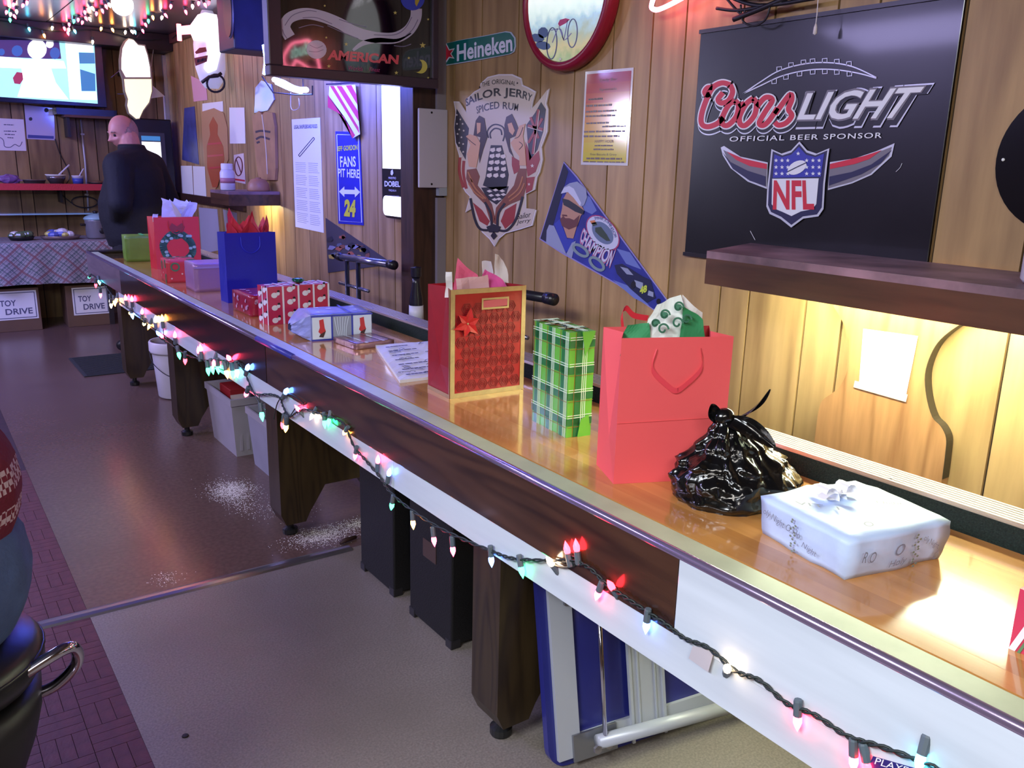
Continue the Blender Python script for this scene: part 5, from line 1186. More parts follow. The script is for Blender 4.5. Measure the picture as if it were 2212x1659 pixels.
# ================================================================== HANGING NIGHT-SKY BEER SIGN
PY = 3.6
t = thing('hanging_sign', 'framed night-sky beer sign hanging from the ceiling beside the pilaster', 'hanging sign', (1.71, PY+.03, 1.785))
FRW = M('dark_frame', (62, 46, 58), .35); x0, x1, z0, z1 = 1.313, 2.108, 1.785, 2.33
for nm, a_ in (('frame_rail', (x0, x1, z0, z0+.042)), ('frame_rail', (x0, x1, z1-.042, z1)), ('frame_stile', (x0, x0+.058, z0+.042, z1-.042)), ('frame_stile', (x1-.03, x1, z0+.042, z1-.042))):
    MB().box(a_[0], a_[1], PY-.012, PY+.05, a_[2], a_[3]).build(nm, FRW, t, world=True, bevel=.004)
MB().box(x0+.02, x1-.01, PY+.01, PY+.045, z0+.02, z1-.02).build('back_board', FRW, t, world=True)
for x in (1.45, 1.97): MB().tube([(x, PY+.03, z1), (x, PY+.03, CEIL-.002)], .003, 6).build('hanging_rod', M('rod_grey', (120, 116, 126), .3, .8), t, world=True)
MB().box(2.108, 2.198, PY-.0, PY+.03, 2.2, 2.24).build('wall_arm', FRW, t, world=True)
MIR = M('black_mirror_glass', (8, 6, 24), .05, .0, spec=.8, coat=.6)
pane = MB().box(x0+.05, x1-.025, PY+.002, PY+.008, z0+.035, z1-.035).build('glass', MIR, t, world=True)
PA = Plane(1, PY+.002); A = Art(PA, t, .0); A.step = .0005; A.off = .0003
z4 = zz(590, 0, .16727)
SWL = M('swirl_white', (200, 190, 214), .3, coat=.5); SWD = M('swirl_grey', (126, 116, 150), .3, coat=.5); YEL = M('star_yellow', (214, 196, 110), .3, coat=.5); RAM = M('american_red', (226, 84, 96), .3, coat=.5); MAG = M('magenta_print', (186, 50, 120), .3, coat=.5)
A.ribbon('swirl', [z4((215, 480), (150, 350), (215, 230), (400, 175), (620, 210), (850, 300), (1050, 410), (1300, 480), (1560, 490), (1740, 400), (1835, 250), (1850, 110))], SWL, 24, n=8)
A.ribbon('swirl', [z4((1030, 650), (1160, 560), (1350, 520), (1600, 520), (1780, 430))], SWL, 11, n=8, taper=lambda u: .25+.75*math.sin(PI*min(1, u+.1)))
A.ribbon('swirl_line', [z4((150, 330), (250, 200), (430, 140), (560, 150)), z4((330, 360), (500, 320), (650, 350)), z4((850, 250), (1000, 300), (1200, 350)), z4((700, 330), (900, 420), (1100, 500)), z4((1700, 470), (1800, 380), (1870, 250)), z4((1560, 590), (1680, 600), (1780, 570)), z4((120, 380), (140, 440), (180, 500)), z4((380, 230), (560, 230), (760, 310)), z4((1300, 450), (1560, 450), (1700, 370), (1790, 220))], SWD, 1.6, lv=1)
A.poly('comet_head', z4(*ell(560, 640, 130, 120, .2, 20)), SWL); A.ribbon('comet_line', [z4((470, 580), (560, 620), (640, 590)), z4((460, 660), (560, 670), (650, 640))], SWD, 1.2, lv=1)
A.text('lettering', 'AMERICAN', z4((695, 772), (1612, 832)), z4((715, 640), (1625, 712)), RAM, lv=1, bold=.045)
A.text('lettering', 'Worlds', z4((970, 905), (1155, 918)), z4((970, 850), (1160, 862)), MAG, lv=1, shear=.2); A.text('lettering', 'Finest', z4((1235, 915), (1375, 932)), z4((1240, 865), (1380, 880)), MAG, lv=1, shear=.2)
words(A, 'small_print', z4((1490, 1000))[0], z4((1965, 1028))[0], 1.3, MAG, 1, 9, 4)
A.poly('star', [star(*z4(p)[0], r_) for p, r_ in (((665, 75), 3), ((1575, 165), 4.5), ((685, 485), 3), ((942, 570), 4.5), ((1750, 750), 3.5), ((718, 855), 4.5), ((1930, 585), 7), ((1590, 940), 4.5), ((2000, 1005), 3), ((420, 880), 4), ((2000, 250), 3))], YEL, lv=1)
mo = [(1945+math.cos(a_)*85-40, 860+math.sin(a_)*90) for a_ in [math.radians(v) for v in range(-70, 125, 15)]]; mi = [(1890+math.cos(a_)*72-38, 845+math.sin(a_)*85) for a_ in [math.radians(v) for v in range(120, -75, -15)]]
A.poly('moon', z4(*(mo+mi)), M('moon_yellow', (214, 202, 90), .3, coat=.5), lv=1)
A.poly('globe', z4(*ell(1800, -20, 155, 155, 0, 24)), M('globe_blue', (56, 70, 200), .3, coat=.5), lv=2); A.poly('globe_land', z4((1830, -60), (1900, -20), (1850, 85), (1830, 50)), M('globe_gold', (200, 170, 60), .3, coat=.5), lv=3)
A.poly('red_mark', [z4((230, 910), (300, 912), (312, 942), (235, 938)), z4((520, 880), (540, 885), (536, 906), (515, 900)), z4((530, 930), (556, 935), (545, 958), (525, 952))], M('hot_red_print', (220, 40, 90), .3), lv=1)
# ================================================================== ITEMS ON THE WALL BEHIND IT
# lit tequila sign
t = thing('lighted_sign', 'tall narrow white lightbox sign with a black label beside the pilaster', 'lighted sign', (2.15, 4.06, 1.16))
def rrect(y0, y1, z0, z1, r_, n=5): return [(y, z) for y, z in rr(y0, y1, z0, z1, r_, n)]
MB().prism(rrect(3.905, 4.215, 1.165, 1.95, .06), lambda u, v, dd: (WALLX-dd, u, v), .002, .07).build('housing', M('black_housing', (18, 16, 20), .3), t, world=True)
LB = glow('lightbox_white', (244, 246, 255), 1.5)
MB().box(WALLX-.074, WALLX-.07, 3.945, 4.2, 1.42, 1.94).build('lit_panel', LB, t, world=True)
MB().prism(rrect(3.945, 4.2, 1.178, 1.28, .03), lambda u, v, dd: (WALLX-dd, u, v), .07, .074).build('lit_panel', LB, t, world=True)
MB().prism(rrect(3.902, 3.912, 1.2, 1.95, .003), lambda u, v, dd: (WALLX-dd, u, v), .01, .06).build('side_glow', LB, t, world=True)
PD = Plane(0, WALLX-.071); A = Art(PD, t, .0)
A.text('lettering', 'DOBEL', z2((1038, 1485), (1162, 1490)), z2((1038, 1440), (1162, 1445)), WHS, lv=2, bold=.03); A.text('lettering', 'MAESTRO', z2((1070, 1425), (1130, 1428)), z2((1070, 1408), (1130, 1410)), WHS, lv=2); A.text('lettering', 'TEQUILA', z2((1070, 1525), (1132, 1528)), z2((1070, 1508), (1132, 1510)), WHS, lv=2); words(A, 'small_lettering', z2((1055, 1562))[0], z2((1160, 1566))[0], 2.2, M('dim_lettering', (130, 120, 150), .4), 2, 4, 3)
A.poly('emblem', z2((1088, 1360), (1102, 1350), (1108, 1380), (1098, 1398), (1086, 1388)), WHS, lv=2)
# fans parking sign
t, A = wall_sheet('parking_sign', 'blue racing fan parking sign with a white arrow and yellow number', 'sign', z2((648, 1045), (842, 1052), (872, 1795), (672, 1780)), M('parking_blue', (40, 44, 150), .35), th=.003)
b4 = z2((648, 1045), (842, 1052), (872, 1795), (672, 1780))
A.ribbon('white_border', [[lerp4(b4, .06, .035), lerp4(b4, .94, .035), lerp4(b4, .94, .97), lerp4(b4, .06, .97), lerp4(b4, .06, .035)]], WHS, 1.4, n=1)
YLP = M('parking_yellow', (214, 206, 60), .35)
A.text('lettering', 'JEFF GORDON', z2((664, 1216), (828, 1206)), z2((664, 1166), (828, 1152)), YLP, lv=1, bold=.02); A.text('lettering', 'FANS', z2((690, 1332), (815, 1328)), z2((686, 1245), (812, 1245)), WHS, lv=1, bold=.02); A.text('lettering', 'PIT HERE', z2((672, 1408), (842, 1420)), z2((672, 1342), (840, 1350)), WHS, lv=1, bold=.02)
A.poly('arrow', z2((680, 1525), (722, 1485), (722, 1510), (805, 1512), (805, 1487), (847, 1530), (807, 1572), (806, 1547), (722, 1545), (722, 1568)), WHS, lv=1)
z6 = zz(400, 400, .3014); A.text('number', '24', z6((1145, 222), (1226, 230)), z6((1150, 100), (1232, 106)), YLP, lv=1, bold=.06)
# rules sheet
t, A = wall_sheet('rules_sheet', 'long white sheet of shuffleboard rules with a diagram', 'sheet', [(631, 258), (692, 254), (700, 503), (639, 490)], PAPW)
r4 = [(631, 258), (692, 254), (700, 503), (639, 490)]
GI = M('grey_ink', (92, 94, 120), .6)
A.text('heading', 'LEGAL SHUFFLEBOARD RULES', [lerp4(r4, .08, .09), lerp4(r4, .9, .09)], [lerp4(r4, .08, .055), lerp4(r4, .9, .055)], GI, bold=.02)
A.ribbon('diagram', [[lerp4(r4, .2, .33), lerp4(r4, .75, .17)], [lerp4(r4, .24, .345), lerp4(r4, .79, .185)], [lerp4(r4, .2, .33), lerp4(r4, .24, .345)], [lerp4(r4, .75, .17), lerp4(r4, .79, .185)]], M('dark_ink', (50, 50, 64), .6), 1.4, n=1)
lines = []
for k in range(34):
    v = .40+k*.0165
    if k % 7 == 6: continue
    for a_, b_ in ((.08, .48), (.54, .92)): lines.append([lerp4(r4, a_, v), lerp4(r4, b_-R.uniform(0, .08), v)])
A.ribbon('text_line', lines, M('pale_ink', (150, 152, 176), .6), .8, n=1)
# flag
t = thing('flag', 'small hanging flag with red and white stripes below the framed sign', 'flag', (2.17, 4.75, 1.55))
PF = Plane(0, 2.175)
fl = [(712, 186), (768, 183), (778, 290), (762, 299), (744, 252), (728, 242), (709, 232)]
A = Art(PF, t, 0.); A.poly('cloth', fl, M('flag_white', (222, 214, 220), .8), th=.002); A.off = .0022
A.poly('red_stripe', [[(714, 186), (722, 186), (775, 275), (777, 288)], [(728, 186), (739, 186), (774, 240), (776, 262)], [(748, 185), (760, 184), (771, 205), (773, 226)], [(709, 205), (768, 292), (762, 299), (744, 252), (728, 242), (709, 232)]], M('flag_red', (196, 44, 66), .8))
MB().tube([PF.at(705, 182), PF.at(780, 178)], .004, 8).build('rod', FRW, t, world=True)
# dark small pennant
t = thing('pennant', 'small dark triangular pennant with a crowded racing print near the table', 'pennant', (WALLX, 4.8, .95))
A = Art(WR, t, .002); A.poly('felt', z6((1010, 235), (1495, 565), (1028, 628)), M('dark_pennant', (60, 52, 60), .7), th=.002); A.off += .0022
for k, c in enumerate(((176, 150, 60), (120, 70, 56), (130, 130, 150), (84, 92, 110), (160, 84, 60), (40, 36, 44))):
    polys = []
    for j in range(5):
        u = R.uniform(.05, .8); v = R.uniform(.1, .9); cx, cy = 1015+u*400, 260+u*250+v*(350-u*330)*.9
        polys.append(z6(*[(cx+R.uniform(14, 34)*math.cos(q*1.26), cy+R.uniform(10, 26)*math.sin(q*1.26)) for q in range(5)]))
    A.poly('print_patch', polys, M('pennant_patch_%d' % k, c, .7), lv=k % 3)
# blue neon, with unseen loops behind the framed sign added for more blue light
BLN = glow('blue_white_neon', (78, 98, 255), 120.)
t = thing('neon_sign', 'blue-white neon tubes glowing beside the framed hanging sign', 'neon sign', (1.86, 4.8, 1.8))
PNB = Plane(0, 1.86)
neon(t, [[(592, 172), (612, 178), (640, 192), (662, 194)], [(598, 178), (625, 190), (650, 197)], [(571, 98), (575, 130), (572, 160)], [(575, 60), (600, 30), (650, 30), (690, 70), (730, 110), (745, 60)], [(630, 150), (670, 130), (710, 150), (745, 125)], [(610, 110), (640, 70), (690, 40), (730, 30), (750, 60)]], BLN, .014, PNB)
for q_ in ((655, 196), (606, 178)): p_ = PNB.at(*q_); MB().tube([p_, (p_.x, p_.y, CEIL-.002)], .0025, 6).build('hanging_wire', BW_, t, world=True)
MB().tube([PNB.at(566, 165), PNB.at(590, 200), PNB.at(640, 205), PNB.at(675, 204), PNB.at(675, 185)], .004, 6).build('support_wire', BW_, t, world=True)
for q_ in ((573, 110), (730, 110)): p_ = PNB.at(*q_); MB().tube([p_, (p_.x, p_.y, CEIL-.002)], .0025, 6).build('hanging_wire', BW_, t, world=True)
MB().tube(spline([PNB.at(628, 200), PNB.at(628, 230), PNB.at(634, 238), PNB.at(646, 232), PNB.at(645, 212)], 5), .002, 6).build('cord', M('white_cord', (226, 214, 220), .5), t, world=True)
# ---- clutter on the far part of the wall
zb = zz(360, 130, .2592)
TANB = M('tan_cardboard', (186, 140, 96), .6); ORB = M('amber_bottle_print', (176, 84, 48), .5)
t, A = wall_sheet('bottle_cutout', 'tan cardboard cut-out of an orange beer bottle on the far wall', 'cut-out', zb((300, 430), (400, 400), (480, 440), (512, 560), (520, 830), (420, 1060), (380, 1172), (346, 1172), (330, 900), (300, 600)), TANB, th=.006)
A.poly('bottle_print', zb((395, 470), (435, 540), (432, 620), (480, 720), (490, 830), (430, 1060), (390, 1060), (346, 900), (342, 720), (372, 620), (362, 540)), ORB); A.ribbon('print_line', [zb((352, 700), (465, 690)), zb((350, 800), (480, 790)), zb((365, 900), (470, 890))], M('red_print', (196, 52, 62), .4), 4, lv=1)
t, A = wall_sheet('notice', 'pale square note above the bottle cut-out', 'notice', zb((300, 362), (470, 342), (474, 428), (300, 428)), PAPW)
t, A = wall_sheet('notice', 'white notice sheet between the bottle cut-out and the carved plaque', 'notice', zb((525, 395), (650, 395), (660, 695), (530, 695)), PAPW)
t, A = wall_sheet('no_smoking_sign', 'small no smoking sign above the small far shelf', 'sign', zb((563, 790), (645, 775), (660, 1032), (566, 1012)), M('pale_sign', (224, 206, 200), .5))
A.ribbon('ring', [zb(*ell(603, 885, 32, 78, 0, 14))], M('dark_red_ink', (110, 40, 46), .5), 2.4, closed=True, n=2); A.ribbon('slash', [zb((585, 830), (625, 940))], M('dark_red_ink', (110, 40, 46), .5), 2., n=1); A.poly('red_foot', zb((568, 985), (655, 998), (656, 1012), (568, 1000)), REDS)
t, A = wall_sheet('notice', 'pink paper notice high on the far wall', 'notice', zb((205, 130), (330, 190), (342, 332), (228, 346)), M('pink_paper', (220, 160, 178), .6))
t, A = wall_sheet('poster', 'dark blue poster next to the corner on the far wall', 'poster', zb((150, 400), (235, 385), (272, 870), (130, 830)), M('dull_blue_poster', (70, 76, 140), .4, vary=.4, vscale=8.))
t, A = wall_sheet('notice', 'white notice low on the far wall next to the corner', 'notice', zb((120, 880), (212, 880), (226, 1125), (132, 1120)), PAPW)
t, A = wall_sheet('notice', 'white notice low on the far wall beside the bottle cut-out', 'notice', zb((220, 882), (320, 887), (334, 1140), (232, 1130)), PAPW)
t, A = wall_sheet('notice', 'grey sheet below the dark rail on the far wall, left one', 'notice', [(430, 448), (470, 452), (478, 540), (436, 548)], M('grey_sheet', (176, 172, 188), .6))
t, A = wall_sheet('notice', 'grey sheet below the dark rail on the far wall, right one', 'notice', [(482, 452), (512, 460), (514, 500), (488, 500)], M('grey_sheet', (176, 172, 188), .6))
t, A = wall_sheet('carved_plaque', 'tan carved plaque with dark moustache marks above the small far shelf', 'plaque', zb((735, 470), (790, 425), (820, 455), (850, 430), (905, 440), (925, 560), (932, 900), (925, 1000), (790, 1000), (765, 800), (750, 640)), M('tan_carving', (178, 136, 98), .5, vary=.2), th=.02)
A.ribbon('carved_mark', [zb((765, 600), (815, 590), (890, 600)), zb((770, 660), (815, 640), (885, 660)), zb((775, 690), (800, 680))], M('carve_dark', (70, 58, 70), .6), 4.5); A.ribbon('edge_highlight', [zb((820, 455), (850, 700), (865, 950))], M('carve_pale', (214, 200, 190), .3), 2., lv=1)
t, A = wall_sheet('plastic_sleeve', 'shiny pale plastic sleeve hanging above the carved plaque', 'sleeve', zb((750, 230), (800, 170), (880, 200), (905, 330), (850, 420), (800, 430), (740, 440)), M('shiny_sleeve', (190, 206, 236), .12, coat=.6), th=.008)
# things on the small shelf
t = thing('plastic_jar', 'white plastic jar with a screw lid on the small far shelf', 'jar', (1.905, 6.13, 1.2355))
MB().lathe([(0, .001), (.045, .001), (.05, .008), (.05, .12), (.04, .14), (.034, .145)], 24).build('body', M('jar_white', (218, 214, 226), .4), t, smooth=True)
MB().lathe([(.04, .143), (.04, .178), (.036, .182), (0, .182)], 24).build('lid', M('jar_lid', (236, 234, 242), .4), t)
MB().lathe([(.0505, .05), (.0505, .085)], 24).build('label_band', M('jar_label', (180, 120, 140), .5), t, smooth=True)
t = thing('bowl', 'upturned tan bowl on the small far shelf below the plaque', 'bowl', (2.09, 6.04, 1.2355))
MB().lathe([(.075, 0), (.078, .01), (.072, .05), (.05, .078), (.02, .086), (0, .087)], 26).build('shell', M('tan_bowl', (168, 120, 92), .5), t, smooth=True); MB().lathe([(.02, .083), (.02, .092), (0, .093)], 16).build('foot_ring', M('tan_bowl', (168, 120, 92), .5), t)
# ================================================================== THINGS IN THE GAP BEHIND THE TABLE
BT = M('black_tube', (30, 28, 38), .3); GT = M('steel_tube', (150, 150, 176), .22, .8)
def cart(label, y0, y1, zb_, stems, chrome):
    t = thing('folded_cart', label, 'cart', (1.95, (y0+y1)/2, 0))
    MB().tube([(1.95, y0, zb_), (1.95, y1, zb_-.02)], .019, 14).build('handle_bar', GT if chrome else BT, t, world=True, smooth=True)
    for y, z_ in ((y0, zb_), (y1, zb_-.02)): MB().tube([(1.95, y-.03*(1 if y == y0 else -1)*1.0, z_), (1.95, y+.02*(1 if y == y0 else -1), z_)], .023, 14).build('grip_end', BT, t, world=True, smooth=True)
    for y in stems: MB().tube([(1.95, y, zb_-.01), (1.95, y, .1)], .013, 10).build('stem', BT, t, world=True, smooth=True)
    MB().tube([(1.95, stems[0]-.12, .80), (1.95, stems[-1]+.1, .80)], .009, 10).build('cross_rod', GT, t, world=True, smooth=True)
    MB().box(1.9, 2.0, stems[0]-.1, stems[-1]+.1, .09, .11).build('base_plate', BT, t, world=True)
    for y in (stems[0]-.08, stems[-1]+.08): MB().lathe([(0, -.02), (.05, -.02), (.05, .02), (0, .02)], 20, (1.95, y, .05), 1).build('wheel', BT, t, world=True)
cart('folded cart with a shiny tube handle standing behind the table near the dark pennant', 3.77, 4.37, .965, (4.15, 4.29), True)
cart('folded cart with a black handle sticking out behind the red and gold bag', 2.50, 3.06, .972, (2.75, 2.88), False)
t = thing('power_adapter', 'black power adapter and cord hanging on the wall below the white lightbox', 'adapter', (2.16, 3.87, 1.0))
PG_ = Plane(0, 2.15)
MB().tube(spline([PG_.at(876, 470), PG_.at(884, 505), PG_.at(898, 530), PG_.at(915, 548)], 6), .003, 6).build('cord', BW_, t, world=True); MB().tube(spline([PG_.at(915, 520), PG_.at(925, 545), PG_.at(905, 575), PG_.at(895, 600), PG_.at(905, 612)], 6), .0035, 6).build('cord', BW_, t, world=True)
q = PG_.at(911, 572); MB().box(q.x-.03, q.x+.049, q.y-.03, q.y+.03, q.z-.05, q.z+.05).build('block', M('black_block', (24, 22, 28), .4), t, world=True, bevel=.006)
t = thing('spray_bottle', 'slim black and white bottle standing on the cart side behind the table rail', 'bottle', (1.86, 3.36, .0))
MB().lathe([(0, 0), (.03, 0), (.034, .01), (.034, .74), (.03, .86), (.018, .93), (.018, .96), (0, .96)], 20).build('body', M('bottle_black', (26, 26, 40), .25), t, smooth=True)
MB().lathe([(.0345, .76), (.0325, .83)], 20).build('label_band', M('bottle_white', (214, 214, 230), .4), t, smooth=True); MB().lathe([(.02, .955), (.024, .96), (.024, 1.0), (0, 1.005)], 16).build('cap', M('bottle_black', (26, 26, 40), .25), t)

# ================================================================== FAR END OF THE ROOM
t = thing('serving_table', 'buffet table at the far wall covered to its knees by a plaid cloth', 'table', (.45, 8.38, 0))
MB().box(-.55, 1.5, 8.1, 8.72, .70, .735).build('tabletop', M('table_board', (110, 90, 70), .5), t, world=True)
for x in (-.5, 1.44):
    for y in (8.16, 8.66): MB().box(x-.02, x+.02, y-.02, y+.02, 0, .70).build('leg', M('dark_leg', (40, 34, 36), .5), t, world=True)
def plaid():
    m, nt, b = new_mat('plaid_cloth'); N = nt.nodes.new; L = nt.links.new
    tc = N('ShaderNodeTexCoord'); sp = N('ShaderNodeSeparateXYZ'); L(tc.outputs['Object'], sp.inputs[0])
    prev = None
    base = N('ShaderNodeRGB'); base.outputs[0].default_value = C(150, 146, 150); prev = base.outputs[0]
    for sgn, per, wid, col in ((1, .07, .28, (66, 92, 88)), (-1, .07, .3, (66, 92, 88)), (1, .035, .2, (186, 182, 186)), (-1, .035, .2, (60, 64, 84)), (1, .21, .12, (140, 84, 90)), (-1, .21, .12, (140, 84, 90))):
        zt = N('ShaderNodeMath'); zt.operation = 'ADD'; L(sp.outputs['Z'], zt.inputs[0]); L(sp.outputs['Y'], zt.inputs[1])
        a = N('ShaderNodeMath'); a.operation = 'MULTIPLY_ADD'; L(zt.outputs[0], a.inputs[0]); a.inputs[1].default_value = sgn; L(sp.outputs['X'], a.inputs[2])
        d_ = N('ShaderNodeMath'); d_.operation = 'DIVIDE'; L(a.outputs[0], d_.inputs[0]); d_.inputs[1].default_value = per
        fr = N('ShaderNodeMath'); fr.operation = 'FRACT'; L(d_.outputs[0], fr.inputs[0])
        lt = N('ShaderNodeMath'); lt.operation = 'LESS_THAN'; L(fr.outputs[0], lt.inputs[0]); lt.inputs[1].default_value = wid
        k = N('ShaderNodeMath'); k.operation = 'MULTIPLY'; L(lt.outputs[0], k.inputs[0]); k.inputs[1].default_value = .6
        mx = N('ShaderNodeMix'); mx.data_type = 'RGBA'; L(k.outputs[0], mx.inputs['Factor']); L(prev, mx.inputs['A']); mx.inputs['B'].default_value = C(*col); prev = mx.outputs['Result']
    L(prev, b.inputs['Base Color']); b.inputs['Roughness'].default_value = .8; return m
def drape(u, v):
    x = -.6+u*2.12
    if v < .45: return (x, 8.73-.64*v/.45, .7375)
    k = (v-.45)/.55; return (x+.004*math.sin(u*40)*k, 8.088-.016*k-.014*k*math.sin(u*47+1.3*math.sin(u*9)), .7375-(.352+.012*math.sin(u*7))*k)
def drape_in(u, v):
    p = Vector(drape(u, v)); return p+Vector((0, .003 if v > .45 else 0, -.002))
mb = MB().sheet(drape, 90, 20)
tag(rebase(mb.build('tablecloth', plaid(), smooth=True), (.45, 8.38, .7375)), 'grey, green and red plaid cloth draped over the buffet table', 'tablecloth')
# toy boxes beneath
def toy_box(label, x0, x1, y0, h):
    t = thing('cardboard_box', label, 'box', ((x0+x1)/2, y0+.14, 0)); CB = M('cardboard', (108, 82, 60), .7, vary=.1)
    MB().box(x0, x1, y0, y0+.28, 0, h).build('body', CB, t, world=True, bevel=.003)
    a = LArt(LocalFace((x0-(x0+x1)/2, y0-.001-(y0+.14), 0), (1, 0, 0), (0, 0, 1), (0, -1, 0)), t, .0005); w_ = x1-x0
    a.poly('sign_sheet', [(.05, .1), (w_-.02, .1), (w_-.02, h-.02), (.05, h-.02)], M('white_paper', (240, 240, 234), .6), lv=0)
    a.ribbon('sign_border', [[(.065, .115), (w_-.035, .115), (w_-.035, h-.035), (.065, h-.035), (.065, .115)]], M('grey_ink', (92, 94, 120), .6), .006, n=1, lv=1)
    a.text('sign_lettering', 'TOY', [(.095, h*.60), (w_*.55, h*.60)], [(.095, h*.74), (w_*.55, h*.74)], M('grey_ink', (92, 94, 120), .6), lv=1, bold=.02); a.text('sign_lettering', 'DRIVE', [(.13, h*.40), (w_-.06, h*.40)], [(.13, h*.54), (w_-.06, h*.54)], M('grey_ink', (92, 94, 120), .6), lv=1, bold=.02)
toy_box('cardboard toy drive box under the buffet at the left edge', .50, .89, 8.15, .36)
toy_box('cardboard toy drive box under the buffet next to the shuffleboard end', 1.09, 1.45, 8.15, .36)
# food on the buffet
def tray(label, x0, x1, y, col, food, h=.03):
    t = thing('food_tray', label, 'tray', ((x0+x1)/2, y, .7395)); a = (x1-x0)/2
    MB().lathe([(0, .002), (a*.85, .002), (a, h), (a*.97, h+.002), (a*.82, .008), (0, .008)], 24, sq=(1, .7)).build('dish', col, t, smooth=True)
    for i in range(16):
        an = R.uniform(0, 6.28); r_ = a*.68*math.sqrt(R.random()); s_ = R.uniform(.022, .042)
        MB().ball((r_*math.cos(an), r_*.7*math.sin(an), .02+R.uniform(0, .05)*(1-r_/a)+s_*.4), s_, 8, 6, (1.2, 1, .8)).build('food_piece', R.choice(food), t)
F = lambda n, c: M(n, c, .35, coat=.3)
tray('black tray of food on the buffet near the left edge', .73, .93, 8.35, M('black_tray', (20, 20, 24), .4), [F('green_food', (86, 104, 74)), F('white_food', (206, 202, 196)), F('brown_food', (112, 84, 60))])
tray('platter heaped with bright wrapped snacks on the buffet', .965, 1.29, 8.36, M('foil_platter', (150, 132, 130), .3, .6), [F('yellow_wrap', (206, 196, 110)), F('blue_wrap', (88, 104, 190)), F('white_wrap', (216, 216, 226)), F('silver_wrap', (150, 154, 170)), F('white_food', (206, 202, 196))])
t = thing('slow_cooker', 'grey slow cooker with a lid on the buffet beside the man', 'slow cooker', (1.42, 8.36, .7395))
MB().lathe([(0, .002), (.082, .002), (.088, .015), (.092, .15), (.096, .162), (.088, .166), (0, .166)], 28).build('pot', M('cooker_grey', (136, 134, 142), .3, .3), t, smooth=True)
MB().lathe([(.1, .164), (.1, .176), (.085, .19), (.03, .215), (0, .218)], 28).build('lid', M('cooker_lid', (150, 190, 200), .1, coat=.6), t, smooth=True)
MB().lathe([(.018, .215), (.022, .235), (0, .242)], 14).build('lid_knob', M('black_block', (24, 22, 28), .4), t, smooth=True)
for s in (-1, 1): MB().box(s*.107-.02, s*.107+.02, -.025, .025, .11, .13).build('side_handle', M('black_block', (24, 22, 28), .4), t, bevel=.004)
MB().ball((.03, -.09, .07), .026, 12, 8, (1, .25, 1)).build('dial', M('black_block', (24, 22, 28), .4), t, smooth=True); MB().ball((.055, -.083, .125), .005, 8, 6).build('indicator', glow('red_led', (255, 40, 60), 4.), t)
# glass ledge and red shelf on the end wall
gl = tag(rebase(MB().box(-.5, 1.5, 8.56, 8.744, .935, .947).build('glass_ledge', M('cyan_glass', (150, 196, 210), .12, coat=.5)), (.5, 8.65, .935)), 'pale cyan glass ledge running along the far wall above the buffet', 'ledge')
t = thing('wall_shelf', 'long shelf with a red front edge on the far wall below the television', 'shelf', (.5, 8.6, 1.155))
MB().box(-.6, 1.62, 8.46, 8.745, 1.165, 1.195).build('board', M('shelf_board', (90, 60, 50), .5), t, world=True)
MB().box(-.6, 1.62, 8.44, 8.46, 1.15, 1.205).build('red_edge', M('red_edge', (190, 48, 58), .6, bump=.6, bscale=90), t, world=True)
for x in (.2, 1.2): MB().box(x-.01, x+.01, 8.6, 8.744, 1.04, 1.165).build('bracket', BW_, t, world=True)
t = thing('mixing_bowl', 'metal bowl with a paper plate and spoon on the red-edged shelf', 'bowl', (1.17, 8.58, 1.1955))
MB().lathe([(0, .001), (.045, .001), (.075, .05), (.08, .07), (.076, .07), (.042, .008), (0, .008)], 24).build('bowl', M('steel_bowl', (130, 124, 130), .25, .8), t, smooth=True)
MB().lathe([(0, .068), (.07, .07), (.085, .082), (.083, .085), (0, .074)], 24).build('paper_plate', PAPW, t, smooth=True); MB().tube([(.02, -.02, .08), (.11, -.05, .17)], .007, 8).build('spoon', M('white_plastic', (206, 202, 210), .4), t, smooth=True)
t = thing('dip_tub', 'small blue and white tub with a spoon on the red-edged shelf', 'tub', (1.34, 8.56, 1.1955))
MB().lathe([(0, .001), (.04, .001), (.047, .07), (.05, .072), (.05, .078), (0, .078)], 20).build('tub', M('jar_white', (218, 214, 226), .4), t, smooth=True); MB().lathe([(.0412, .008), (.0462, .055)], 20).build('label_band', M('tub_blue', (60, 74, 160), .4), t, smooth=True); MB().tube([(.01, -.01, .07), (.05, -.03, .14)], .005, 8).build('spoon', M('white_plastic', (206, 202, 210), .4), t)
t = thing('snack_bag', 'crumpled purple snack bag on the red-edged shelf at the left edge', 'snack bag', (.81, 8.58, 1.1955))
mb = MB().ball((0, 0, .04), .06, 16, 10, (1.5, .8, .7))
for v in mb.v: v += Vector((noise.noise(v*30), noise.noise(v*30+Vector((5, 0, 0))), noise.noise(v*30+Vector((0, 5, 0)))))*.012; v.z = max(v.z, 0)
mb.build('bag', M('purple_bag', (120, 84, 140), .3, coat=.4), t, smooth=False); MB().box(.06, .1, -.03, .03, .03, .036).build('crimped_end', M('purple_bag', (120, 84, 140), .3, coat=.4), t)
t = thing('foil_tray', 'shallow foil tray on the red-edged shelf', 'tray', (1.0, 8.58, 1.1955))
MB().lathe([(0, .001), (.075, .001), (.09, .035), (.095, .035), (.095, .038), (.086, .038), (.07, .006), (0, .006)], 24, sq=(1, .7)).build('tray', M('foil_grey', (150, 146, 152), .3, .7), t, smooth=True); MB().ball((0, 0, .02), .05, 14, 8, (1.2, .8, .5)).build('food', F('brown_food', (112, 84, 60)), t, smooth=True)
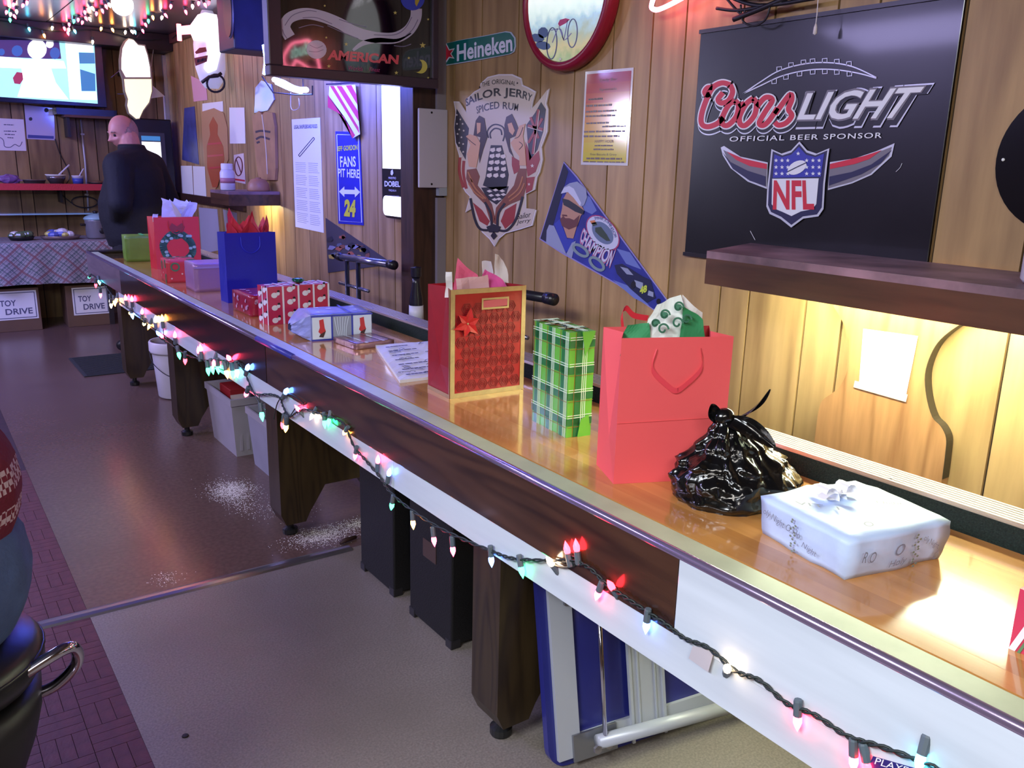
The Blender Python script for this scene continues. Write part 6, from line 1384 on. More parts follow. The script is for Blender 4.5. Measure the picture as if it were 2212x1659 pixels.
t = thing('black_plate', 'black plate of food on the red-edged shelf beside the man', 'plate', (1.5, 8.58, 1.1955)); MB().lathe([(0, .001), (.06, .001), (.085, .018), (.082, .02), (0, .008)], 24).build('plate', M('black_tray', (20, 20, 24), .4), t, smooth=True); MB().ball((0, 0, .02), .045, 12, 8, (1.2, 1, .4)).build('food', F('brown_food', (112, 84, 60)), t)
# end wall posters
t, A = wall_sheet('poster', 'white outline map poster on the far wall at the left edge', 'poster', [(-30, 254), (51, 258), (57, 326), (-30, 324)], LAMW, plane=WB)
A.ribbon('map_line', [[(-20, 290), (5, 300), (10, 316), (22, 318), (32, 312), (42, 316), (48, 306)]], GI, 1.6); [words(A, 'small_lettering', (u0, v0), (u1, v0+1), 2.2, GI, 1, 3, int(v0)) for u0, u1, v0 in ((8, 30, 270), (8, 36, 284), (10, 32, 291), (16, 30, 298))]
t, A = wall_sheet('poster', 'glossy white and blue poster under the television', 'poster', [(52, 226), (116, 234), (119, 303), (58, 300)], M('gloss_lilac', (188, 180, 214), .08, coat=.8), plane=WB)
A.poly('blue_strip', [(60, 291), (116, 294), (116, 300), (60, 298)], M('strip_blue', (70, 74, 140), .3)); A.poly('dark_dots', [ell(66, 257, 4, 4, 0, 8), ell(100, 238, 5, 5, 0, 8)], M('dark_ink', (50, 50, 64), .6)); 
for k, q in enumerate(([(352, 208), (374, 206), (378, 288), (357, 289)], [(357, 291), (379, 289), (383, 353), (361, 354)], [(362, 358), (383, 356), (386, 418), (368, 420)])):
    wall_sheet('notice', 'white notice on the far wall by the corner, %s' % ('uppermost of three', 'middle of three', 'lowest of three')[k], 'notice', q, PAPW, plane=WB)
# television
t = thing('television', 'flat television on the far wall showing a bright white figure', 'television', (1.12, 8.62, 1.88))
PT = Plane(1, 8.56)
MB().hexa([(.63, 8.56, 1.862), (1.635, 8.56, 1.862), (1.635, 8.62, 1.862), (.63, 8.62, 1.862)], [(.63, 8.56, 2.40), (1.635, 8.56, 2.40), (1.635, 8.62, 2.40), (.63, 8.62, 2.40)]).build('case', M('tv_black', (16, 16, 26), .25), t, world=True, bevel=.005)
MB().box(.9, 1.3, 8.62, 8.744, 2.0, 2.25).build('wall_mount', M('tv_black', (16, 16, 26), .25), t, world=True)
A = Art(PT, t, .0015)
SCR = glow('screen_aqua', (150, 214, 222), 1.3); A.poly('screen', [(-60, 86), (203, 90), (211, 224), (-60, 205)], SCR)
zt = zz(0, 0, .17179)
A.poly('screen_dark', [zt((-250, 500), (740, 510), (770, 740), (560, 740), (-250, 700))], glow('screen_violet', (70, 52, 110), .7), lv=1)
A.poly('screen_figure', [zt(*ell(465, 620, 122, 125, 0, 18)), zt((0, 710), (340, 745), (560, 740), (800, 770), (830, 860), (640, 860), (700, 1040), (860, 1250), (220, 1215), (290, 1000), (270, 860), (0, 850)), zt(*ell(625, 555, 50, 50, 0, 12))], glow('screen_white', (250, 252, 255), 1.2), lv=2)
A.poly('screen_bracket', [zt((818, 512), (1165, 520), (1170, 660), (985, 655), (1020, 1150), (1212, 1155), (1222, 1258), (880, 1248))], glow('screen_white', (250, 252, 255), 1.2), lv=2)
A.poly('screen_blue', [zt((990, 660), (1185, 665), (1195, 800), (1000, 800)), zt((1005, 870), (1195, 930), (1200, 1145), (1025, 1145))], glow('screen_teal', (60, 120, 170), .9), lv=2)
A.poly('screen_ball', [zt(*ell(20, 655, 40, 45, 0, 10)), zt(*ell(215, 640, 70, 70, 0, 12)), zt(*ell(690, 670, 65, 75, 0, 12))], glow('screen_cobalt', (50, 90, 160), .9), lv=2); A.poly('screen_red', [zt((160, 980), (210, 905), (280, 915), (290, 1000), (250, 1060), (180, 1050))], glow('screen_maroon', (150, 50, 80), .8), lv=3)
t = thing('cable_shelf', 'dark narrow shelf with a cable box beneath the television', 'shelf', (1.5, 8.65, 1.74))
MB().box(1.28, 1.775, 8.5, 8.745, 1.765, 1.785).build('board', M('shelf_board', (90, 60, 50), .5), t, world=True); MB().box(1.22, 1.7, 8.52, 8.74, 1.786, 1.84).build('cable_box', M('tv_black', (16, 16, 26), .25), t, world=True)
MB().box(1.30, 1.32, 8.55, 8.744, 1.60, 1.765).build('bracket', BW_, t, world=True)
t = thing('conduit', 'thin white conduit running down the far wall', 'conduit', (1.45, 8.73, .8)); MB().tube([WB.at(173, 258, .02), WB.at(183, 350, .02), WB.at(190, 455, .02)], .008, 8).build('pipe', M('white_conduit', (190, 190, 196), .4), t, world=True, smooth=True)
for q in ((177, 290), (186, 420)): p = WB.at(*q, .02); MB().box(p.x-.016, p.x+.016, p.y-.012, p.y+.019, p.z-.008, p.z+.008).build('clip', M('white_conduit', (190, 190, 196), .4), t, world=True)
t = thing('cable_loop', 'dark coil of cable hanging on the far wall above the slow cooker', 'cable', (1.5, 8.72, 1.0)); MB().tube([WB.at(x, y, .04) for x, y in ell(181, 436, 28, 12, .05, 22)], .006, 6, closed=True).build('coil', BW_, t, world=True, smooth=True); MB().tube(spline([WB.at(118, 300, .012), WB.at(128, 330, .012), WB.at(150, 380, .012), WB.at(132, 415, .012), WB.at(156, 440, .012)], 6), .004, 6).build('tail', BW_, t, world=True)
t = thing('jukebox', 'black cabinet with a bright screen standing in the far corner behind the man', 'jukebox', (1.96, 8.5, 0))
MB().box(1.78, 2.13, 8.4, 8.69, 0, 1.78).build('cabinet', M('cabinet_black', (22, 20, 26), .35), t, world=True, bevel=.01); MB().box(1.83, 2.06, 8.385, 8.4, 1.36, 1.66).build('screen_bezel', M('bezel_grey', (70, 68, 76), .4), t, world=True); MB().box(1.86, 2.02, 8.38, 8.385, 1.40, 1.58).build('screen', glow('screen_white', (250, 252, 255), 1.2), t, world=True); MB().box(1.86, 2.02, 8.38, 8.385, 1.59, 1.63).build('screen_header', glow('screen_teal', (60, 120, 170), .9), t, world=True)
# lit bottle sign
t = thing('lighted_bottle_sign', 'glowing white and yellow bottle-shaped sign in the far corner', 'lighted sign', (1.83, 8.3, 1.74)); PB_ = Plane(1, 8.3); A = Art(PB_, t, 0.)
bo = zt((1600, 485), (1660, 500), (1720, 560), (1810, 570), (1850, 700), (1885, 850), (1900, 1000), (1905, 1150), (1870, 1300), (1790, 1400), (1740, 1500), (1690, 1505), (1600, 1430), (1570, 1330), (1580, 1250), (1545, 1150), (1530, 1000), (1495, 900), (1490, 750), (1510, 600), (1550, 520))
A.poly('body', bo, M('sign_shell', (150, 140, 120), .4), th=.05); A.off += .052
A.poly('glowing_face', [zt(*inset([(1600, 490), (1660, 505), (1720, 570), (1800, 580), (1840, 700), (1870, 850), (1880, 980), (1560, 980), (1505, 880), (1505, 750), (1520, 610), (1560, 530)], .97, (1690, 780)))], glow('bottle_white_glow', (250, 250, 246), 1.4)); A.poly('glowing_face', [zt((1545, 1000), (1885, 1000), (1890, 1150), (1855, 1290), (1780, 1390), (1735, 1490), (1695, 1495), (1610, 1425), (1585, 1330), (1595, 1250), (1560, 1150))], glow('bottle_yellow_glow', (255, 246, 190), 1.15))
A.ribbon('outline_wire', [zt((1700, 480), (1770, 400)), zt((1500, 880), (1380, 980)), zt((1890, 900), (1920, 905)), zt((1550, 1185), (1460, 1185))], M('wire_grey', (90, 90, 100), .3, .8), 1.2, n=1)
MB().box(1.78, 1.86, 8.30, 8.744, 2.15, 2.2).build('mount', BW_, t, world=True)
t = thing('paper_cone', 'white paper pennant corner hanging beside the glowing bottle sign', 'paper', (2.1, 8.4, 1.98)); Art(Plane(1, 8.4), t, 0).poly('sheet', [(322, 178), (356, 208), (318, 214)], PAPW, th=.002); MB().tube([Plane(1, 8.4).at(322, 178), (2.03, 8.43, 2.37)], .0015, 6).build('string', M('white_cord', (226, 214, 220), .5), t, world=True)
# lit hanging beer bottle and pink neon
t = thing('hanging_bottle_lamp', 'glowing white hanging beer bottle lamp with a pink neon arm', 'lamp', (2.04, 6.8, 1.96))
MB().lathe([(0, 0), (.05, .0), (.085, .05), (.11, .14), (.115, .3), (.1, .42), (.06, .5), (.04, .545), (0, .545)], 26, (2.05, 6.85, 1.96), sq=(1, .6)).build('bottle', M('bottle_shell', (226, 222, 226), .3, emit=(210, 215, 255), estr=.3), t, world=True, smooth=True)
A = Art(Plane(1, 6.775), t, 0.); zn = zz(330, 0, .15672)
A.poly('glowing_patch', [zn((620, 200), (720, 170), (880, 200), (930, 400), (1000, 480), (930, 760), (880, 960), (760, 1010), (700, 940), (760, 700), (740, 560), (560, 560), (520, 460), (520, 340))], glow('patch_white_glow', (236, 240, 255), 1.3))
A.poly('label', [zn((570, 800), (760, 760), (745, 850), (590, 910)), zn((580, 720), (640, 660), (730, 650), (745, 710), (600, 745))], M('bottle_label', (150, 96, 90), .5), lv=1)
words(A, 'label_lettering', zn((610, 865))[0], zn((735, 835))[0], 7., M('dark_ink', (50, 50, 64), .6), 2, 3, 2)
neon(t, [[(386, 52), (388, 88)], [(388, 70), (420, 68)], [(388, 62), (424, 58)]], glow('rose_neon', (255, 90, 110), 14.), .016, Plane(1, 6.74))
MB().tube(spline([(2.05, 6.85, 2.5), (2.1, 6.86, 2.45), (2.16, 6.87, 2.44), (2.198, 6.88, 2.42)], 5), .006, 8).build('bracket', BW_, t, world=True)
MB().tube([Plane(1, 6.78).at(x, y) for x, y in ell(466, 180, 19, 19, 0, 18)], .008, 8, closed=True).build('wire_ring', BW_, t, world=True, smooth=True)
MB().tube([Plane(1, 6.78).at(x, y) for x, y in ((436, 178), (452, 166), (470, 164), (478, 158))], .012, 8).build('socket', BW_, t, world=True, smooth=True)
t = thing('hanging_speaker', 'dark hanging speaker box under the ceiling behind the framed sign', 'speaker', (2.04, 5.95, 2.13))
MB().box(1.895, 2.198, 5.8, 6.12, 2.135, CEIL-.002).build('cabinet', M('speaker_blue_black', (46, 44, 70), .5, vary=.2), t, world=True, bevel=.01)
MB().lathe([(0, 0), (.115, 0), (.115, .006), (.1, .012), (0, .012)], 30, (1.86, 5.80, 2.36), 0, sq=(.72, 1.4)).build('oval_grille', M('grille_dark', (36, 34, 46), .4), t, world=True)
MB().tube([(1.872, 5.80+.083*math.cos(k*PI/14), 2.36+.162*math.sin(k*PI/14)) for k in range(28)], .006, 8, closed=True).build('grille_ring', M('ring_steel', (120, 118, 140), .3, .6), t, world=True, smooth=True)
t = thing('ceiling_globe', 'bright round globe lamp on the ceiling at the top edge', 'lamp', (1.39, 6.5, 2.36))
MB().ball((1.39, 6.5, 2.425), .07, 18, 12).build('globe', glow('globe_white', (240, 238, 255), 5.), t, world=True, smooth=True); MB().lathe([(.06, 0), (.06, .02), (.03, .03), (.03, .035)], 20, (1.39, 6.5, 2.475)).build('fitting', GT, t, world=True)

# ================================================================== STRING LIGHTS
BC = {'r': (255, 34, 44), 'p': (255, 52, 84), 'o': (255, 150, 60), 'w': (255, 214, 170), 'g': (50, 230, 140), 'b': (90, 140, 255), 'c': (80, 220, 255), 'y': (255, 214, 110)}
ST = {'r': 34, 'p': 34, 'o': 34, 'w': 34, 'g': 18, 'b': 18, 'c': 18, 'y': 34}
WIRE = M('dark_green_wire', (28, 38, 36), .5); SOCK = M('socket_green_grey', (84, 96, 104), .5)
_B = {}
def bulb(t, loc, col, size, ang=None, sock=True):
    """mini bulb: tapered glass tip and plastic socket; copies share their meshes"""
    k = (col, size)
    d_ = Vector((R.uniform(-.25, .1), R.uniform(-.7, .7), R.uniform(-1, .2))).normalized() if ang is None else Vector(ang).normalized()
    rot = d_.to_track_quat('Z', 'Y').to_euler()
    if k not in _B:
        s = size
        o = MB().lathe([(.0035*s, 0), (.0048*s, .004*s), (.0048*s, .009*s), (.003*s, .014*s), (0, .02*s)], 8).build('bulb', glow('bulb_'+col, BC[col], ST[col]), t, smooth=True)
        so = MB().lathe([(.0042*s, -.018*s), (.0048*s, -.016*s), (.0048*s, .001*s)], 8).build('socket', SOCK, o) if sock else None
        _B[k] = (o, so)
    else:
        p, sp_ = _B[k]; o = p.copy(); COL.objects.link(o); o.parent = t
        if sp_: so = sp_.copy(); COL.objects.link(so); so.parent = o
    base = Vector(t.location); o.location = Vector(loc)-base; o.rotation_euler = rot
sl = thing('string_lights', 'string of coloured mini lights draped along the side of the shuffleboard table', 'string lights', (.97, 3.0, .6))
PS_ = Plane(0, .972); PS2 = Plane(0, .975)
path = [(2060, 1680), (2000, 1650), (1900, 1612), (1830, 1590), (1760, 1545), (1700, 1520), (1640, 1470), (1590, 1450), (1530, 1400), (1480, 1380), (1440, 1350), (1395, 1320), (1350, 1290), (1310, 1262), (1270, 1225), (1230, 1212), (1150, 1210), (1100, 1205), (1060, 1190), (1000, 1165), (940, 1135), (880, 1095), (840, 1060), (820, 1030), (790, 995), (765, 965), (745, 920), (725, 905), (700, 897), (660, 885), (640, 892), (626, 900), (612, 880), (604, 860), (585, 852), (550, 850), (535, 820), (520, 788), (506, 782), (470, 778), (440, 778), (400, 765), (370, 745), (340, 720), (310, 690), (280, 668), (250, 646), (230, 622), (215, 605), (196, 592)]
WP3 = [Vector(PS_.at(*p)) for p in path]
sw = spline(WP3, 10); tw = []; tw2 = []
for i, p in enumerate(sw):
    an = i*.9; o_ = Vector((math.cos(an)*.0022, 0, math.sin(an)*.0028)); tw.append(p+o_); tw2.append(p-o_)
MB().tube(tw, .0021, 5).build('wire', WIRE, sl, world=True, smooth=True); MB().tube(tw2, .0021, 5).build('wire', WIRE, sl, world=True, smooth=True)
loops = [[(626, 900), (640, 880), (655, 870), (620, 850), (600, 870), (592, 905)], [(1190, 1218), (1215, 1225), (1240, 1222), (1246, 1205), (1226, 1200)], [(535, 820), (560, 870), (575, 885)], [(495, 780), (490, 800), (470, 795), (455, 790)]]
for l in loops: MB().tube(spline([Vector(PS2.at(*p)) for p in l], 6), .0021, 5).build('wire', WIRE, sl, world=True)
NB = [(378, 728, 'p'), (386, 763, 'g'), (400, 775, 'r'), (430, 763, 'p'), (434, 758, 'p'), (464, 779, 'p'), (496, 776, 'p'), (449, 796, 'g'), (458, 793, 'g'), (471, 792, 'g'), (489, 802, 'o'), (502, 802, 'g'), (512, 799, 'c'), (534, 797, 'b'), (533, 848, 'p'), (565, 892, 'g'), (617, 848, 'b'), (646, 886, 'p'), (612, 912, 'r'), (618, 918, 'o'), (676, 895, 'w'), (701, 910, 'g'), (711, 907, 'g'), (746, 932, 'o'), (768, 981, 'p'), (816, 998, 'p'), (840, 1025, 'b'), (847, 1088, 'g'), (892, 1126, 'o'), (937, 1162, 'p'), (978, 1183, 'p'), (1061, 1205, 'b'), (1126, 1227, 'g'), (1226, 1193, 'r'), (1246, 1188, 'r'), (1192, 1218, 'w'), (1293, 1279, 'p'), (1323, 1270, 'r'), (1397, 1346, 'b'), (1571, 1446, 'w'), (1723, 1550, 'p'), (1844, 1637, 'p'), (1873, 1650, 'r'), (1990, 1635, 'c'),
      (193, 598, 'g'), (214, 607, 'c'), (207, 613, 'r'), (217, 634, 'p'), (239, 648, 'w'), (240, 656, 'w'), (247, 651, 'o'), (252, 646, 'o'), (272, 648, 'p'), (285, 650, 'p'), (282, 674, 'y'), (285, 679, 'b'), (307, 677, 'p'), (312, 697, 'y'), (324, 701, 'o'), (336, 695, 'y'), (351, 693, 'o'), (344, 723, 'b'), (351, 728, 'p')]
for x, y, c in NB:
    p = PS_.at(x, y); j = min(sw, key=lambda q: (q-p).length); far = p.y > 2.6
    d_ = (p-j); 
    if d_.length < .012: d_ = Vector((-.4, R.uniform(-.5, .5), R.choice((-1, .6))))
    d_ = d_.normalized(); L_ = (p-j).length
    if L_ > .05: MB().tube([j, p-d_*.012], .0018, 5).build('wire', WIRE, sl, world=True)
    bulb(sl, p-d_*.004, c, 1.35 if not far else 1.8, d_)
# tape and tag
MB().hexa([PS2.at(*q, .0) for q in ((1497, 1395), (1543, 1405), (1530, 1452), (1488, 1422))], [PS2.at(*q, .0006) for q in ((1497, 1395), (1543, 1405), (1530, 1452), (1488, 1422))]).build('tape', M('clear_tape_grey', (186, 180, 184), .15), sl, world=True)
A = Art(PS2, sl, .002); A.poly('paper_tag', [(1888, 1632), (2000, 1664), (1990, 1690), (1878, 1655)], M('tag_navy', (40, 40, 110), .4)); A.text('tag_lettering', 'PLAYERS', [(1892, 1648), (1990, 1676)], [(1897, 1634), (1995, 1664)], WHS, lv=1)
# ceiling string
cs = thing('string_lights', 'strings of coloured mini lights along the dark ceiling beam at the far wall', 'string lights', (1.3, 8.3, 2.4))
zt2 = lambda x, y: (x*.17179, y*.17179)
CBL = [(85, 135, 'p'), (175, 40, 'p'), (295, 50, 'p'), (340, 12, 'p'), (205, 125, 'w'), (135, 162, 'w'), (170, 185, 'p'), (125, 232, 'g'), (362, 348, 'c'), (550, 430, 'o'), (660, 335, 'w'), (805, 340, 'p'), (865, 355, 'w'), (848, 400, 'p'), (933, 375, 'c'), (868, 290, 'p'), (930, 248, 'g'), (985, 230, 'p'), (1070, 210, 'p'), (1120, 220, 'w'), (1040, 265, 'p'), (1065, 135, 'p'), (1150, 85, 'w'), (1215, 152, 'p'), (1280, 115, 'p'), (1325, 60, 'p'), (1365, 40, 'w'), (1275, 345, 'o'), (1408, 358, 'o'), (1580, 390, 'w'), (1650, 380, 'w'), (1692, 385, 'c'), (1788, 370, 'p'), (1165, 510, 'w'), (1822, 292, 'p'), (1865, 245, 'g'), (1918, 200, 'o'), (2040, 205, 'w'), (2070, 172, 'p'), (2150, 60, 'p'), (2330, 130, 'p'), (2420, 60, 'w'), (2500, 20, 'p'), (2570, 40, 'p'), (2630, 15, 'r')]
PBm = Plane(1, 8.38); PBr = Plane(0, 2.15); lp = []
for x, y, c in CBL:
    px_, py_ = zt2(x, y)
    if x > 1800: p = PBr.at(px_, py_)
    else: p = PBm.at(px_, py_)
    if p.z > CEIL-.02:
        d = ray(px_, py_); p = d*((CEIL-.025-CH)/d.z); p.z += CH
    if p.x > 2.1 and p.y < 6.2: continue
    bulb(cs, p, c, 2.0, (R.uniform(-.5, .5), -.6, -1)); lp.append(p)
lp.sort(key=lambda p: (round(p.y, 0), p.x))
ww = [Vector((x_, 8.39, 2.46+.02*math.sin(x_*9))) for x_ in [.2+k*.1 for k in range(20)]]
MB().tube(spline(ww, 4), .004, 6).build('wire', WIRE, cs, world=True)
ww = [Vector((2.155, y_, 2.46+.02*math.sin(y_*8))) for y_ in [6.16+k*.15 for k in range(15)]]
MB().tube(spline(ww, 4), .004, 6).build('wire', WIRE, cs, world=True)
for p in lp:
    if p.y > 8.3: q = Vector((p.x, 8.39, 2.46+.02*math.sin(p.x*9)))
    elif p.x > 2.1: q = Vector((2.155, p.y, 2.46+.02*math.sin(p.y*8)))
    else: q = Vector((p.x+.02, p.y, CEIL-.002))
    MB().tube([p+Vector((0, 0, .02)), q], .0022, 5).build('wire', WIRE, cs, world=True)
# plastic bulb garland reflected in the ceiling sits on the beam edge
# ================================================================== PEOPLE
def skin_mesh(pts, edges, sub=2):
    """body volume around a skeleton: tapered limbs with round joints; pts: list of (position, radius or (rx, ry))"""
    mb = MB(); rad = lambda r_: (r_[0]+r_[1])/2 if isinstance(r_, tuple) else r_
    for p, r_ in pts: b_ = MB().ball(p, rad(r_), 14, 10); mb.add(b_.v, b_.f)
    for i, j in edges:
        p, q = Vector(pts[i][0]), Vector(pts[j][0]); r0, r1 = rad(pts[i][1]), rad(pts[j][1])
        if (q-p).length > 1e-4: mb.tube([p, p.lerp(q, .5), q], [r0, (r0+r1)/2*.98, r1], 14)
    return mb
def loft(secs, n=28):
    """closed torso-like volume through elliptical sections (z, cx, rx, ry)"""
    mb = MB(); k = 0
    for z, cx, rx, ry in secs:
        for i in range(n): a_ = 2*PI*i/n; mb.v.append(Vector((cx+rx*math.cos(a_), ry*math.sin(a_), z)))
    for j in range(len(secs)-1):
        for i in range(n): mb.f.append((j*n+i, j*n+(i+1) % n, (j+1)*n+(i+1) % n, (j+1)*n+i))
    mb.f.append(tuple(range(n))[::-1]); mb.f.append(tuple((len(secs)-1)*n+i for i in range(n))); return mb
def remesh(mb, vox):
    me = bpy.data.meshes.new('grow'); me.from_pydata([tuple(p) for p in mb.v], [], mb.f); o = bpy.data.objects.new('grow', me); COL.objects.link(o)
    bm = bmesh.new(); bm.from_mesh(me); bmesh.ops.recalc_face_normals(bm, faces=bm.faces); bm.to_mesh(me); bm.free()
    md = o.modifiers.new('rm', 'REMESH'); md.mode = 'VOXEL'; md.voxel_size = vox; sm = o.modifiers.new('sm', 'SMOOTH'); sm.factor = .5; sm.iterations = 3
    dg = bpy.context.evaluated_depsgraph_get(); ev = bpy.data.meshes.new_from_object(o.evaluated_get(dg))
    r_ = MB(); r_.v = [v.co.copy() for v in ev.vertices]; r_.f = [tuple(p.vertices) for p in ev.polygons]
    bpy.data.objects.remove(o); bpy.data.meshes.remove(me); bpy.data.meshes.remove(ev); return r_
def head_mesh(mtx):
    """head facing +X: cranium, brow, eye sockets, nose, lips, chin, jaw, ears"""
    n, m = 48, 36; mb = MB()
    g = lambda a, b, s: math.exp(-((a*a+b*b)/(s*s)))
    def pt(u, v):
        an = 2*PI*u; ph = PI*v; d = Vector((math.sin(ph)*math.cos(an), math.sin(ph)*math.sin(an), math.cos(ph)))
        x, y, z = d.x*.098, d.y*.077, d.z*.118
        if z < 0: y *= 1+z*1.9*.9; x *= 1+z*.8
        if d.x > 0:
            f = d.x
            if z < -.02: x += .012*f
            x += f*(.030*g(y, z+.022, .017)+.012*g(y, z+.0, .014)-.010*g(abs(y)-.031, z-.006, .016)+.006*g(y*.4, z-.028, .016)+.010*g(y, z+.088, .026)+.006*g(y*.5, z+.055, .012)-.004*g(y*.5, z+.042, .006))
        else: x *= 1.04
        return Vector((x, y, z))
    mb.sheet(pt, n, m)
    for s in (-1, 1):
        e = MB().ball((-.008, s*.074, -.008), .03, 12, 10, (.55, .28, 1.05)); mb.add(e.v, e.f)
    return mb.move(mtx)
def hand(pts, edges, wrist_i, pos, fwd, side, nrm, open_=.6):
    """palm with five separate fingers; fwd towards the fingertips, side towards the thumb"""
    pos, fwd, side, nrm = Vector(pos), Vector(fwd).normalized(), Vector(side).normalized(), Vector(nrm).normalized()
    pm = len(pts); pts.append((pos+fwd*.045, (.036, .02))); edges.append((wrist_i, pm)); kn = len(pts); pts.append((pos+fwd*.085, (.038, .016))); edges.append((pm, kn))
    for k, (o_, L_) in enumerate(((.028, .072), (.010, .08), (-.009, .074), (-.027, .058))):
        a = pos+fwd*.09+side*o_; prev = kn
        for q in range(1, 4):
            c = a+fwd*L_*q/3*math.cos(open_*q*.4)+nrm*L_*q/3*math.sin(open_*q*.4); i = len(pts); pts.append((c, (.0125-.0008*q, .0125-.0008*q))); edges.append((prev, i)); prev = i
    prev = pm
    for q in range(1, 4):
        c = pos+fwd*(.035+.022*q)+side*(.03+.010*q)+nrm*.008*q; i = len(pts); pts.append((c, (.0135-.0008*q, .0135-.0008*q))); edges.append((prev, i)); prev = i
def person(label, loc, rz, J, head_m, tops, bottoms, shoes, hairmat, skin, hairline, torso=None):
    t = thing('person', label, 'person', loc, rz)
    pts, ed = [], []; ix = {}
    def add(nm, p, r_, par=None):
        ix[nm] = len(pts); pts.append((Vector(p), r_)); 
        if par: ed.append((ix[par], ix[nm]))
    for nm, p, r_, par in J: add(nm, p, r_, par)
    for s in 'lr':
        w_ = Vector(pts[ix['wrist_'+s]][0]); e_ = Vector(pts[ix['elbow_'+s]][0]); f_ = (w_-e_).normalized(); sd = Vector((1, 0, 0))
        sd = (sd-f_*sd.dot(f_)).normalized(); nr = f_.cross(sd); nr *= (1 if nr.y*(1 if s == 'l' else -1) < 0 else -1)
        hand(pts, ed, ix['wrist_'+s], w_+f_*.02, f_, sd, nr)
    body = skin_mesh(pts, ed, 2); hd = head_mesh(head_m); body.add(hd.v, hd.f); body = remesh(body, .006)
    bo_ = body.build('body', skin, t, smooth=True, fix=False)
    def cloth(nm, names, grow, mat, cut=None):
        sel = [n_ for n_ in names]; P_ = [(pts[ix[n_]][0], tuple(c+grow[sel.index(n_)] if isinstance(grow, list) else c+grow for c in ((pts[ix[n_]][1],)*2 if not isinstance(pts[ix[n_]][1], tuple) else pts[ix[n_]][1]))) for n_ in sel]
        par = {nm_: p_ for nm_, _, _, p_ in J}; E_ = [(sel.index(par[n_]), i) for i, n_ in enumerate(sel) if par[n_] in sel]
        g_ = skin_mesh(P_, E_, 2)
        if cut: l_ = loft(cut); g_.add(l_.v, l_.f)
        return remesh(g_, .011).build(nm, mat, t, smooth=True, fix=False)
    cloth('jacket' if tops[1] == 'jacket' else 'sweater', tops[2], tops[3], tops[0], torso); cloth('trousers', bottoms[2], bottoms[3], bottoms[0])
    for s in 'lr':
        a_, b_ = pts[ix['ankle_'+s]][0], pts[ix['toe_'+s]][0]
        sh_ = skin_mesh([(a_+Vector((0, 0, -.02)), .055), (a_.lerp(b_, .35), (.05, .048)), (b_+Vector((0, 0, .004)), (.045, .04))], [(0, 1), (1, 2)], 2); sh_ = remesh(sh_, .01)
        for v in sh_.v: v.z = max(v.z, min(a_.z, b_.z)-.045)
        sh_.build('shoe', shoes, t, smooth=True, fix=False)
    # hair: a cap of the head surface above the hairline
    hp = MB(); hd0 = head_mesh(Matrix.Identity(4)); keep = {}
    for f_ in hd0.f:
        c = sum((hd0.v[i] for i in f_), Vector())/len(f_)
        if hairline(c):
            idx = []
            for i in f_:
                if i not in keep: keep[i] = len(hp.v); hp.v.append(head_m @ (hd0.v[i]*1.045+Vector((0, 0, .001))))
                idx.append(keep[i])
            hp.f.append(tuple(idx))
    hp.build('hair', hairmat, t, smooth=True, fix=False)
    for s in (-1, 1):
        MB().ball((0, 0, 0), .0105, 10, 8).move(head_m @ Matrix.Translation((.083, s*.031, .004))).build('eye', M('eye_dark', (52, 40, 40), .2), t, smooth=True)
        MB().tube([head_m @ Vector((.092, s*.014, .026)), head_m @ Vector((.094, s*.03, .032)), head_m @ Vector((.083, s*.047, .026))], .0045, 6).build('eyebrow', hairmat, t)
    return t
SKIN = M('ruddy_skin', (206, 140, 122), .5, vary=.08, vscale=20.); SKIN2 = M('light_skin', (210, 160, 136), .5)
J = [('pelvis', (0, 0, .95), .13, None), ('waist', (.03, 0, 1.10), (.13, .14), 'pelvis'), ('chest', (.0, 0, 1.28), (.13, .13), 'waist'), ('upper', (-.02, 0, 1.40), (.11, .10), 'chest'), ('neck', (.0, 0, 1.48), .075, 'upper'), ('nape', (.02, 0, 1.57), .075, 'neck')]
for s, sg in (('l', 1), ('r', -1)):
    J += [('shoulder_'+s, (-.02, sg*.185, 1.375), .065, 'upper'), ('elbow_'+s, (-.08, sg*.285, 1.12), .05, 'shoulder_'+s), ('wrist_'+s, (.05, sg*.15, .98), .034, 'elbow_'+s), ('hip_'+s, (0, sg*.1, .86), .11, 'pelvis'), ('knee_'+s, (.02, sg*.11, .49), .072, 'hip_'+s), ('ankle_'+s, (-.01, sg*.11, .1), .045, 'knee_'+s), ('toe_'+s, (.13, sg*.13, .045), .035, 'ankle_'+s)]
hm = Matrix.Translation((.055, 0, 1.62)) @ Matrix.Rotation(math.radians(62), 4, 'Z') @ Matrix.Rotation(math.radians(20), 4, 'Y') @ Matrix.Scale(1.02, 4)
NAVJ = M('navy_jacket', (9, 9, 16), .8, bump=.5, bscale=60)
def fringe(c): return c.x < .028 and -.062 < c.z < .078-.55*(c.x+.1)
tn = ['pelvis', 'waist', 'chest', 'upper', 'shoulder_l', 'elbow_l', 'wrist_l', 'shoulder_r', 'elbow_r', 'wrist_r', 'neck']
person('balding man in a dark navy jacket standing behind the table, looking down', (1.46, 6.92, 0), math.radians(132), J, hm, (NAVJ, 'jacket', tn, [.05, .05, .04, .03, .045, .035, .03, .045, .035, .03, .008]), (M('black_trousers', (22, 20, 24), .7), '', ['pelvis', 'hip_l', 'knee_l', 'ankle_l', 'hip_r', 'knee_r', 'ankle_r'], .022), M('black_shoe', (18, 17, 18), .4), M('grey_hair', (164, 130, 122), .7, vary=.2, vscale=60.), SKIN, fringe, torso=[(.80, .01, .19, .22), (.86, .01, .205, .24), (1.0, .03, .225, .25), (1.12, .03, .225, .25), (1.25, .0, .2, .24), (1.35, -.015, .165, .225), (1.42, -.02, .125, .16), (1.48, -.01, .1, .105), (1.535, .0, .092, .092)])
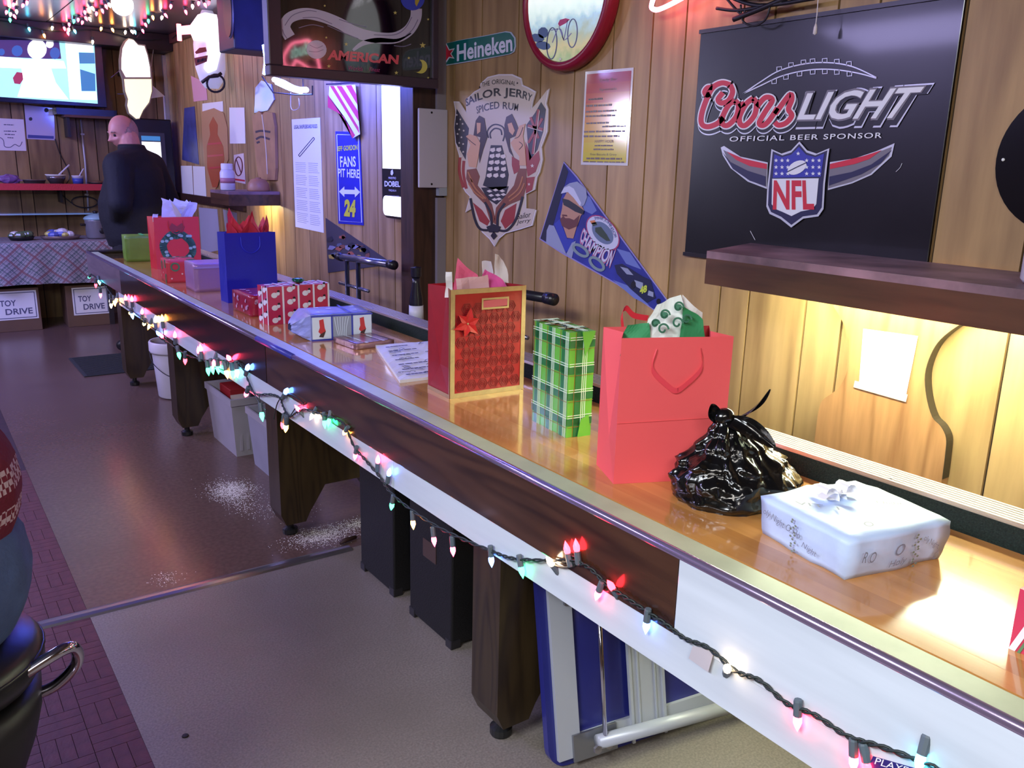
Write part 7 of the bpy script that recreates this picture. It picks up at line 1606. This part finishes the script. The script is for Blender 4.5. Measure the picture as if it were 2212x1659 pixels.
# seated customer at the left edge
J2 = [('pelvis', (0, 0, .815), .15, None), ('waist', (.0, 0, .95), (.14, .15), 'pelvis'), ('chest', (.07, 0, 1.13), (.12, .13), 'waist'), ('upper', (.19, 0, 1.27), (.095, .09), 'chest'), ('neck', (.24, 0, 1.36), .05, 'upper'), ('nape', (.27, 0, 1.42), .05, 'neck')]
for s, sg in (('l', 1), ('r', -1)):
    J2 += [('shoulder_'+s, (.19, sg*.16, 1.24), .065, 'upper'), ('elbow_'+s, (.32, sg*.22, 1.02), .045, 'shoulder_'+s), ('wrist_'+s, (.52, sg*.14, 1.02), .03, 'elbow_'+s), ('hip_'+s, (.06, sg*.09, .785), .095, 'pelvis'), ('knee_'+s, (.43, sg*.13, .77), .07, 'hip_'+s), ('ankle_'+s, (.38, sg*.12, .37), .045, 'knee_'+s), ('toe_'+s, (.52, sg*.13, .31), .034, 'ankle_'+s)]
hm2 = Matrix.Translation((.31, 0, 1.47)) @ Matrix.Rotation(math.radians(10), 4, 'Y')
def knit():
    m, nt, b = new_mat('red_patterned_knit'); N = nt.nodes.new; L = nt.links.new
    tc = N('ShaderNodeTexCoord'); sp = N('ShaderNodeSeparateXYZ'); L(tc.outputs['Object'], sp.inputs[0])
    ck = N('ShaderNodeTexChecker'); ck.inputs['Scale'].default_value = 110.; L(tc.outputs['Object'], ck.inputs['Vector']); ck.inputs['Color1'].default_value = C(206, 190, 200); ck.inputs['Color2'].default_value = C(120, 34, 56)
    def band(lo, hi):
        a = N('ShaderNodeMath'); a.operation = 'GREATER_THAN'; a.inputs[1].default_value = lo; L(sp.outputs['Z'], a.inputs[0]); b_ = N('ShaderNodeMath'); b_.operation = 'LESS_THAN'; b_.inputs[1].default_value = hi; L(sp.outputs['Z'], b_.inputs[0])
        c = N('ShaderNodeMath'); c.operation = 'MULTIPLY'; L(a.outputs[0], c.inputs[0]); L(b_.outputs[0], c.inputs[1]); return c
    c1 = band(.905, .93); c2 = band(.955, .99); c3 = N('ShaderNodeMath'); c3.operation = 'ADD'; L(c1.outputs[0], c3.inputs[0]); L(c2.outputs[0], c3.inputs[1])
    mx = N('ShaderNodeMix'); mx.data_type = 'RGBA'; mx.inputs['A'].default_value = C(112, 28, 52); L(ck.outputs['Color'], mx.inputs['B']); L(c3.outputs[0], mx.inputs['Factor']); L(mx.outputs['Result'], b.inputs['Base Color']); b.inputs['Roughness'].default_value = .9
    n = N('ShaderNodeTexNoise'); n.inputs['Scale'].default_value = 150.; L(tc.outputs['Object'], n.inputs['Vector']); bp = N('ShaderNodeBump'); bp.inputs['Strength'].default_value = .6; bp.inputs['Distance'].default_value = .004; L(n.outputs['Fac'], bp.inputs['Height']); L(bp.outputs['Normal'], b.inputs['Normal']); return m
SX, SY = -.06, 1.5
t2 = [n_ for n_ in tn if n_ != 'pelvis']
person('customer in red patterned sweater and jeans sitting on the bar stool', (SX, SY, 0), math.radians(180), J2, hm2, (knit(), 'sweater', t2, .028), (M('blue_denim', (70, 92, 138), .85, bump=.4, bscale=160, vary=.15, vscale=30.), '', ['pelvis', 'hip_l', 'knee_l', 'ankle_l', 'hip_r', 'knee_r', 'ankle_r'], .024), M('brown_shoe', (60, 40, 30), .5), M('dark_hair', (50, 36, 30), .6), SKIN2, lambda c: c.z > .045 or c.x < -.01 and c.z > -.07, torso=[(.885, .0, .135, .17), (.95, .0, .138, .172), (1.05, .035, .135, .165), (1.16, .09, .125, .17), (1.26, .17, .1, .15), (1.33, .22, .07, .08)])
# bar stool
t = thing('bar_stool', 'black padded bar stool with chrome tube frame at the left edge', 'bar stool', (-.065, SY, 0))
SEAT = M('black_vinyl_seat', (12, 12, 18), .36)
MB().lathe([(0, .60), (.13, .60), (.165, .625), (.178, .65), (.178, .67), (.165, .69), (.1, .7), (0, .702)], 36).build('seat', SEAT, t, smooth=True)
MB().lathe([(.12, .42), (.15, .5), (.165, .56), (.168, .60), (.15, .605)], 32).build('seat_skirt', M('black_skirt', (16, 15, 18), .5), t, smooth=True)
MB().tube([(.176*math.cos(k*PI/18), .176*math.sin(k*PI/18), .668) for k in range(36)], .004, 6, closed=True).build('piping', SEAT, t, smooth=True)
MB().tube(spline([(.10, -.10, .64), (.19, -.09, .675), (.215, -.07, .66), (.215, -.05, .62), (.18, -.03, .58), (.13, -.02, .57)], 6), .010, 12).build('chrome_loop', CHR, t, smooth=True)
for k in range(4):
    an = PI/4+k*PI/2; c, s_ = math.cos(an), math.sin(an)
    MB().tube([(c*.10, s_*.10, .58), (c*.14, s_*.14, .4), (c*.22, s_*.22, .012)], .013, 12).build('leg', M('dark_chrome', (70, 66, 74), .2, .9), t, smooth=True)
MB().tube([(.19*math.cos(k*PI/14), .19*math.sin(k*PI/14), .24) for k in range(28)], .009, 10, closed=True).build('foot_ring', CHR, t, smooth=True)
MB().tube(spline([(.02, .19, .66), (.05, .215, .75), (.05, .22, .88)], 5), .011, 10).build('arm_post', CHR, t, smooth=True)
MB().tube(spline([(.17, .17, .885), (.12, .215, .90), (.02, .225, .90), (-.12, .22, .89)], 6), [.018]*1+[.024]*17+[.018], 12).build('armrest', SEAT, t, smooth=True)
